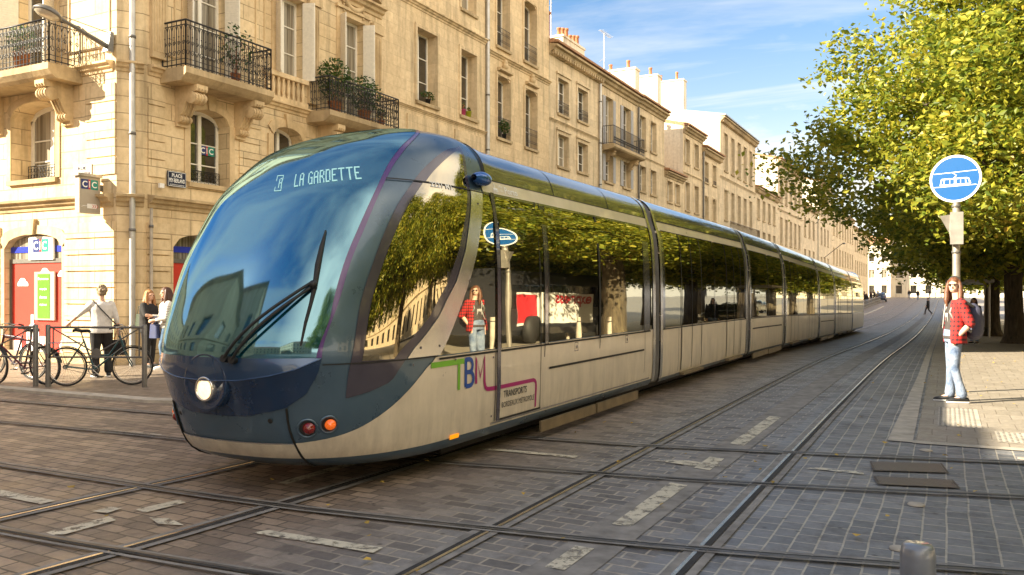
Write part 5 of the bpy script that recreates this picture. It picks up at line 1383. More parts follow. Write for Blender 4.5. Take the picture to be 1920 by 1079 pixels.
# antennas on the roofs
def antenna(s_, n, z, h, label):
    mb = MB(); b = STREET.p(s_, n, z); mb.tube([b, b + Vector((0, 0, h))], .03, 5)
    for k in range(7): y = h - .1; mb.tube([b + Vector((.0 + .0, -.9 + .25 * k, y)), b + Vector((.35, -.9 + .25 * k, y))], .012, 3)
    mb.tube([b + Vector((.15, -1.0, h - .1)), b + Vector((.15, .8, h - .1))], .018, 4)
    mb.tube([b + Vector((-.3, 0, h * .6)), b + Vector((.3, -.5, h * .62))], .014, 4)
    tag(mb.build('roof_antenna', M['zinc']), label, 'antenna')
antenna(40.3, -2.8, 13.2, 5.6, 'tall television antenna beside the red brick chimney')
antenna(47.5, -2.6, 13.0, 4.2, 'smaller television antenna with a pale dish above the plain golden house')
# window boxes
plant('dark window box with green shoots on the sill of the plain house', STREET, 24.3, -.08, 8.06, (.13, .45, .14), 160, .05, 'black', (.1, .18), 'window box')
plant('pink pot on the second window sill of the plain house', STREET, 26.65, -.08, 8.11, (.10, .14, .14), 50, .04, 'rosepot', (.12, .24))
plant('lime yellow pot on the second window sill of the plain house', STREET, 27.05, -.08, 8.11, (.08, .12, .08), 30, .04, 'limepot', (.12, .24))
plant('green plant behind the iron window guard of the blotchy house', STREET, 29.7, .02, 7.76, (.12, .42, .3), 350, .05, 'black', (.1, .18), 'window box')

# far end of the street: sunlit houses across the square
def endhouse(d0, d1, H, s_, label, nw, rows):
    F_ = Fr((0, s_, 0), (-1, 0, 0), (0, -1, 0)); t = thing('end_house', label, 'building', F_.p(d0, 0, 0))
    ops = []; st = (d1 - d0) / nw
    for k in range(nw):
        for z in rows: ops.append((d0 + st * (k + .28), d0 + st * (k + .72), z, z + 2.1, .3, 0))
    mb = MB(); wall(mb, F_, d0, d1, 0, H, ops); shell(mb, F_, d0, d1, H, 10, 0); mb.build('facade', M['render'], t)
    for a, b, c, d, dep, r_ in ops: window(t, F_, a, b, c, d, dep, simple_=True)
    cornice(t, F_, d0 + .01, d1 - .01, H - .1, 1.5); roof(t, F_, d0, d1, H + .02, 10, 2.0, .5)
endhouse(12, 26, 13.5, 222, 'bright cream house closing the street beyond the crowd', 5, (1.2, 5, 9)); endhouse(-1, 12, 15, 226, 'tall sunlit house closing the street behind the far rails', 4, (1.2, 5, 9.4))
endhouse(-16, -1, 12.5, 224, 'sunlit house closing the street behind the man in red', 5, (1.2, 5, 9)); endhouse(-34, -16, 15.5, 228, 'sunlit house beyond the tree trunks', 6, (1.2, 5, 9.4))
endhouse(26, 44, 16, 228, 'far sunlit house at the left end of the square', 6, (1.2, 5, 9.4))

# buildings behind the camera: they shade the crossing and are mirrored in the windscreen
def block(x0, y0, x1, y1, H, label, red=True, matn='stone_g'):
    t = thing('city_block', label, 'building', (x0, y0, 0)); cx_, cy_ = (x0 + x1) / 2, (y0 + y1) / 2
    for (o, U, N, L) in (((x0, y1, 0), (1, 0, 0), (0, 1, 0), x1 - x0), ((x1, y0, 0), (0, 1, 0), (1, 0, 0), y1 - y0), ((x0, y0, 0), (1, 0, 0), (0, -1, 0), x1 - x0), ((x0, y0, 0), (0, 1, 0), (-1, 0, 0), y1 - y0)):
        F_ = Fr(o, U, N); n = max(2, int(L / 3)); st = L / n
        ops = [(st * (k + .3), st * (k + .7), z, z + 2.2, .25, 0) for k in range(n) for z in (1, 4.6, 8.2, 11.8) if z + 2.8 < H]
        cornice(t, F_, -.1, L + .1, 3.9, .6, 'cornice', False, 'belt_cornice')
        mb = MB(); wall(mb, F_, 0, L, 0, H, ops); mb.build('facade', M[matn], t)
        mb = MB()
        for a, b, c, d, dep, r_ in ops: mb.face([F_.p(a, -.2, c), F_.p(b, -.2, c), F_.p(b, -.2, d), F_.p(a, -.2, d)])
        mb.build('window_panes', M['glass'], t); cornice(t, F_, -.2, L + .2, H - .1, 1.3)
    mb = MB(); rp = [(x0 - .4, y0 - .4, H + .05), (x1 + .4, y0 - .4, H + .05), (x1 + .4, y1 + .4, H + .05), (x0 - .4, y1 + .4, H + .05)]
    r1, r2 = (cx_, y0 + 4, H + 2.4), (cx_, y1 - 4, H + 2.4)
    if x1 - x0 > y1 - y0: r1, r2 = (x0 + 4, cy_, H + 2.4), (x1 - 4, cy_, H + 2.4); mb.face([rp[0], rp[1], r2, r1]); mb.face([rp[1], rp[2], r2]); mb.face([rp[2], rp[3], r1, r2]); mb.face([rp[3], rp[0], r1])
    else: mb.face([rp[0], rp[1], r1]); mb.face([rp[1], rp[2], r2, r1]); mb.face([rp[2], rp[3], r2]); mb.face([rp[3], rp[0], r1, r2])
    mb.build('roof', M['redtile'], t)
M['redtile'] = simple('red_roof_tiles', (.40, .12, .06), .8, 0, .3, 8)
block(-25.6, -8.0, -13, -1.6, 9.3, 'lower stone house across the cross street behind the camera to the left')
block(-21.9, -30, -9, -8.2, 12.6, 'taller stone block behind the lower house across the cross street')
block(-12, -60, 12, -40, 8.5, 'low red-roofed building far behind the camera')
block(-40, -62, -16, -40, 10.5, 'red-roofed building behind the camera to the left')
block(18, -58, 40, -30, 12, 'stone building behind the camera to the right')
block(36, -5, 50, 80, 11.5, 'long stone building across the square to the right')
block(-62, -30, -44, 12, 13, 'stone block down the cross street to the left')
# ---------------------------------------------------------------- trees
LS = [(.10, (.04, .08, .010)), (.36, (.13, .18, .018)), (.62, (.31, .32, .03)), (.85, (.50, .45, .05)), (.98, (.52, .30, .04))]
M['leaf'] = leafmat('lime_tree_leaf', LS, .5, .45)
def bark():
    m, nt, b, out = newmat('tree_bark'); pos = worldpos(nt); mp = nd(nt, 'ShaderNodeMapping'); mp.inputs['Scale'].default_value = (7, 7, 1.4); nt.links.new(pos, mp.inputs[0])
    n = noisy(nt, 1.6, 8, mp.outputs[0], .7); nt.links.new(ramp(nt, n.outputs[0], [(.3, (.03, .022, .015)), (.55, (.10, .075, .045)), (.75, (.17, .14, .08))]), b.inputs['Base Color'])
    b.inputs['Roughness'].default_value = .9; bump(nt, b, n.outputs[0], .9, .06); return m
M['bark'] = bark()
def fast_leaves(pts, size, rr_):
    vs = []; fs = []
    gauss = rr_.gauss; uni = rr_.uniform
    for p in pts:
        ax, ay, az = gauss(0, 1), gauss(0, 1), gauss(0, .55); l = math.sqrt(ax*ax + ay*ay + az*az) + 1e-6; ax /= l; ay /= l; az /= l
        bx, by, bz = gauss(0, 1), gauss(0, 1), gauss(0, .8); k = ax*bx + ay*by + az*bz; bx -= k*ax; by -= k*ay; bz -= k*az; l = math.sqrt(bx*bx + by*by + bz*bz) + 1e-6
        s_ = size * uni(.55, 1.25); q = s_ * .62 / l; bx *= q; by *= q; bz *= q; ax *= s_; ay *= s_; az *= s_; x, y, z = p; n = len(vs)
        cx_, cy_, cz_ = (ay*bz - az*by) * .35 / s_, (az*bx - ax*bz) * .35 / s_, (ax*by - ay*bx) * .35 / s_
        vs += [(x - ax, y - ay, z - az), (x + bx - ax*.1 + cx_, y + by - ay*.1 + cy_, z + bz - az*.1 + cz_), (x + ax, y + ay, z + az), (x - bx - ax*.1 + cx_, y - by - ay*.1 + cy_, z - bz - az*.1 + cz_)]
        fs += [(n, n + 1, n + 2), (n, n + 2, n + 3)]
    me = bpy.data.meshes.new('crown'); me.from_pydata(vs, [], fs); me.update(); return me
def make_tree(name, seed, H, cr_h, rad, low, nclump, per, size, trunk_r):
    """crown: clumps spread over lobes of an uneven dome; root at the origin"""
    rr_ = random.Random(seed); t = bpy.data.objects.new(name, None); C.objects.link(t)
    tr = MB(); fork = cr_h
    tr.tube([(0, 0, -.3), (.0, 0, .0), (.03, 0, .35), (.05, .02, 1.2), (.0, .05, fork * .7), (.05, 0, fork)], trunk_r, 14, True, [trunk_r * 1.75, trunk_r * 1.5, trunk_r * 1.12, trunk_r, trunk_r * .95, trunk_r * 1.05])
    limbs = []
    nl = 9
    for k in range(nl):
        an = 2 * PI * k / nl + rr_.uniform(-.25, .25); el = rr_.uniform(.35, 1.15); L = rad * rr_.uniform(.65, .95)
        p = Vector((0, 0, fork - .25)); pts = [p.copy()]; d = Vector((math.cos(an) * math.cos(el), math.sin(an) * math.cos(el), math.sin(el)))
        for q in range(6):
            d = (d + Vector((rr_.uniform(-.2, .2), rr_.uniform(-.2, .2), rr_.uniform(-.05, .14)))).normalized(); p = p + d * L / 6; pts.append(p.copy())
        r0 = trunk_r * rr_.uniform(.36, .55); tr.tube(pts, r0, 8, False, [r0 * (1 - .8 * i / 6) for i in range(7)]); limbs.append(pts)
        for q in (2, 3, 4, 5):
            for _ in range(2):
                d2 = (d + Vector((rr_.uniform(-1, 1), rr_.uniform(-1, 1), rr_.uniform(-.5, .8)))).normalized(); e = pts[q] + d2 * rr_.uniform(1, 2.2); mid = pts[q].lerp(e, .5) + Vector((0, 0, .12))
                tr.tube([pts[q], mid, e], .05, 5, False, [r0 * .35, r0 * .22, .012]); limbs.append([pts[q], e])
    pts = [Vector((0, 0, fork)), Vector((.2, -.1, fork + (H - fork) * .4)), Vector((0, .2, H - 1.5))]; tr.tube(pts, .2, 8, False, [trunk_r * .7, trunk_r * .4, .05])
    o = tr.build('trunk', M['bark'], t, world=False)
    # clump centres
    cen = []
    prof = [(0, .45), (.07, .82), (.16, 1.0), (.32, .92), (.48, .74), (.66, .52), (.82, .36), (.93, .24), (1, .10)]
    lobes = [(rr_.uniform(0, 2 * PI), rr_.uniform(.05, .9), rr_.uniform(.10, .26)) for _ in range(11)]
    while len(cen) < nclump:
        z = rr_.random()
        w = lerp(prof, z)
        if rr_.random() > w: continue
        an = rr_.uniform(0, 2 * PI); ro = rr_.random() ** (.36 if z > .08 else .6)
        k = 1 + noise.noise(Vector((math.cos(an) * 1.5, math.sin(an) * 1.5, z * 4.5 + seed))) * .60
        for (la, lz, lw) in lobes:
            dd = math.cos(an - la) - abs(z - lz) * 2.2; k += lw * max(0, dd) ** 3
        k -= .08; k *= 1 - .10 * rr_.random()
        hh_ = low + (H - low) * z + rr_.uniform(-.3, .3) - (1 - ro) * 0 - ro * ro * w * .5 * (1 - z)
        cen.append((math.cos(an) * ro * w * rad * k, math.sin(an) * ro * w * rad * k, hh_))
    P = []
    for (x, y, z) in cen:
        cr = rr_.uniform(.35, .85)
        for _ in range(int(per * rr_.uniform(.6, 1.3))):
            a, b, c = rr_.gauss(0, .48), rr_.gauss(0, .48), rr_.gauss(0, .30); P.append((x + a * cr * 1.6, y + b * cr * 1.6, z + c * cr * 1.3 - .18 * (a * a + b * b)))
    me = fast_leaves(P, size, rr_); me.materials.append(M['leaf']); c = bpy.data.objects.new('crown', me); C.objects.link(c); c.parent = t
    return t
TA = make_tree("lime_tree", 5, 15.5, 3.9, 6.8, 3.8, 1000, 120, .095, .40)
TB = make_tree('lime_tree', 12, 13.5, 3.7, 5.7, 3.7, 620, 66, .14, .36)
def put(t, s_, d_, rz, sc_, label, first=False):
    o = t if first else copy_tree(t)
    o.location = WG(s_, d_, 0); o.rotation_euler = (0, 0, rz); o.scale = (sc_, sc_, sc_)
    tag(o, label, 'tree', 'trees lining the right side of the street'); return o
put(TA, 28.5, -2.6, .4, 1.04, 'nearest big lime tree whose yellow-green crown fills the upper right of the photo', True)
put(TB, 37.5, -2.3, 1.1, .90, 'lime tree with the thick dark trunk nearest the man in red', True)
put(TB, 46.7, -2.0, 2.5, .88, 'lime tree with the second dark trunk, just left of the thick one')
put(TB, 57, -2.3, 4.0, .86, 'lime tree in the row behind the two dark trunks')
put(TB, 68, -2.6, 5.1, .84, 'lime tree near the shelter farther down the pavement')
put(TB, 82, -3.2, .2, .84, 'far lime tree at the end of the row by the rails')
for k, (s_, d_, rz, sc_, lb) in enumerate([(13, -8.2, 1, .9, 'lime tree opposite the tram nose'), (6.5, -7.6, 3.4, .8, 'small lime tree just right of the camera'), (22, -9.5, 2, 1.0, 'lime tree opposite the first tram windows'), (33, -10.5, 3, 1.0, 'second-row lime tree behind the nearest big one'), (45, -11.5, 4, 1.0, 'second-row lime tree beyond the parked cars'), (58, -11, 5, 1.05, 'second-row lime tree far behind the trunks'), (73, -11, .5, 1.05, 'far second-row lime tree on the square'),
        (4, -12, 5.5, 1.0, 'lime tree standing right of the camera'), (-7, -15, .9, .95, 'lime tree behind the camera on the right'), (20, -19, 2.2, 1.1, 'third-row lime tree on the square'), (38, -21, 3.3, 1.1, 'third-row lime tree across the square'), (56, -20, 1.3, 1.1, 'third-row lime tree at the far side of the square'), (95, -9, 2.3, 1.0, 'far lime tree beyond the square')]):
    put(TB, s_, d_, rz, sc_, lb)
# ---------------------------------------------------------------- street furniture
def sign_post():
    base = WG(15.6, -.14, 0)
    t = thing('tram_sign', 'round blue tram sign on a grey pole behind the man in red', 'road sign', base)
    mb = MB(); mb.tube([base, base + Vector((0, 0, 3.55))], .058, 16); mb.lathe([(.10, 0), (.10, .03), (.058, .05)], base, n=16); mb.build('pole', M['polemetal'], t)
    c = base + Vector((0, 0, 3.52 + 0)); c.z = 3.50; ax = Vector((-.22, -1, 0)).normalized(); c += ax * .075
    U = Vector((-ax.y, ax.x, 0)) * 1.0; U = Vector((1, 0, 0)) - ax * ax.x; U.normalize()
    F_ = Fr(c, U, ax); r_ = .385
    mb = MB(); mb.lathe([(0, -.03), (r_, -.03), (r_, 0), (0, 0)], c, ax, 48, False); disc = mb.build('sign_disc', M['whitepaint'], t)
    mb = MB(); mb.face([F_.p(.35 * math.cos(2 * PI * k / 48), .003, .35 * math.sin(2 * PI * k / 48)) for k in range(48)]); mb.build('sign_blue_face', M['signblue'], disc)
    mb = MB(); e = .006
    def ln(a, b, w): 
        a, b = Vector(a), Vector(b); d = (b - a).normalized(); n = Vector((-d.y, d.x)) * w / 2
        mb.face([F_.p(p.x, e, p.y) for p in (a + n, b + n, b - n, a - n)])
    ln((-.32, .095), (.32, .115), .010); ln((-.31, -.125), (.31, -.115), .010)
    ln((-.04, .10), (.02, .05), .010); ln((.02, .05), (-.03, .0), .010)
    for (a, b, w) in (((-.20, 0), (.18, 0), .018), ((-.22, -.10), (.22, -.10), .026), ((-.20, .0), (-.22, -.10), .018), ((.19, 0), (.225, -.09), .018), ((-.16, 0), (-.17, -.09), .014), ((0, 0), (0, -.09), .03), ((.15, 0), (.16, -.09), .014), ((-.08, 0), (-.08, -.09), .008), ((.08, 0), (.08, -.09), .008)): ln(a, b, w)
    mb.build('tram_pictogram', M['lwhite'], disc)
    mb = MB(); b0 = base + Vector((0, 0, 2.42)); mb.hexa([b0 + Vector(v) for v in ((-.09, -.22, 0), (.10, -.22, 0), (.10, -.06, 0), (-.09, -.06, 0), (-.09, -.22, .52), (.10, -.22, .52), (.10, -.06, .52), (-.09, -.06, .52))]); bx_ = mb.build('signal_box', M['polemetal'], t)
    mb = MB(); mb.hexa([b0 + Vector(v) for v in ((-.10, -.20, .18), (-.09, -.20, .10), (-.09, -.08, .10), (-.10, -.08, .18), (-.24, -.24, .46), (-.09, -.21, .48), (-.09, -.08, .48), (-.24, -.08, .46))]); mb.build('visor', M['polemetal'], bx_)
    mb = MB()
    for z in (2.3, 3.05, 3.2): mb.lathe([(.064, -.02), (.07, -.02), (.07, .02), (.064, .02)], base + Vector((0, 0, z)), n=14)
    mb.build('clamp', M['steelpost'], t)
M['signblue'] = simple('sign_blue', (.0, .075, .25), .3, 0, .04, 5, coat=.4)
sign_post()
def bollard(s_, d_, h, r_, label, grp='grey steel bollards', mat='steelpost'):
    b = WG(s_, d_, 0); t = thing('bollard', label, 'bollard', b, 0, grp)
    mb = MB(); mb.lathe([(r_, 0), (r_, h - .03), (r_ * .92, h - .008), (r_ * .8, h), (0, h)], b, n=28); mb.build('post', M[mat], t)
    mb = MB(); mb.lathe([(r_ * 1.03, h - .16), (r_ * 1.03, h - .13)], b, n=28); mb.build('groove_ring', M['black'], t)
    return t
M['bolgrey'] = simple('blue_grey_bollard_paint', (.20, .215, .24), .33, .2, .15, 14, coat=.5)
bollard(2.37, .065, 1.01, .042, 'rounded top of a blue-grey bollard at the bottom right corner, closest to the camera', mat='bolgrey')
for k, (s_, d_, lb) in enumerate([(24.5, -2.3, 'pale bollard on the sunlit pavement at the right edge, nearer one'), (26.5, -2.05, 'pale bollard on the sunlit pavement left of the nearer one')]): bollard(s_, d_, .9, .07, lb, mat='kerb')
for k in range(5): bollard(20 + 3.2 * k, -4.6 - .1 * k, .9, .07, ['first', 'second', 'third', 'fourth', 'fifth'][k] + ' pale bollard from the camera in the line right of the frame', mat='kerb')

def barrier(p0, p1, label):
    """pedestrian barrier: two posts, top rail, mid rail, braces"""
    p0, p1 = Vector(p0), Vector(p1); t = thing('pedestrian_barrier', label, 'barrier', p0, 0, 'grey pedestrian barriers')
    for q, p in ((0, p0), (1, p1)):
        mb = MB(); mb.lathe([(.042, -.02), (.042, 1.03), (.03, 1.05), (0, 1.05)], p, n=16); mb.build('post', M['steelpost'], t)
    d = (p1 - p0); L = d.length; d.normalize(); a = p0 + d * .09; b = p1 - d * .09; up = Vector((0, 0, 1))
    mb = MB()
    for z, r_ in ((1.0, .02), (.50, .016)): mb.tube([a + up * z - d * .06, b + up * z + d * .06], r_, 8)
    for p in (a, b): mb.tube([p + up * .5, p + up * 1.0], .014, 6)
    mb.build('rail', M['steelpost'], t)
    mb = MB(); m = (a + b) / 2 + up * .56; mb.tube([a + up * .98, m], .012, 6); mb.tube([b + up * .98, m], .012, 6)
    mb.lathe([(.085, -.008), (.085, .008), (0, .008)], m, Vector((-d.y, d.x, 0)), 18, False); mb.lathe([(.085, -.008), (0, -.008)], m, Vector((-d.y, d.x, 0)), 18, False); mb.build('brace', M['steelpost'], t)
barrier(WG(9.02, 13.45, .05), WG(9.72, 11.95, .05), 'grey barrier in front of the teal bicycle, next to the tram')
barrier(WG(8.30, 15.4, .05), WG(8.98, 13.72, .05), 'grey barrier at the left edge with the maroon bicycle leaning on it')

# ---- bicycles, built along +X with the front wheel at +X
M['chromeb'] = simple('bright_bicycle_metal', (.45, .43, .40), .25, .9, .15, 20)
M['maroon'] = simple('maroon_frame', (.13, .012, .02), .3, .1, .1, 10, coat=.5)
M['tealf'] = simple('teal_frame', (.02, .085, .095), .3, .1, .1, 10, coat=.5)
M['darkf'] = simple('dark_violet_frame', (.04, .02, .05), .35, .1, .1, 10, coat=.4)
def bicycle(name, label, loc, rz, mat, step=False, lean=0.0, rack=False, basket=False, steer=.15):
    t = thing('bicycle', label, 'bicycle', loc, rz, 'bicycles leaning on the barriers'); t.rotation_euler = (lean, 0, rz)
    r_ = .335; wb = 1.05
    def wheel(x, st):
        rot = Matrix.Rotation(st, 3, 'Z'); P = lambda a, b, c: Vector((x, 0, r_)) + rot @ Vector((a, b, c))
        mb = MB(); n = 36; R_, q = r_ - .018, .0175
        rows = [[P((R_ + q * math.cos(2 * PI * j / 8)) * math.cos(2 * PI * i / n), q * math.sin(2 * PI * j / 8), (R_ + q * math.cos(2 * PI * j / 8)) * math.sin(2 * PI * i / n)) for j in range(8)] for i in range(n + 1)]
        mb.grid(rows, True, True); w = mb.build('wheel', M['rubber'], t, False)
        mb = MB(); R2 = R_ - .026; rows = [[P(R2 * math.cos(2 * PI * i / n) * s_, y, R2 * math.sin(2 * PI * i / n) * s_) for s_, y in ((1, -.012), (.965, -.012), (.965, .012), (1, .012))] for i in range(n + 1)]
        mb.grid(rows, True, True)
        mb.tube([P(0, -.05, 0), P(0, .05, 0)], .016, 8); mb.build('rim', M['chromeb'], w, False)
        mb = MB()
        for k in range(24): a = 2 * PI * k / 24; mb.tube([P(.014 * math.cos(a + 1.2), .02 * (-1) ** k, .014 * math.sin(a + 1.2)), P(R2 * math.cos(a), 0, R2 * math.sin(a))], .0016, 3, False)
        mb.build('spokes', M['chromeb'], w, False)
        mb = MB(); mb.grid([[P((r_ + .018) * math.cos(a), y, (r_ + .018) * math.sin(a) - .012 * abs(y) / .028) for y in (-.028, 0, .028)] for a in [R(20 + 150 * k / 16) if x == 0 else R(40 + 120 * k / 16) for k in range(17)]], True); mb.build('mudguard', M['black'], w, False)
    wheel(0, 0); wheel(wb, steer)
    bb = Vector((.44, 0, .28)); st_ = Vector((.27, 0, .80)); ra = Vector((0, 0, r_)); fa = Vector((wb, 0, r_)); ht = Vector((.86, 0, .82)); hb = Vector((.91, 0, .66))
    mb = MB()
    mb.tube([bb, st_], .016, 8); mb.tube([bb, hb], .017, 8)
    if step: mb.tube([bb + (st_ - bb) * .45, bb.lerp(hb, .5) + Vector((0, 0, .05)), ht + Vector((0, 0, -.02))], .015, 8)
    else: mb.tube([st_ - Vector((-.01, 0, .04)), ht], .015, 8)
    mb.tube([ht + Vector((-.01, 0, .03)), hb], .020, 8)
    for y in (-.05, .05): mb.tube([bb + Vector((0, y * .5, 0)), ra + Vector((0, y, 0))], .009, 6); mb.tube([st_ + Vector((0, y * .3, -.05)), ra + Vector((0, y, 0))], .008, 6); mb.tube([hb + Vector((.005, y * .7, -.02)), hb.lerp(fa, .6) + Vector((-.01, y, 0)), fa + Vector((0, y, 0))], .010, 6)
    mb.build('frame', mat, t, False)
    mb = MB(); mb.tube([st_, st_ + Vector((-.03, 0, .12))], .012, 8); sp_ = mb.build('seat_post', M['chromeb'], t, False)
    mb = MB(); c = st_ + Vector((-.03, 0, .14)); rows = []
    for i in range(9):
        x = -.13 + .27 * i / 8; w_ = [.03, .075, .085, .078, .055, .034, .024, .02, .012][i]; z = [.0, .012, .012, .006, .0, 0, 0, 0, -.008][i]
        rows.append([c + Vector((x, w_ * math.cos(a), z + .028 * math.sin(a))) for a in [2 * PI * k / 12 for k in range(12)]])
    mb.grid(rows, True, True); mb.face(rows[0]); mb.face(rows[-1]); mb.build('saddle', M['black'], t, False)
    mb = MB(); s0 = ht + Vector((-.015, 0, .13)); mb.tube([ht, s0], .012, 8); mb.tube([s0, s0 + Vector((.07, 0, .02))], .012, 8); h0 = s0 + Vector((.07, 0, .02))
    rot = Matrix.Rotation(steer, 3, 'Z'); mb.tube([h0 + rot @ Vector(v) for v in ((-.17, -.28, .03), (-.05, -.26, .05), (.0, -.1, .02), (0, .1, .02), (-.05, .26, .05), (-.17, .28, .03))], .011, 8); hbn = mb.build('handlebar', M['chromeb'], t, False)
    mb = MB()
    for y in (-1, 1): mb.tube([h0 + rot @ Vector((-.19, .282 * y, .028)), h0 + rot @ Vector((-.09, .27 * y, .044))], .016, 8); mb.tube([h0 + rot @ Vector((-.03, .22 * y, .04)), h0 + rot @ Vector((.03, .25 * y, .0))], .006, 5); mb.tube([h0 + rot @ Vector((.0, .15 * y, .02)), h0 + rot @ Vector((.06, .08 * y, -.12)), hb + Vector((.03, 0, .0))], .004, 4)
    mb.build('grips', M['rubber'], hbn, False)
    mb = MB(); mb.lathe([(.085, -.003), (.085, .003), (.07, .003), (.07, -.003)], bb + Vector((0, -.055, 0)), (0, 1, 0), 24); mb.tube([bb + Vector((0, -.07, 0)), bb + Vector((.12, -.075, -.11))], .008, 6); mb.tube([bb + Vector((0, .07, 0)), bb + Vector((-.12, .075, .11))], .008, 6)
    mb.tube([bb + Vector((0, -.07, 0)), bb + Vector((0, .07, 0))], .018, 8); ck = mb.build('crank', M['chromeb'], t, False)
    mb = MB(); mb.box((.08 + .44, -.16, .16), (.17 + .44, -.075, .18)); mb.box((-.17 + .44, .075, .38), (-.08 + .44, .16, .40)); mb.build('pedals', M['black'], ck, False)
    mb = MB()
    for z in (.083, -.083): mb.tube([bb + Vector((0, -.055, z)), ra + Vector((0, -.055, z * .4))], .004, 4)
    mb.lathe([(.04, -.008), (.04, .008), (.02, .01)], ra + Vector((0, -.055, 0)), (0, 1, 0), 16); mb.build('chain', M['steelpost'], t, False)
    if rack:
        mb = MB()
        for y in (-.06, 0, .06): mb.tube([Vector((-.26, y, .74)), Vector((.22, y, .74))], .006, 5)
        for y in (-.06, .06): mb.tube([Vector((0, y, r_)), Vector((-.12, y, .74))], .005, 5)
        mb.tube([Vector((-.26, -.06, .74)), Vector((-.26, .06, .74))], .006, 5); mb.build('rack', M['chromeb'], t, False)
    mb = MB(); mb.ball((-.30, 0, .55), .025, 8, 6, (.5, 1, 1)); mb.build('reflector', M['redlens'], t, False)
    return t
def dirang(a, b): return math.atan2(b.y - a.y, b.x - a.x)
a, b = WG(9.20, 13.22), WG(9.90, 12.30)
bicycle('b', 'teal step-through bicycle behind the barrier nearest the tram', a + Vector((0, 0, .05)), dirang(a, b), M['tealf'], True, .05, True)
a, b = WG(9.15, 13.70), WG(8.95, 14.72)
bicycle('b', 'maroon bicycle with a light handlebar, second from the left edge', a + Vector((0, 0, .05)), dirang(a, b), M['maroon'], False, -.06, False, steer=-.2)
a, b = WG(9.55, 14.3), WG(9.35, 15.3)
bicycle('b', 'dark bicycle mostly cut off by the left edge of the photo', WG(9.6, 14.75, .05), dirang(a, b), M['darkf'], False, .05, steer=.3)

# ---- cars far down the street
def carpaint(name, col): return simple(name, col, .25, .2, .04, 3, coat=1)
M['carglass'] = simple('car_glass', (.01, .012, .014), .05, 0, .1, 5, ior=1.9)
def car(label, s_, d_, rz, mat):
    t = thing('parked_car', label, 'car', WG(s_, d_, 0), rz, 'cars parked far down the street')
    # profile along x (front +x)
    prof = [(-2.05, .35, .0), (-2.1, .6, .80), (-2.0, .92, .84), (-1.35, .98, .86), (-.75, 1.0, .87), (.75, .98, .87), (1.35, .90, .85), (1.95, .74, .80), (2.08, .5, .72)]
    mb = MB(); rows = []
    for x, zt, w in [(-2.1, .62, .68), (-2.03, .90, .80), (-1.4, .96, .86), (-.7, .98, .88), (.3, .97, .88), (1.0, .93, .87), (1.6, .82, .84), (1.98, .68, .76), (2.1, .52, .66)]:
        zb = .24; rows.append([(x, -w * .92, zb), (x, -w, zb + .15), (x, -w, zt - .12), (x, -w * .9, zt), (x, 0, zt + .03), (x, w * .9, zt), (x, w, zt - .12), (x, w, zb + .15), (x, w * .92, zb)])
    mb.grid(rows, True); mb.face(rows[0]); mb.face(rows[-1]); bd = mb.build('body', mat, t, False)
    mb = MB(); rows = []
    for x, z, w in [(-1.75, .96, .76), (-1.30, 1.36, .64), (-.9, 1.44, .62), (.1, 1.45, .62), (.45, 1.38, .63), (1.1, .94, .74)]:
        rows.append([(x, -w - .06, .93), (x, -w, z), (x, 0, z + .03), (x, w, z), (x, w + .06, .93)])
    mb.grid(rows, True); mb.face(rows[0]); mb.face(rows[-1]); mb.build('cabin_glass', M['carglass'], t, False)
    mb = MB(); mb.grid([[(-1.28, -.62, 1.385), (-1.28, .62, 1.385)], [(-.9, -.6, 1.475), (-.9, .6, 1.475)], [(.1, -.6, 1.485), (.1, .6, 1.485)], [(.42, -.61, 1.42), (.42, .61, 1.42)]], True); mb.build('car_roof', mat, t, False)
    for x in (-1.28, 1.3):
        for y in (-.80, .80):
            mb = MB(); mb.lathe([(.0, -.1), (.31, -.1), (.33, -.06), (.33, .06), (.31, .1), (0, .1)], (x, y, .33), (0, 1, 0), 20); w = mb.build('wheel', M['rubber'], t, False)
            mb = MB(); mb.lathe([(.20, .105), (.17, .112), (0, .10)], (x, y, .33), (0, 1 if y > 0 else -1, 0), 16); mb.build('rim', M['chromeb'], w, False)
    for y in (-.62, .62):
        mb = MB(); mb.ball((1.98, y, .62), .12, 8, 6, (.6, 1.3, .7)); mb.build('headlight', M['chromeb'], t, False)
        mb = MB(); mb.ball((-2.04, y, .74), .11, 8, 6, (.5, 1.3, .8)); mb.build('tail_light', M['redlens'], t, False)
    return t
car('dark car parked beside the crowd at the far left end of the street', 150, 9.6, R(95), carpaint('dark_blue_car_paint', (.02, .03, .05)))
car('dark grey car under the trees behind the trunks, at the right edge', 62, -6.2, R(8), carpaint('dark_grey_car_paint', (.05, .05, .055)))
car('light grey car farther right under the trees', 78, -9.6, R(5), carpaint('light_grey_car_paint', (.4, .4, .4)))
car('white car on the far square beyond the trees', 100, -12.5, R(12), carpaint('white_car_paint', (.7, .7, .7)))

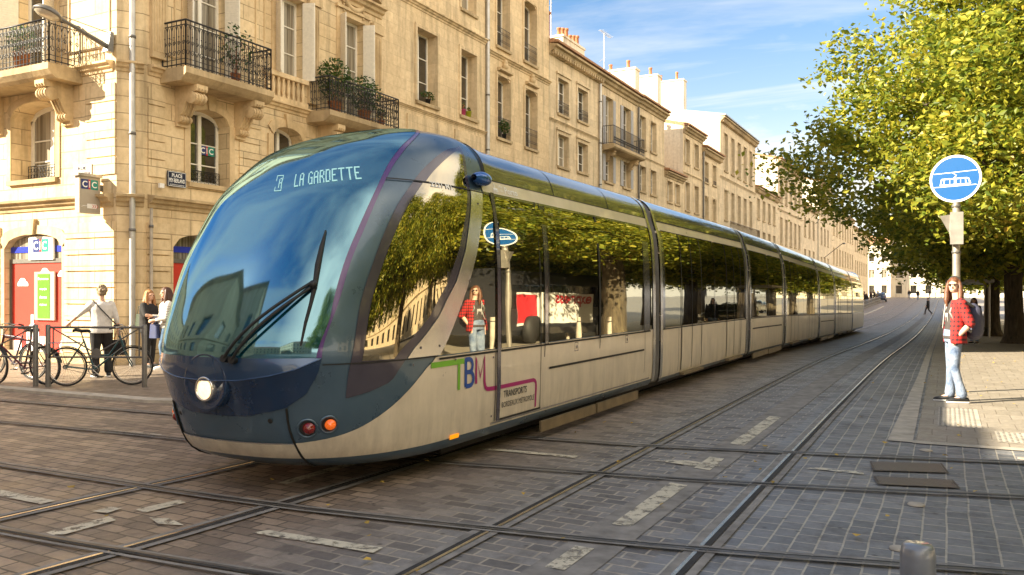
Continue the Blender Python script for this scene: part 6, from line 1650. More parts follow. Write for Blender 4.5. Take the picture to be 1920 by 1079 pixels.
# a parked city bus on the right, which the tram windows mirror
def bus(label, s0, d0, L=11.5):
    t = thing('city_bus', label, 'bus', WG(s0, d0, 0)); P = lambda a, b, c: WG(s0 + a, d0 - b, c)
    M['busbody'] = simple('dark_bus_paint', (.03, .03, .035), .3, .1, .06, 3, coat=.8)
    rows = []
    for (b, c) in ((.08, .32), (0, .5), (0, 2.3), (.05, 2.75), (.2, 2.98), (2.3, 2.98), (2.45, 2.75), (2.5, 2.3), (2.5, .5), (2.42, .32)): rows.append([P(a, b, c) for a in (0, .3, L - .3, L)])
    mb = MB(); mb.grid(rows, False, False); mb.face([r[0] for r in rows]); mb.face([r[-1] for r in rows]); mb.build('body', M['busbody'], t)
    for k in range(6):
        mb = MB(); a = .5 + k * 1.8; mb.face([P(a, -.01, 1.25), P(a + 1.7, -.01, 1.25), P(a + 1.7, -.01, 2.25), P(a, -.01, 2.25)]); mb.build('window', M['carglass'], t)
    mb = MB(); mb.face([P(1.2, -.015, .62), P(8.0, -.015, .62), P(8.0, -.015, 1.9), P(1.2, -.015, 1.9)]); ad = mb.build('advert_panel', M['whitepaint'], t)
    mb = MB(); text_to(mb, 'express', lambda x, y: P(7.8 - 3.6 * x, -.022, 1.25 + .55 * y), .03); mb.face([P(1.2, -.02, .7), P(2.6, -.02, .7), P(2.6, -.02, 1.8), P(1.2, -.02, 1.8)]); mb.build('advert_lettering', M['signred'], ad)
    for a in (2.1, 8.8):
        mb = MB(); mb.lathe([(0, -.02), (.46, -.02), (.48, .06), (.48, .25), (0, .25)], P(a, 0, .48), (-1, 0, 0), 24); w = mb.build('wheel', M['rubber'], t)
        mb = MB(); mb.lathe([(.27, .03), (.2, .05), (0, .03)], P(a, 0, .48), (1, 0, 0), 20); mb.build('rim', M['chromeb'], w)
bus('dark city bus with a white and red advert panel, mirrored in the tram windows', 23.5, -4.6)
# tram stop shelter and platform beyond the sign
def shelter(s_, d_, label):
    t = thing('tram_shelter', label, 'shelter', WG(s_, d_, 0)); P = lambda a, b, c: WG(s_ + a, d_ + b, c)
    mb = MB(); mb.hexa([P(-2.5, 1.0, 2.55), P(-2.5, -1.0, 2.55), P(2.5, -1.0, 2.55), P(2.5, 1.0, 2.55), P(-2.5, 1.0, 2.68), P(-2.5, -1.0, 2.68), P(2.5, -1.0, 2.68), P(2.5, 1.0, 2.68)]); mb.build('shelter_roof', M['polemetal'], t)
    for a in (-2.2, 0, 2.2): mb = MB(); mb.tube([P(a, -.8, 0), P(a, -.8, 2.56)], .05, 8); mb.build('shelter_post', M['polemetal'], t)
    mb = MB()
    for a, b in ((-2.1, -.1), (.1, 2.1)): mb.hexa([P(a, -.8, .3), P(b, -.8, .3), P(b, -.82, .3), P(a, -.82, .3), P(a, -.8, 2.2), P(b, -.8, 2.2), P(b, -.82, 2.2), P(a, -.82, 2.2)])
    mb.build('glass_screen', M['carglass'], t)
    mb = MB(); mb.hexa([P(-1.8, -.3, .42), P(1.8, -.3, .42), P(1.8, -.65, .42), P(-1.8, -.65, .42), P(-1.8, -.3, .47), P(1.8, -.3, .47), P(1.8, -.65, .47), P(-1.8, -.65, .47)])
    for a in (-1.2, 1.2): mb.tube([P(a, -.48, 0), P(a, -.48, .43)], .03, 6)
    mb.build('bench', M['steelpost'], t)
shelter(47, -.95, 'low grey tram shelter with a flat roof behind the signal pole')
mb = MB(); mb.grid([[WG(s_, .35, .002), WG(s_, .35, .20), WG(s_, -.8, .20)] for s_ in (60, 66, 72, 80, 95, 110)], False); mb.face([WG(60, .35, 0), WG(60, -.8, 0), WG(60, -.8, .2), WG(60, .35, .2)]); tag(mb.build('platform', M['kerb']), kind='structure')
mb = MB(); mb.grid([[WG(s_, 7.4, 0), WG(s_, 7.4, .26), WG(s_, 11, .27)] for s_ in (53, 60, 70, 78)], False); mb.face([WG(53, 7.4, 0), WG(53, 11, 0), WG(53, 11, .27), WG(53, 7.4, .26)]); mb.face([WG(78, 7.4, 0), WG(78, 11, 0), WG(78, 11, .27), WG(78, 7.4, .26)]); tag(mb.build('platform', M['kerb']), kind='structure')
bollard(70, 6.7, .9, .06, 'small dark bollard beside the far platform, past the tail of the tram', mat='steelpost')
mb = MB()
t = thing('metal_railing', 'long low railing in front of the far crowd beyond the tail of the tram', 'railing', WG(100, 10, 0))
for k in range(40): mb.tube([WG(96 + 1.2 * k, 9.2, 0), WG(96 + 1.2 * k, 9.2, 1.0)], .035, 5)
mb.build('posts', M['steelpost'], t); mb = MB()
for z in (1.0, .55, .2): mb.tube([WG(96 + 6 * k, 9.2, z) for k in range(9)], .03, 5)
mb.build('rail', M['steelpost'], t)
t = thing('metal_railing', 'low pale railing across the end of the street under the sunlit houses', 'railing', WG(190, 0, 0)); mb = MB()
for k in range(40): mb.tube([WG(190, 3 - 1.0 * k, 0), WG(190, 3 - 1.0 * k, 1.1)], .05, 4)
mb.tube([WG(190, 3, 1.1), WG(190, -37, 1.1)], .06, 4); mb.build('rail', M['steelpost'], t)
# overhead wire and lamp bracket at the far left
t = thing('wall_street_lamp', 'thin dark lamp bracket sticking out of the far row near the tail of the tram', 'street lamp', STREET.p(128, 0, 6)); mb = MB(); mb.tube([STREET.p(128, 0, 6.5), STREET.p(128, 2.6, 8.6)], .05, 5); ar = mb.build('arm', M['steelpost'], t); mb = MB(); mb.ball(STREET.p(128, 2.7, 8.55), .25, 8, 6, (1, 1, .5)); mb.build('lamp_head', M['steelpost'], t)
# market awning by the crowd
t = thing('awning', 'small green awning on the last house beside the tail of the tram', 'awning', STREET.p(112, 0, 3)); mb = MB(); mb.hexa([STREET.p(a, n, z) for (a, n, z) in ((110, .02, 3.2), (116, .02, 3.2), (116, 1.8, 2.6), (110, 1.8, 2.6), (110, .02, 3.3), (116, .02, 3.3), (116, 1.8, 2.7), (110, 1.8, 2.7))]); M['awng'] = simple('green_awning_cloth', (.05, .12, .06), .7, 0, .1, 4); mb.build('cloth', M['awng'], t)
mb = MB()
for a in (110.3, 115.7): mb.tube([STREET.p(a, 1.75, -.2), STREET.p(a, 1.75, 2.6)], .04, 5)
mb.build('awning_post', M['steelpost'], t)

# ---------------------------------------------------------------- people
def skinmat(name, col): return simple(name, col, .5, 0, .08, 14, bmp=.05)
M['skin'] = skinmat('skin', (.62, .36, .24))
class Flesh(MB):
    def ell(s, rings, cap=True):
        """rings: (centre, rx, ry, yaw) horizontal ellipses"""
        rows = []
        for (c, rx, ry, yw) in rings:
            ca, sa = math.cos(yw), math.sin(yw)
            rows.append([(c[0] + rx * math.cos(a) * ca - ry * math.sin(a) * sa, c[1] + rx * math.cos(a) * sa + ry * math.sin(a) * ca, c[2]) for a in [2 * PI * k / 18 for k in range(18)]])
        s.grid(rows, True, True); s.face(rows[0][::-1]); s.face(rows[-1])
    def limb(s, pts, rad, n=12):
        pts = [Vector(p) for p in pts]; P = [pts[0]]; Rr = [rad[0]]
        d0 = (pts[0] - pts[1]).normalized(); d1 = (pts[-1] - pts[-2]).normalized()
        A = [(pts[0] + d0 * rad[0] * k, rad[0] * math.sqrt(max(0.0, 1 - k * k))) for k in (.98, .85, .5)]
        B = [(pts[-1] + d1 * rad[-1] * k, rad[-1] * math.sqrt(max(0.0, 1 - k * k))) for k in (.5, .85, .98)]
        P = [a[0] for a in A] + pts + [b[0] for b in B]; Rr = [a[1] for a in A] + list(rad) + [b[1] for b in B]
        s.tube(P, 0, n, True, Rr)
    def done(s, name, mat, parent, vox=.011, sm=4):
        o = s.build(name, mat, parent, False)
        m = o.modifiers.new('remesh', 'REMESH'); m.mode = 'VOXEL'; m.voxel_size = vox; m.use_smooth_shade = True
        if sm: q = o.modifiers.new('smooth', 'SMOOTH'); q.iterations = sm; q.factor = .5
        return o
def lp(a, b, t): return Vector(a).lerp(Vector(b), t)
def person(label, loc, rz, J, K, group=None, vox=.011):
    """J joints in local metres (x right of the person, y forward, z up); K clothing"""
    t = thing('person', label, 'person', loc, rz, group)
    b = Flesh(); w = K.get('w', 1.0); V = Vector
    hip, chest, neck, head = V(J['hip']), V(J['chest']), V(J['neck']), V(J['head']); yw = J.get('yaw', 0); hy = J.get('hyaw', 0)
    tors = [(hip + V((0, 0, -.06)), .13 * w, .10 * w), (hip + V((0, 0, .02)), .165 * w, .115 * w), (lp(hip, chest, .35), .145 * w, .10 * w * K.get('belly', 1)), (lp(hip, chest, .75), .16 * w, .11 * w), (chest, .178 * w, .115 * w), (chest + V((0, 0, .09)), .17 * w, .10 * w), (lp(chest, neck, .8), .10 * w, .075 * w), (neck, .058, .058)]
    b.ell([(c, x, y, yw) for c, x, y in tors]); b.limb([neck - V((0, 0, .05)), lp(neck, head, .6)], [.06, .052])
    # head: skull, jaw, nose, ears
    ch, sh = math.cos(hy), math.sin(hy); Hd = lambda x, y, z: head + V((x * ch - y * sh, x * sh + y * ch, z))
    b.ell([(Hd(0, .018, -.105), .022, .026, hy), (Hd(0, .028, -.09), .042, .045, hy), (Hd(0, .018, -.06), .056, .072, hy), (Hd(0, .004, -.02), .068, .088, hy), (Hd(0, 0, .03), .074, .094, hy), (Hd(0, -.008, .07), .068, .085, hy), (Hd(0, -.01, .10), .045, .058, hy), (Hd(0, -.01, .118), .015, .02, hy)])
    b.limb([Hd(0, .088, .012), Hd(0, .108, -.028)], [.009, .014], 8); b.limb([Hd(-.02, .083, -.058), Hd(.02, .083, -.058)], [.010, .010], 8)
    b.limb([Hd(-.04, .078, .028), Hd(.04, .078, .028)], [.013, .013], 8)
    for sx_ in (-1, 1): b.limb([Hd(sx_ * .075, -.005, .012), Hd(sx_ * .077, -.008, -.022)], [.014, .010], 8)
    for sd in ('L', 'R'):
        sh_, el, wr = V(J['sh' + sd]), V(J['el' + sd]), V(J['wr' + sd]); hp, kn, an = V(J['hp' + sd]), V(J['kn' + sd]), V(J['an' + sd]); to = V(J['to' + sd])
        b.limb([sh_, lp(sh_, el, .5), el], [.055 * w, .046 * w, .038]); b.limb([el, lp(el, wr, .35), wr], [.038, .040, .026])
        hd = (wr - el).normalized(); hd = V(J.get('hd' + sd, hd)).normalized(); sdv = hd.cross(V((0, 0, 1)) if abs(hd.z) < .8 else V((0, 1, 0))).normalized(); up_ = sdv.cross(hd).normalized()
        b.limb([wr, wr + hd * .05 , wr + hd * .085], [.026, .034, .030], 10)
        for k, (o_, l) in enumerate(((-.028, .062), (-.010, .075), (.009, .070), (.027, .054))):
            p = wr + hd * .085 + up_ * o_; p2 = p + hd * l * .5 + sdv * .006; p3 = p2 + hd * l * .42 + sdv * .020; b.limb([p, p2, p3], [.0095, .009, .0075], 7)
        p = wr + hd * .03 - up_ * .028 + sdv * .01; b.limb([p, p - up_ * .03 + hd * .03, p - up_ * .035 + hd * .06 + sdv * .01], [.013, .011, .008], 7)
        b.limb([hp, lp(hp, kn, .5), kn], [.088 * w, .074 * w, .055]); b.limb([kn, lp(kn, an, .35), an], [.052, .054, .036]); b.limb([an, to], [.038, .03])
    b.done('body', K['skin'], t, K.get('vox', .0085), 2)
    # eyes and mouth
    e = MB()
    for sx_ in (-1, 1): e.ball(Hd(sx_ * .032, .084, .012), .011, 8, 6)
    e.build('eyes', M['black'], t, False)
    # trousers
    tw = K.get('trouser_loose', 1.18); f = Flesh()
    if 'trousers' in K:
        f.ell([(hip + V((0, 0, -.10)), .15 * w, .115 * w, yw), (hip + V((0, 0, .0)), .178 * w, .128 * w, yw), (hip + V((0, 0, .07)), .165 * w, .120 * w, yw), (hip + V((0, 0, .09)), .158 * w, .114 * w, yw)])
        for sd in ('L', 'R'):
            hp, kn, an = V(J['hp' + sd]), V(J['kn' + sd]), V(J['an' + sd]); fl = K.get('flare', .07)
            f.limb([hp, lp(hp, kn, .5), kn, lp(kn, an, .5), lp(kn, an, .9)], [.094 * w * tw, .082 * w * tw, .062 * tw, .058 * tw, fl], 14)
        f.done('trousers', K['trousers'], t, .010, 3)
    # top
    f = Flesh(); k = K.get('top_loose', 1.12); hem = K.get('hem', -.02)
    rg = [(hip + V((0, 0, hem)), .172 * w * k, .125 * w * k * K.get('belly', 1)), (lp(hip, chest, .35), .158 * w * k, .116 * w * k * K.get('belly', 1)), (lp(hip, chest, .75), .168 * w * k, .122 * w * k), (chest, .183 * w * k, .122 * w * k), (chest + V((0, 0, .09)), .172 * w * k, .108 * w * k), (lp(chest, neck, .75), .115 * w * k, .085 * w * k), (lp(chest, neck, .93), .07 * k, .065 * k)]
    f.ell([(c, x, y, yw) for c, x, y in rg])
    sl = K.get('sleeve', 1.0)
    for sd in ('L', 'R'):
        sh_, el, wr = V(J['sh' + sd]), V(J['el' + sd]), V(J['wr' + sd])
        if sl <= .5: f.limb([sh_, lp(sh_, el, sl * 1.6)], [.066 * w * k, .060 * w * k])
        else:
            f.limb([sh_, lp(sh_, el, .5), el], [.064 * w * k, .056 * w * k, .047 * k]); f.limb([el, lp(el, wr, (sl - .5) * 1.9)], [.047 * k, .040 * k])
    f.done('top', K['top'], t, .010, 3)
    for sd in ('L', 'R'):
        an, to = V(J['an' + sd]), V(J['to' + sd]); d = (to - an); d.z = 0; d.normalize(); f = Flesh(); z0 = an.z - .085
        hl_ = V((an.x, an.y, z0)) - d * .05
        f.limb([hl_ + V((0, 0, .045)), hl_ + d * .10 + V((0, 0, .05)), hl_ + d * .20 + V((0, 0, .034)), hl_ + d * .255 + V((0, 0, .027))], [.042, .044, .038, .026], 12)
        if K.get('boot'): f.limb([an + V((0, 0, .1)), an], [.05, .045])
        sh_o = f.done('shoe', K['shoe'], t, .008, 2)
        m2 = MB(); n = V((-d.y, d.x, 0)); L = []
        for (a, wd_) in ((-.045, .02), (-.02, .036), (.10, .042), (.18, .045), (.24, .036), (.275, .018)): L.append((a, wd_))
        ring_ = [hl_ + d * a + n * w_ for a, w_ in L] + [hl_ + d * a - n * w_ for a, w_ in L[::-1]]
        m2.face([p + V((0, 0, .002)) for p in ring_]); m2.face([p + V((0, 0, .022)) for p in ring_])
        for p, q in zip(ring_, ring_[1:] + ring_[:1]): m2.face([p + V((0, 0, .002)), q + V((0, 0, .002)), q + V((0, 0, .022)), p + V((0, 0, .022))])
        m2.build('sole', K.get('sole', M['whitepaint']), sh_o, False)
    # hair
    if K.get('hair'):
        f = Flesh(); L = K.get('hair_len', 0)
        f.ell([(Hd(0, -.03, -.06), .066, .055, hy), (Hd(0, -.028, -.02), .080, .082, hy), (Hd(0, -.014, .035), .085, .096, hy), (Hd(0, -.010, .085), .076, .090, hy), (Hd(0, -.008, .118), .05, .062, hy), (Hd(0, -.008, .132), .015, .02, hy)])
        if L:
            for sx_ in (-1, 1): f.limb([Hd(sx_ * .068, .01, .07), Hd(sx_ * .088, .018, 0), Hd(sx_ * .098, .03, -.11), Hd(sx_ * .095, .05, -.11 - L * .55), Hd(sx_ * .085, .055, -.10 - L)], [.022, .03, .036, .034, .016], 10)
            f.limb([Hd(0, -.05, .05), Hd(0, -.085, -.05), Hd(0, -.095, -.12 - L * .4), Hd(0, -.09, -.10 - L)], [.07, .075, .07, .03], 12)
            for q in range(7): a = -1.3 + q * .43; f.limb([Hd(.075 * math.sin(a) , -.08 * math.cos(a) , 0), Hd(.11 * math.sin(a + .1), -.11 * math.cos(a), -.12), Hd(.10 * math.sin(a - .15), -.115 * math.cos(a), -.12 - L * .9)], [.022, .026, .012], 7)
        elif K.get('curly'):
            r2 = random.Random(5)
            for q in range(40):
                a, e_ = r2.uniform(0, 2 * PI), r2.uniform(-.1, 1.3); p = Hd(.083 * math.cos(a) * math.cos(e_), -.02 + .092 * math.sin(a) * math.cos(e_), .03 + .10 * math.sin(e_))
                if (math.sin(a) > .55 and e_ < .75): continue
                f.limb([p, p + V((0, 0, .01))], [.022, .02], 7)
        f.done('hair', K['hair'], t, .007, 1)
    return t, Hd
def stand(h=1.75, dx=.0):
    k = h / 1.75
    J = dict(hip=(0, 0, .95), chest=(0, .0, 1.30), neck=(0, -.01, 1.47), head=(0, .015, 1.635), shL=(-.17, -.01, 1.40), shR=(.17, -.01, 1.40), elL=(-.23, -.04, 1.12), elR=(.23, -.04, 1.12), wrL=(-.24, .06, .88), wrR=(.24, .06, .88),
        hpL=(-.09, 0, .88), hpR=(.09, 0, .88), knL=(-.10, .02, .49), knR=(.10, .02, .49), anL=(-.10, -.01, .085), anR=(.10, -.01, .085), toL=(-.12, .13, .04), toR=(.12, .13, .04))
    return {a: tuple(x * k for x in b) for a, b in J.items()}
def denim(name, lo, hi):
    m, nt, b, out = newmat(name); pos = nt.nodes.new('ShaderNodeTexCoord').outputs['Object']; n = noisy(nt, 5, 6, pos, .7); mp = nd(nt, 'ShaderNodeMapping'); mp.inputs['Scale'].default_value = (30, 30, 8); nt.links.new(pos, mp.inputs[0]); n2 = noisy(nt, 1.2, 3, mp.outputs[0])
    nt.links.new(ramp(nt, n.outputs[0], [(.35, lo), (.62, hi)]), b.inputs['Base Color']); b.inputs['Roughness'].default_value = .85; bump(nt, b, n.outputs[0], 1.0, .03); return m
def plaid():
    m, nt, b, out = newmat('red_checked_cloth'); pos = nt.nodes.new('ShaderNodeTexCoord').outputs['Object']; sx = nt.nodes.new('ShaderNodeSeparateXYZ'); nt.links.new(pos, sx.inputs[0])
    def st(v, f): return mth(nt, 'GREATER_THAN', mth(nt, 'SINE', mth(nt, 'MULTIPLY', v, f)), .15)
    a = st(sx.outputs[2], 95); c = st(mth(nt, 'ADD', sx.outputs[0], sx.outputs[1]), 95); s_ = mth(nt, 'MULTIPLY', mth(nt, 'ADD', a, c), .5)
    nt.links.new(ramp(nt, s_, [(0, (.50, .022, .018)), (.5, (.24, .014, .014)), (1, (.035, .012, .016))]), b.inputs['Base Color']); b.inputs['Roughness'].default_value = .85
    n = noisy(nt, 9, 4, pos); bump(nt, b, n.outputs[0], .8, .02); return m
def stripes():
    m, nt, b, out = newmat('white_and_dark_striped_jersey'); pos = nt.nodes.new('ShaderNodeTexCoord').outputs['Object']; sx = nt.nodes.new('ShaderNodeSeparateXYZ'); nt.links.new(pos, sx.inputs[0])
    v = mth(nt, 'GREATER_THAN', mth(nt, 'SINE', mth(nt, 'MULTIPLY', sx.outputs[2], 190)), .45); low = mth(nt, 'LESS_THAN', sx.outputs[2], 1.30); f = mth(nt, 'MULTIPLY', v, low)
    nt.links.new(mixc(nt, f, (.72, .68, .62), (.04, .035, .04)), b.inputs['Base Color']); b.inputs['Roughness'].default_value = .85; return m
M['jeansl'] = denim('pale_washed_jeans', (.07, .11, .20), (.27, .32, .41)); M['jeansd'] = denim('blue_jeans', (.025, .06, .13), (.10, .17, .27))
M['plaid'] = plaid(); M['stripes'] = stripes()
M['tee'] = simple('charcoal_tee', (.055, .045, .042), .85, 0, .2, 20); M['knit'] = simple('pale_grey_knit', (.62, .58, .54), .9, 0, .08, 18, bmp=.3); M['blackcloth'] = simple('black_cloth', (.014, .012, .012), .85, 0, .3, 10, bmp=.4)
M['auburn'] = simple('auburn_hair', (.13, .05, .022), .5, 0, .45, 45, bmp=.6); M['ginger'] = simple('ginger_blonde_hair', (.33, .15, .05), .5, 0, .4, 45, bmp=.6); M['greyhair'] = simple('grey_blonde_hair', (.24, .17, .10), .6, 0, .3, 50, bmp=.5); M['brownhair'] = simple('dark_brown_hair', (.07, .025, .012), .5, 0, .4, 45, bmp=.6)
M['backpack'] = simple('navy_grey_backpack', (.045, .045, .075), .7, 0, .2, 14, bmp=.4)
# the man by the sign
J = stand(1.84); J.update(yaw=0, hyaw=1.0)
J['elR'] = (.26, -.13, 1.17); J['wrR'] = (.19, .06, .955); J['hdR'] = (-.25, .12, -.95); J['elL'] = (-.25, -.12, 1.18); J['wrL'] = (-.18, .06, .955); J['hdL'] = (.25, .12, -.95)
J['head'] = (0, .03, 1.735); J['knL'] = (-.09, .05, .52); J['anL'] = (-.09, -.06, .09); J['toL'] = (-.10, .09, .04); J['anR'] = (.11, .06, .09); J['toR'] = (.13, .21, .04); J['knR'] = (.11, .05, .52); J['hip'] = (0, .05, 1.0); J['hpL'] = (-.09, .04, .93); J['hpR'] = (.09, .04, .93)
M['paleskin'] = skinmat('pale_skin', (.66, .42, .31))
man, Hd = person('long-haired man in sunglasses and an open red checked shirt, hands in jeans pockets', WG(14.15, -.13, .004), R(104), J,
    dict(skin=M['paleskin'], trousers=M['jeansl'], top=M['tee'], shoe=M['black'], hair=M['auburn'], hair_len=.20, sleeve=.42, trouser_loose=1.02, flare=.075, top_loose=1.06, w=1.0, hem=-.05))
# open shirt: back and side shell plus sleeves to the elbow
f = MB(); hipv, chv, nkv = Vector(J['hip']), Vector(J['chest']), Vector(J['neck'])
rows = []
for (c, rx, ry, g0) in ((hipv + Vector((0, 0, -.13)), .235, .185, 62), (hipv + Vector((0, 0, .02)), .222, .170, 58), (hipv.lerp(chv, .4), .205, .155, 52), (hipv.lerp(chv, .8), .208, .155, 44), (chv + Vector((0, 0, .03)), .215, .150, 38), (chv + Vector((0, 0, .12)), .195, .128, 34), (chv.lerp(nkv, .85), .12, .10, 30)):
    rows.append([c + Vector((rx * math.cos(R(a)), ry * math.sin(R(a)), .012 * math.sin(k * 1.7) if c.z < 1 else 0)) for k, a in enumerate([90 + g0 + (360 - 2 * g0) * q / 26 for q in range(27)])])
f.grid(rows, True); so = f.build('open_shirt', M['plaid'], man, False); md = so.modifiers.new('solid', 'SOLIDIFY'); md.thickness = .012; md.offset = 0; so.modifiers.new('sub', 'SUBSURF').render_levels = 1
f = Flesh()
for sd in ('L', 'R'): f.limb([Vector(J['sh' + sd]), lp(J['sh' + sd], J['el' + sd], .5), lp(J['sh' + sd], J['el' + sd], .98)], [.084, .078, .070])
f.done('shirt_sleeves', M['plaid'], man, .010, 3)
mb = MB(); c_ = Vector((0, .128, 1.24))
mb.grid([[c_ + Vector((x, .012 - .5 * x * x, z)) for x in (-.07, -.035, 0, .035, .07)] for z in (-.11, -.04, .03, .09)], True)
M['teeprint'] = simple('white_shirt_print', (.45, .42, .40), .8, 0, .35, 28); mb.build('shirt_print', M['teeprint'], man, False)
mb = MB()
for sx_ in (-1, 1): mb.ball(Hd(sx_ * .034, .098, .014), .026, 12, 8, (1, .32, .85))
mb.tube([Hd(-.02, .104, .022), Hd(.02, .104, .022)], .004, 5)
for sx_ in (-1, 1): mb.tube([Hd(sx_ * .055, .095, .02), Hd(sx_ * .08, 0, .02)], .003, 4)
mb.build('sunglasses', M['black'], man, False)
mb = MB(); mb.tube([Hd(.09 * math.cos(R(a)), -.01, .035 + .105 * math.sin(R(a))) for a in range(0, 181, 15)], .009, 6)
for sx_ in (-1, 1): mb.lathe([(.0, -.02), (.034, -.02), (.038, 0), (.034, .02), (0, .022)], Hd(sx_ * .095, -.005, .008), (Hd(sx_, 0, 0) - Hd(0, 0, 0)), 14)
mb.build('headphones', M['black'], man, False)
f = Flesh(); f.limb([(.0, -.24, 1.05), (.0, -.25, 1.22), (0, -.22, 1.38)], [.125, .13, .10]); f.limb([(-.07, -.23, 1.06), (-.07, -.23, 1.34)], [.10, .10]); f.limb([(.07, -.23, 1.06), (.07, -.23, 1.34)], [.10, .10]); bp = f.done('backpack', M['backpack'], man, .012, 3)
mb = MB()
for sx_ in (-1, 1): mb.tube([(sx_ * .11, -.20, 1.42), (sx_ * .125, -.08, 1.505), (sx_ * .125, .07, 1.47), (sx_ * .14, .125, 1.34), (sx_ * .185, .06, 1.18), (sx_ * .15, -.16, 1.06)], .022, 8)
mb.build('straps', M['steelpost'], bp, False)
mb = MB(); mb.tube([Hd(.09, 0, 0), (.06, .14, 1.45), (.03, .165, 1.3), (.12, .16, 1.1)], .004, 4); mb.build('headphone_cable', M['whitepaint'], man, False)

J = stand(1.70); J.update(hyaw=.35)
J['elL'] = (-.34, .06, 1.20); J['wrL'] = (-.50, .17, 1.03); J['elR'] = (.25, -.05, 1.10); J['wrR'] = (.30, .02, .86); J['knR'] = (.12, .10, .48); J['anR'] = (.12, -.02, .085); J['toR'] = (.14, .12, .04)
wm, Hd2 = person('woman with short grey-blonde hair in a pale knit top, seen from behind', WG(10.55, 14.15, .05), R(62), J,
    dict(skin=M['skin'], trousers=M['blackcloth'], top=M['knit'], shoe=M['black'], hair=M['greyhair'], curly=True, sleeve=.66, w=1.07, belly=1.15, top_loose=1.10, hem=-.10, flare=.075, sole=M['whitepaint']))
mb = MB(); mb.tube([(-.15, -.03, 1.44), (-.05, -.155, 1.30), (.12, -.17, 1.10), (.24, -.08, .98), (.25, .04, 1.0)], .010, 6); mb.tube([(-.15, -.03, 1.44), (-.06, .14, 1.30), (.12, .18, 1.1), (.25, .08, 1.0)], .010, 6); mb.build('shoulder_strap', M['black'], wm, False)
def handbag(label, c, sz, mat, cat='bag'):
    t = thing('handbag', label, cat, c); x, y, z = sz; f = MB(); rows = []
    for i in range(7):
        k = i / 6; s_ = 1 - .18 * k; rows.append([c + Vector((x * s_ * math.copysign(abs(math.cos(a)) ** .5, math.cos(a)), y * s_ * math.copysign(abs(math.sin(a)) ** .5, math.sin(a)), z * k)) for a in [2 * PI * q / 16 for q in range(16)]])
    f.grid(rows, True, True); f.face(rows[0]); f.face(rows[-1]); f.build('bag_body', mat, t)
    f = MB()
    for s_ in (-1, 1): f.tube([c + Vector((-x * .5, s_ * y * .6, z)), c + Vector((-x * .3, s_ * y * .3, z + .16)), c + Vector((x * .3, s_ * y * .3, z + .16)), c + Vector((x * .5, s_ * y * .6, z))], .008, 6)
    f.build('bag_handle', mat, t)
hw = wm.matrix_basis if False else Matrix.Translation(wm.location) @ Matrix.Rotation(R(62), 4, 'Z')
handbag('black tote bag hanging from the hand of the woman in the pale knit top', hw @ Vector((.31, .03, .40)) - Vector((0, 0, .0)), (.17, .07, .28), M['blackcloth'])
J = stand(1.62); J.update(hyaw=-.25); J['elR'] = (.24, .10, 1.10); J['wrR'] = (.10, .30, 1.08); J['elL'] = (-.25, .02, 1.06); J['wrL'] = (-.12, .22, 1.02)
w2, Hd3 = person('woman with long ginger hair in a black jacket, facing the woman in stripes', WG(12.35, 15.05, .05), R(-75), J,
    dict(skin=M['skin'], trousers=M['blackcloth'], top=M['blackcloth'], shoe=M['black'], sole=M['black'], boot=True, hair=M['ginger'], hair_len=.20, sleeve=.95, w=1.08, belly=1.15, top_loose=1.22, hem=-.14, flare=.06))
handbag('dark green shoulder bag behind the back of the woman in the black jacket', WG(12.30, 15.24, .92), (.12, .07, .26), simple('dark_green_leather', (.02, .035, .012), .5, 0, .2, 12))
J = stand(1.68); J.update(hyaw=.1); J['elR'] = (.22, .08, 1.06); J['wrR'] = (.08, .27, 1.10); J['elL'] = (-.24, .05, 1.06); J['wrL'] = (-.10, .24, 1.02); J['knL'] = (-.06, .10, .48); J['anL'] = (.0, .04, .085); J['toL'] = (.02, .18, .04)
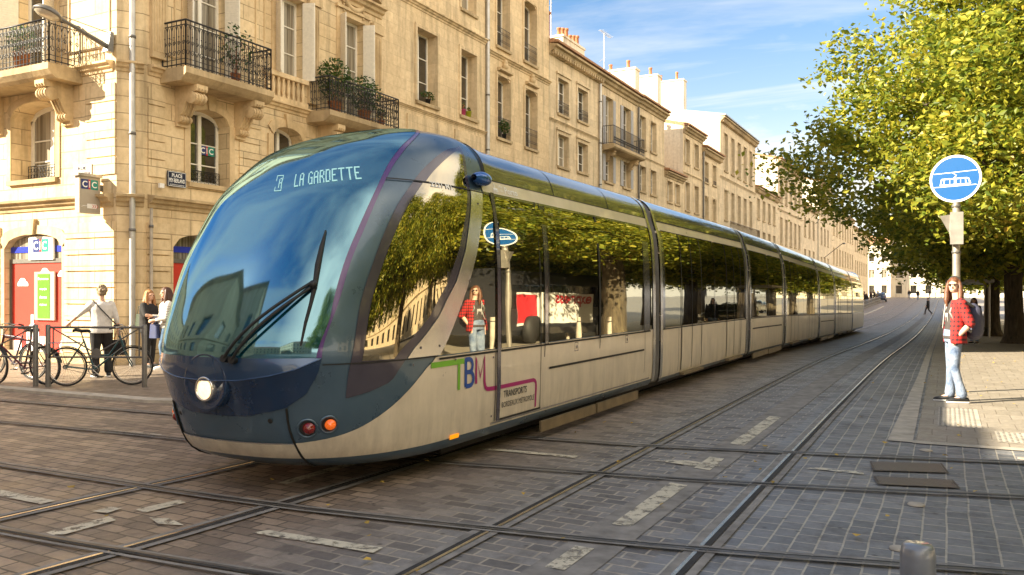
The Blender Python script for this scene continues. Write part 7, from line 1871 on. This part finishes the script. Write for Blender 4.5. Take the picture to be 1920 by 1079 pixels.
w3, Hd4 = person('woman with long dark hair in a striped white jersey and blue jeans', WG(12.15, 14.28, .05), R(150), J,
    dict(skin=M['skin'], trousers=M['jeansd'], top=M['stripes'], shoe=M['whitepaint'], hair=M['brownhair'], hair_len=.30, sleeve=.9, w=1.02, top_loose=1.14, hem=-.06, flare=.058, trouser_loose=1.08))
handbag('navy handbag at the hip of the woman in the striped jersey', WG(11.98, 14.42, .70), (.13, .06, .28), simple('navy_leather', (.02, .03, .10), .5, 0, .2, 12))
J = stand(1.78); J.update(hyaw=0); J['knL'] = (-.09, .22, .50); J['anL'] = (-.10, .28, .09); J['toL'] = (-.10, .42, .05); J['knR'] = (.09, -.02, .50); J['anR'] = (.10, -.36, .14); J['toR'] = (.10, -.24, .04); J['elL'] = (-.25, -.12, 1.12); J['elR'] = (.25, .08, 1.12); J['wrR'] = (.22, .26, .95)
dk = dict(skin=M['skin'], trousers=M['blackcloth'], top=M['blackcloth'], shoe=M['black'], hair=M['brownhair'], sleeve=1.0, top_loose=1.2, hem=-.06, flare=.06)
wk, _ = person('walker in dark clothes striding across the far rails', WG(98, 1.72, 0), R(70), J, dict(dk))
J = stand(1.72); J.update(hyaw=.3)
tk, _ = person('person in a dark hooded jacket and pale trousers standing by the first dark trunk', WG(36, -.92, 0), R(150), J, dict(dk, trousers=M['jeansl'], hair_len=.12))
# far crowd
rr = random.Random(21); cols = [('dark', wk), ('dark', tk)]
words = ['first', 'second', 'third', 'fourth', 'fifth', 'sixth', 'seventh', 'eighth', 'ninth', 'tenth', 'eleventh', 'twelfth']
for k in range(11):
    c = copy_tree(tk if k % 2 else wk); c.location = WG(118 + k * 4.3, 10.2 + rr.uniform(-.4, 1.4), 0); c.rotation_euler = (0, 0, rr.uniform(0, 6)); s_ = rr.uniform(.94, 1.04); c.scale = (s_, s_, s_)
    tag(c, 'dark figure in the crowd behind the far railing, %s from the tail of the tram' % words[k], 'person', 'people gathered at the far end of the left pavement')
for k, (s_, d_) in enumerate([(165, 4.5), (176, 2.8), (182, 6.5)]):
    c = copy_tree(tk); c.location = WG(s_, d_, 0); c.rotation_euler = (0, 0, k * 1.7); tag(c, ['tiny figure near the end of the rails, left of the walker', 'tiny figure at the far end of the right-hand rails', 'tiny figure between the crowd and the far rails'][k], 'person', 'tiny people at the end of the street')
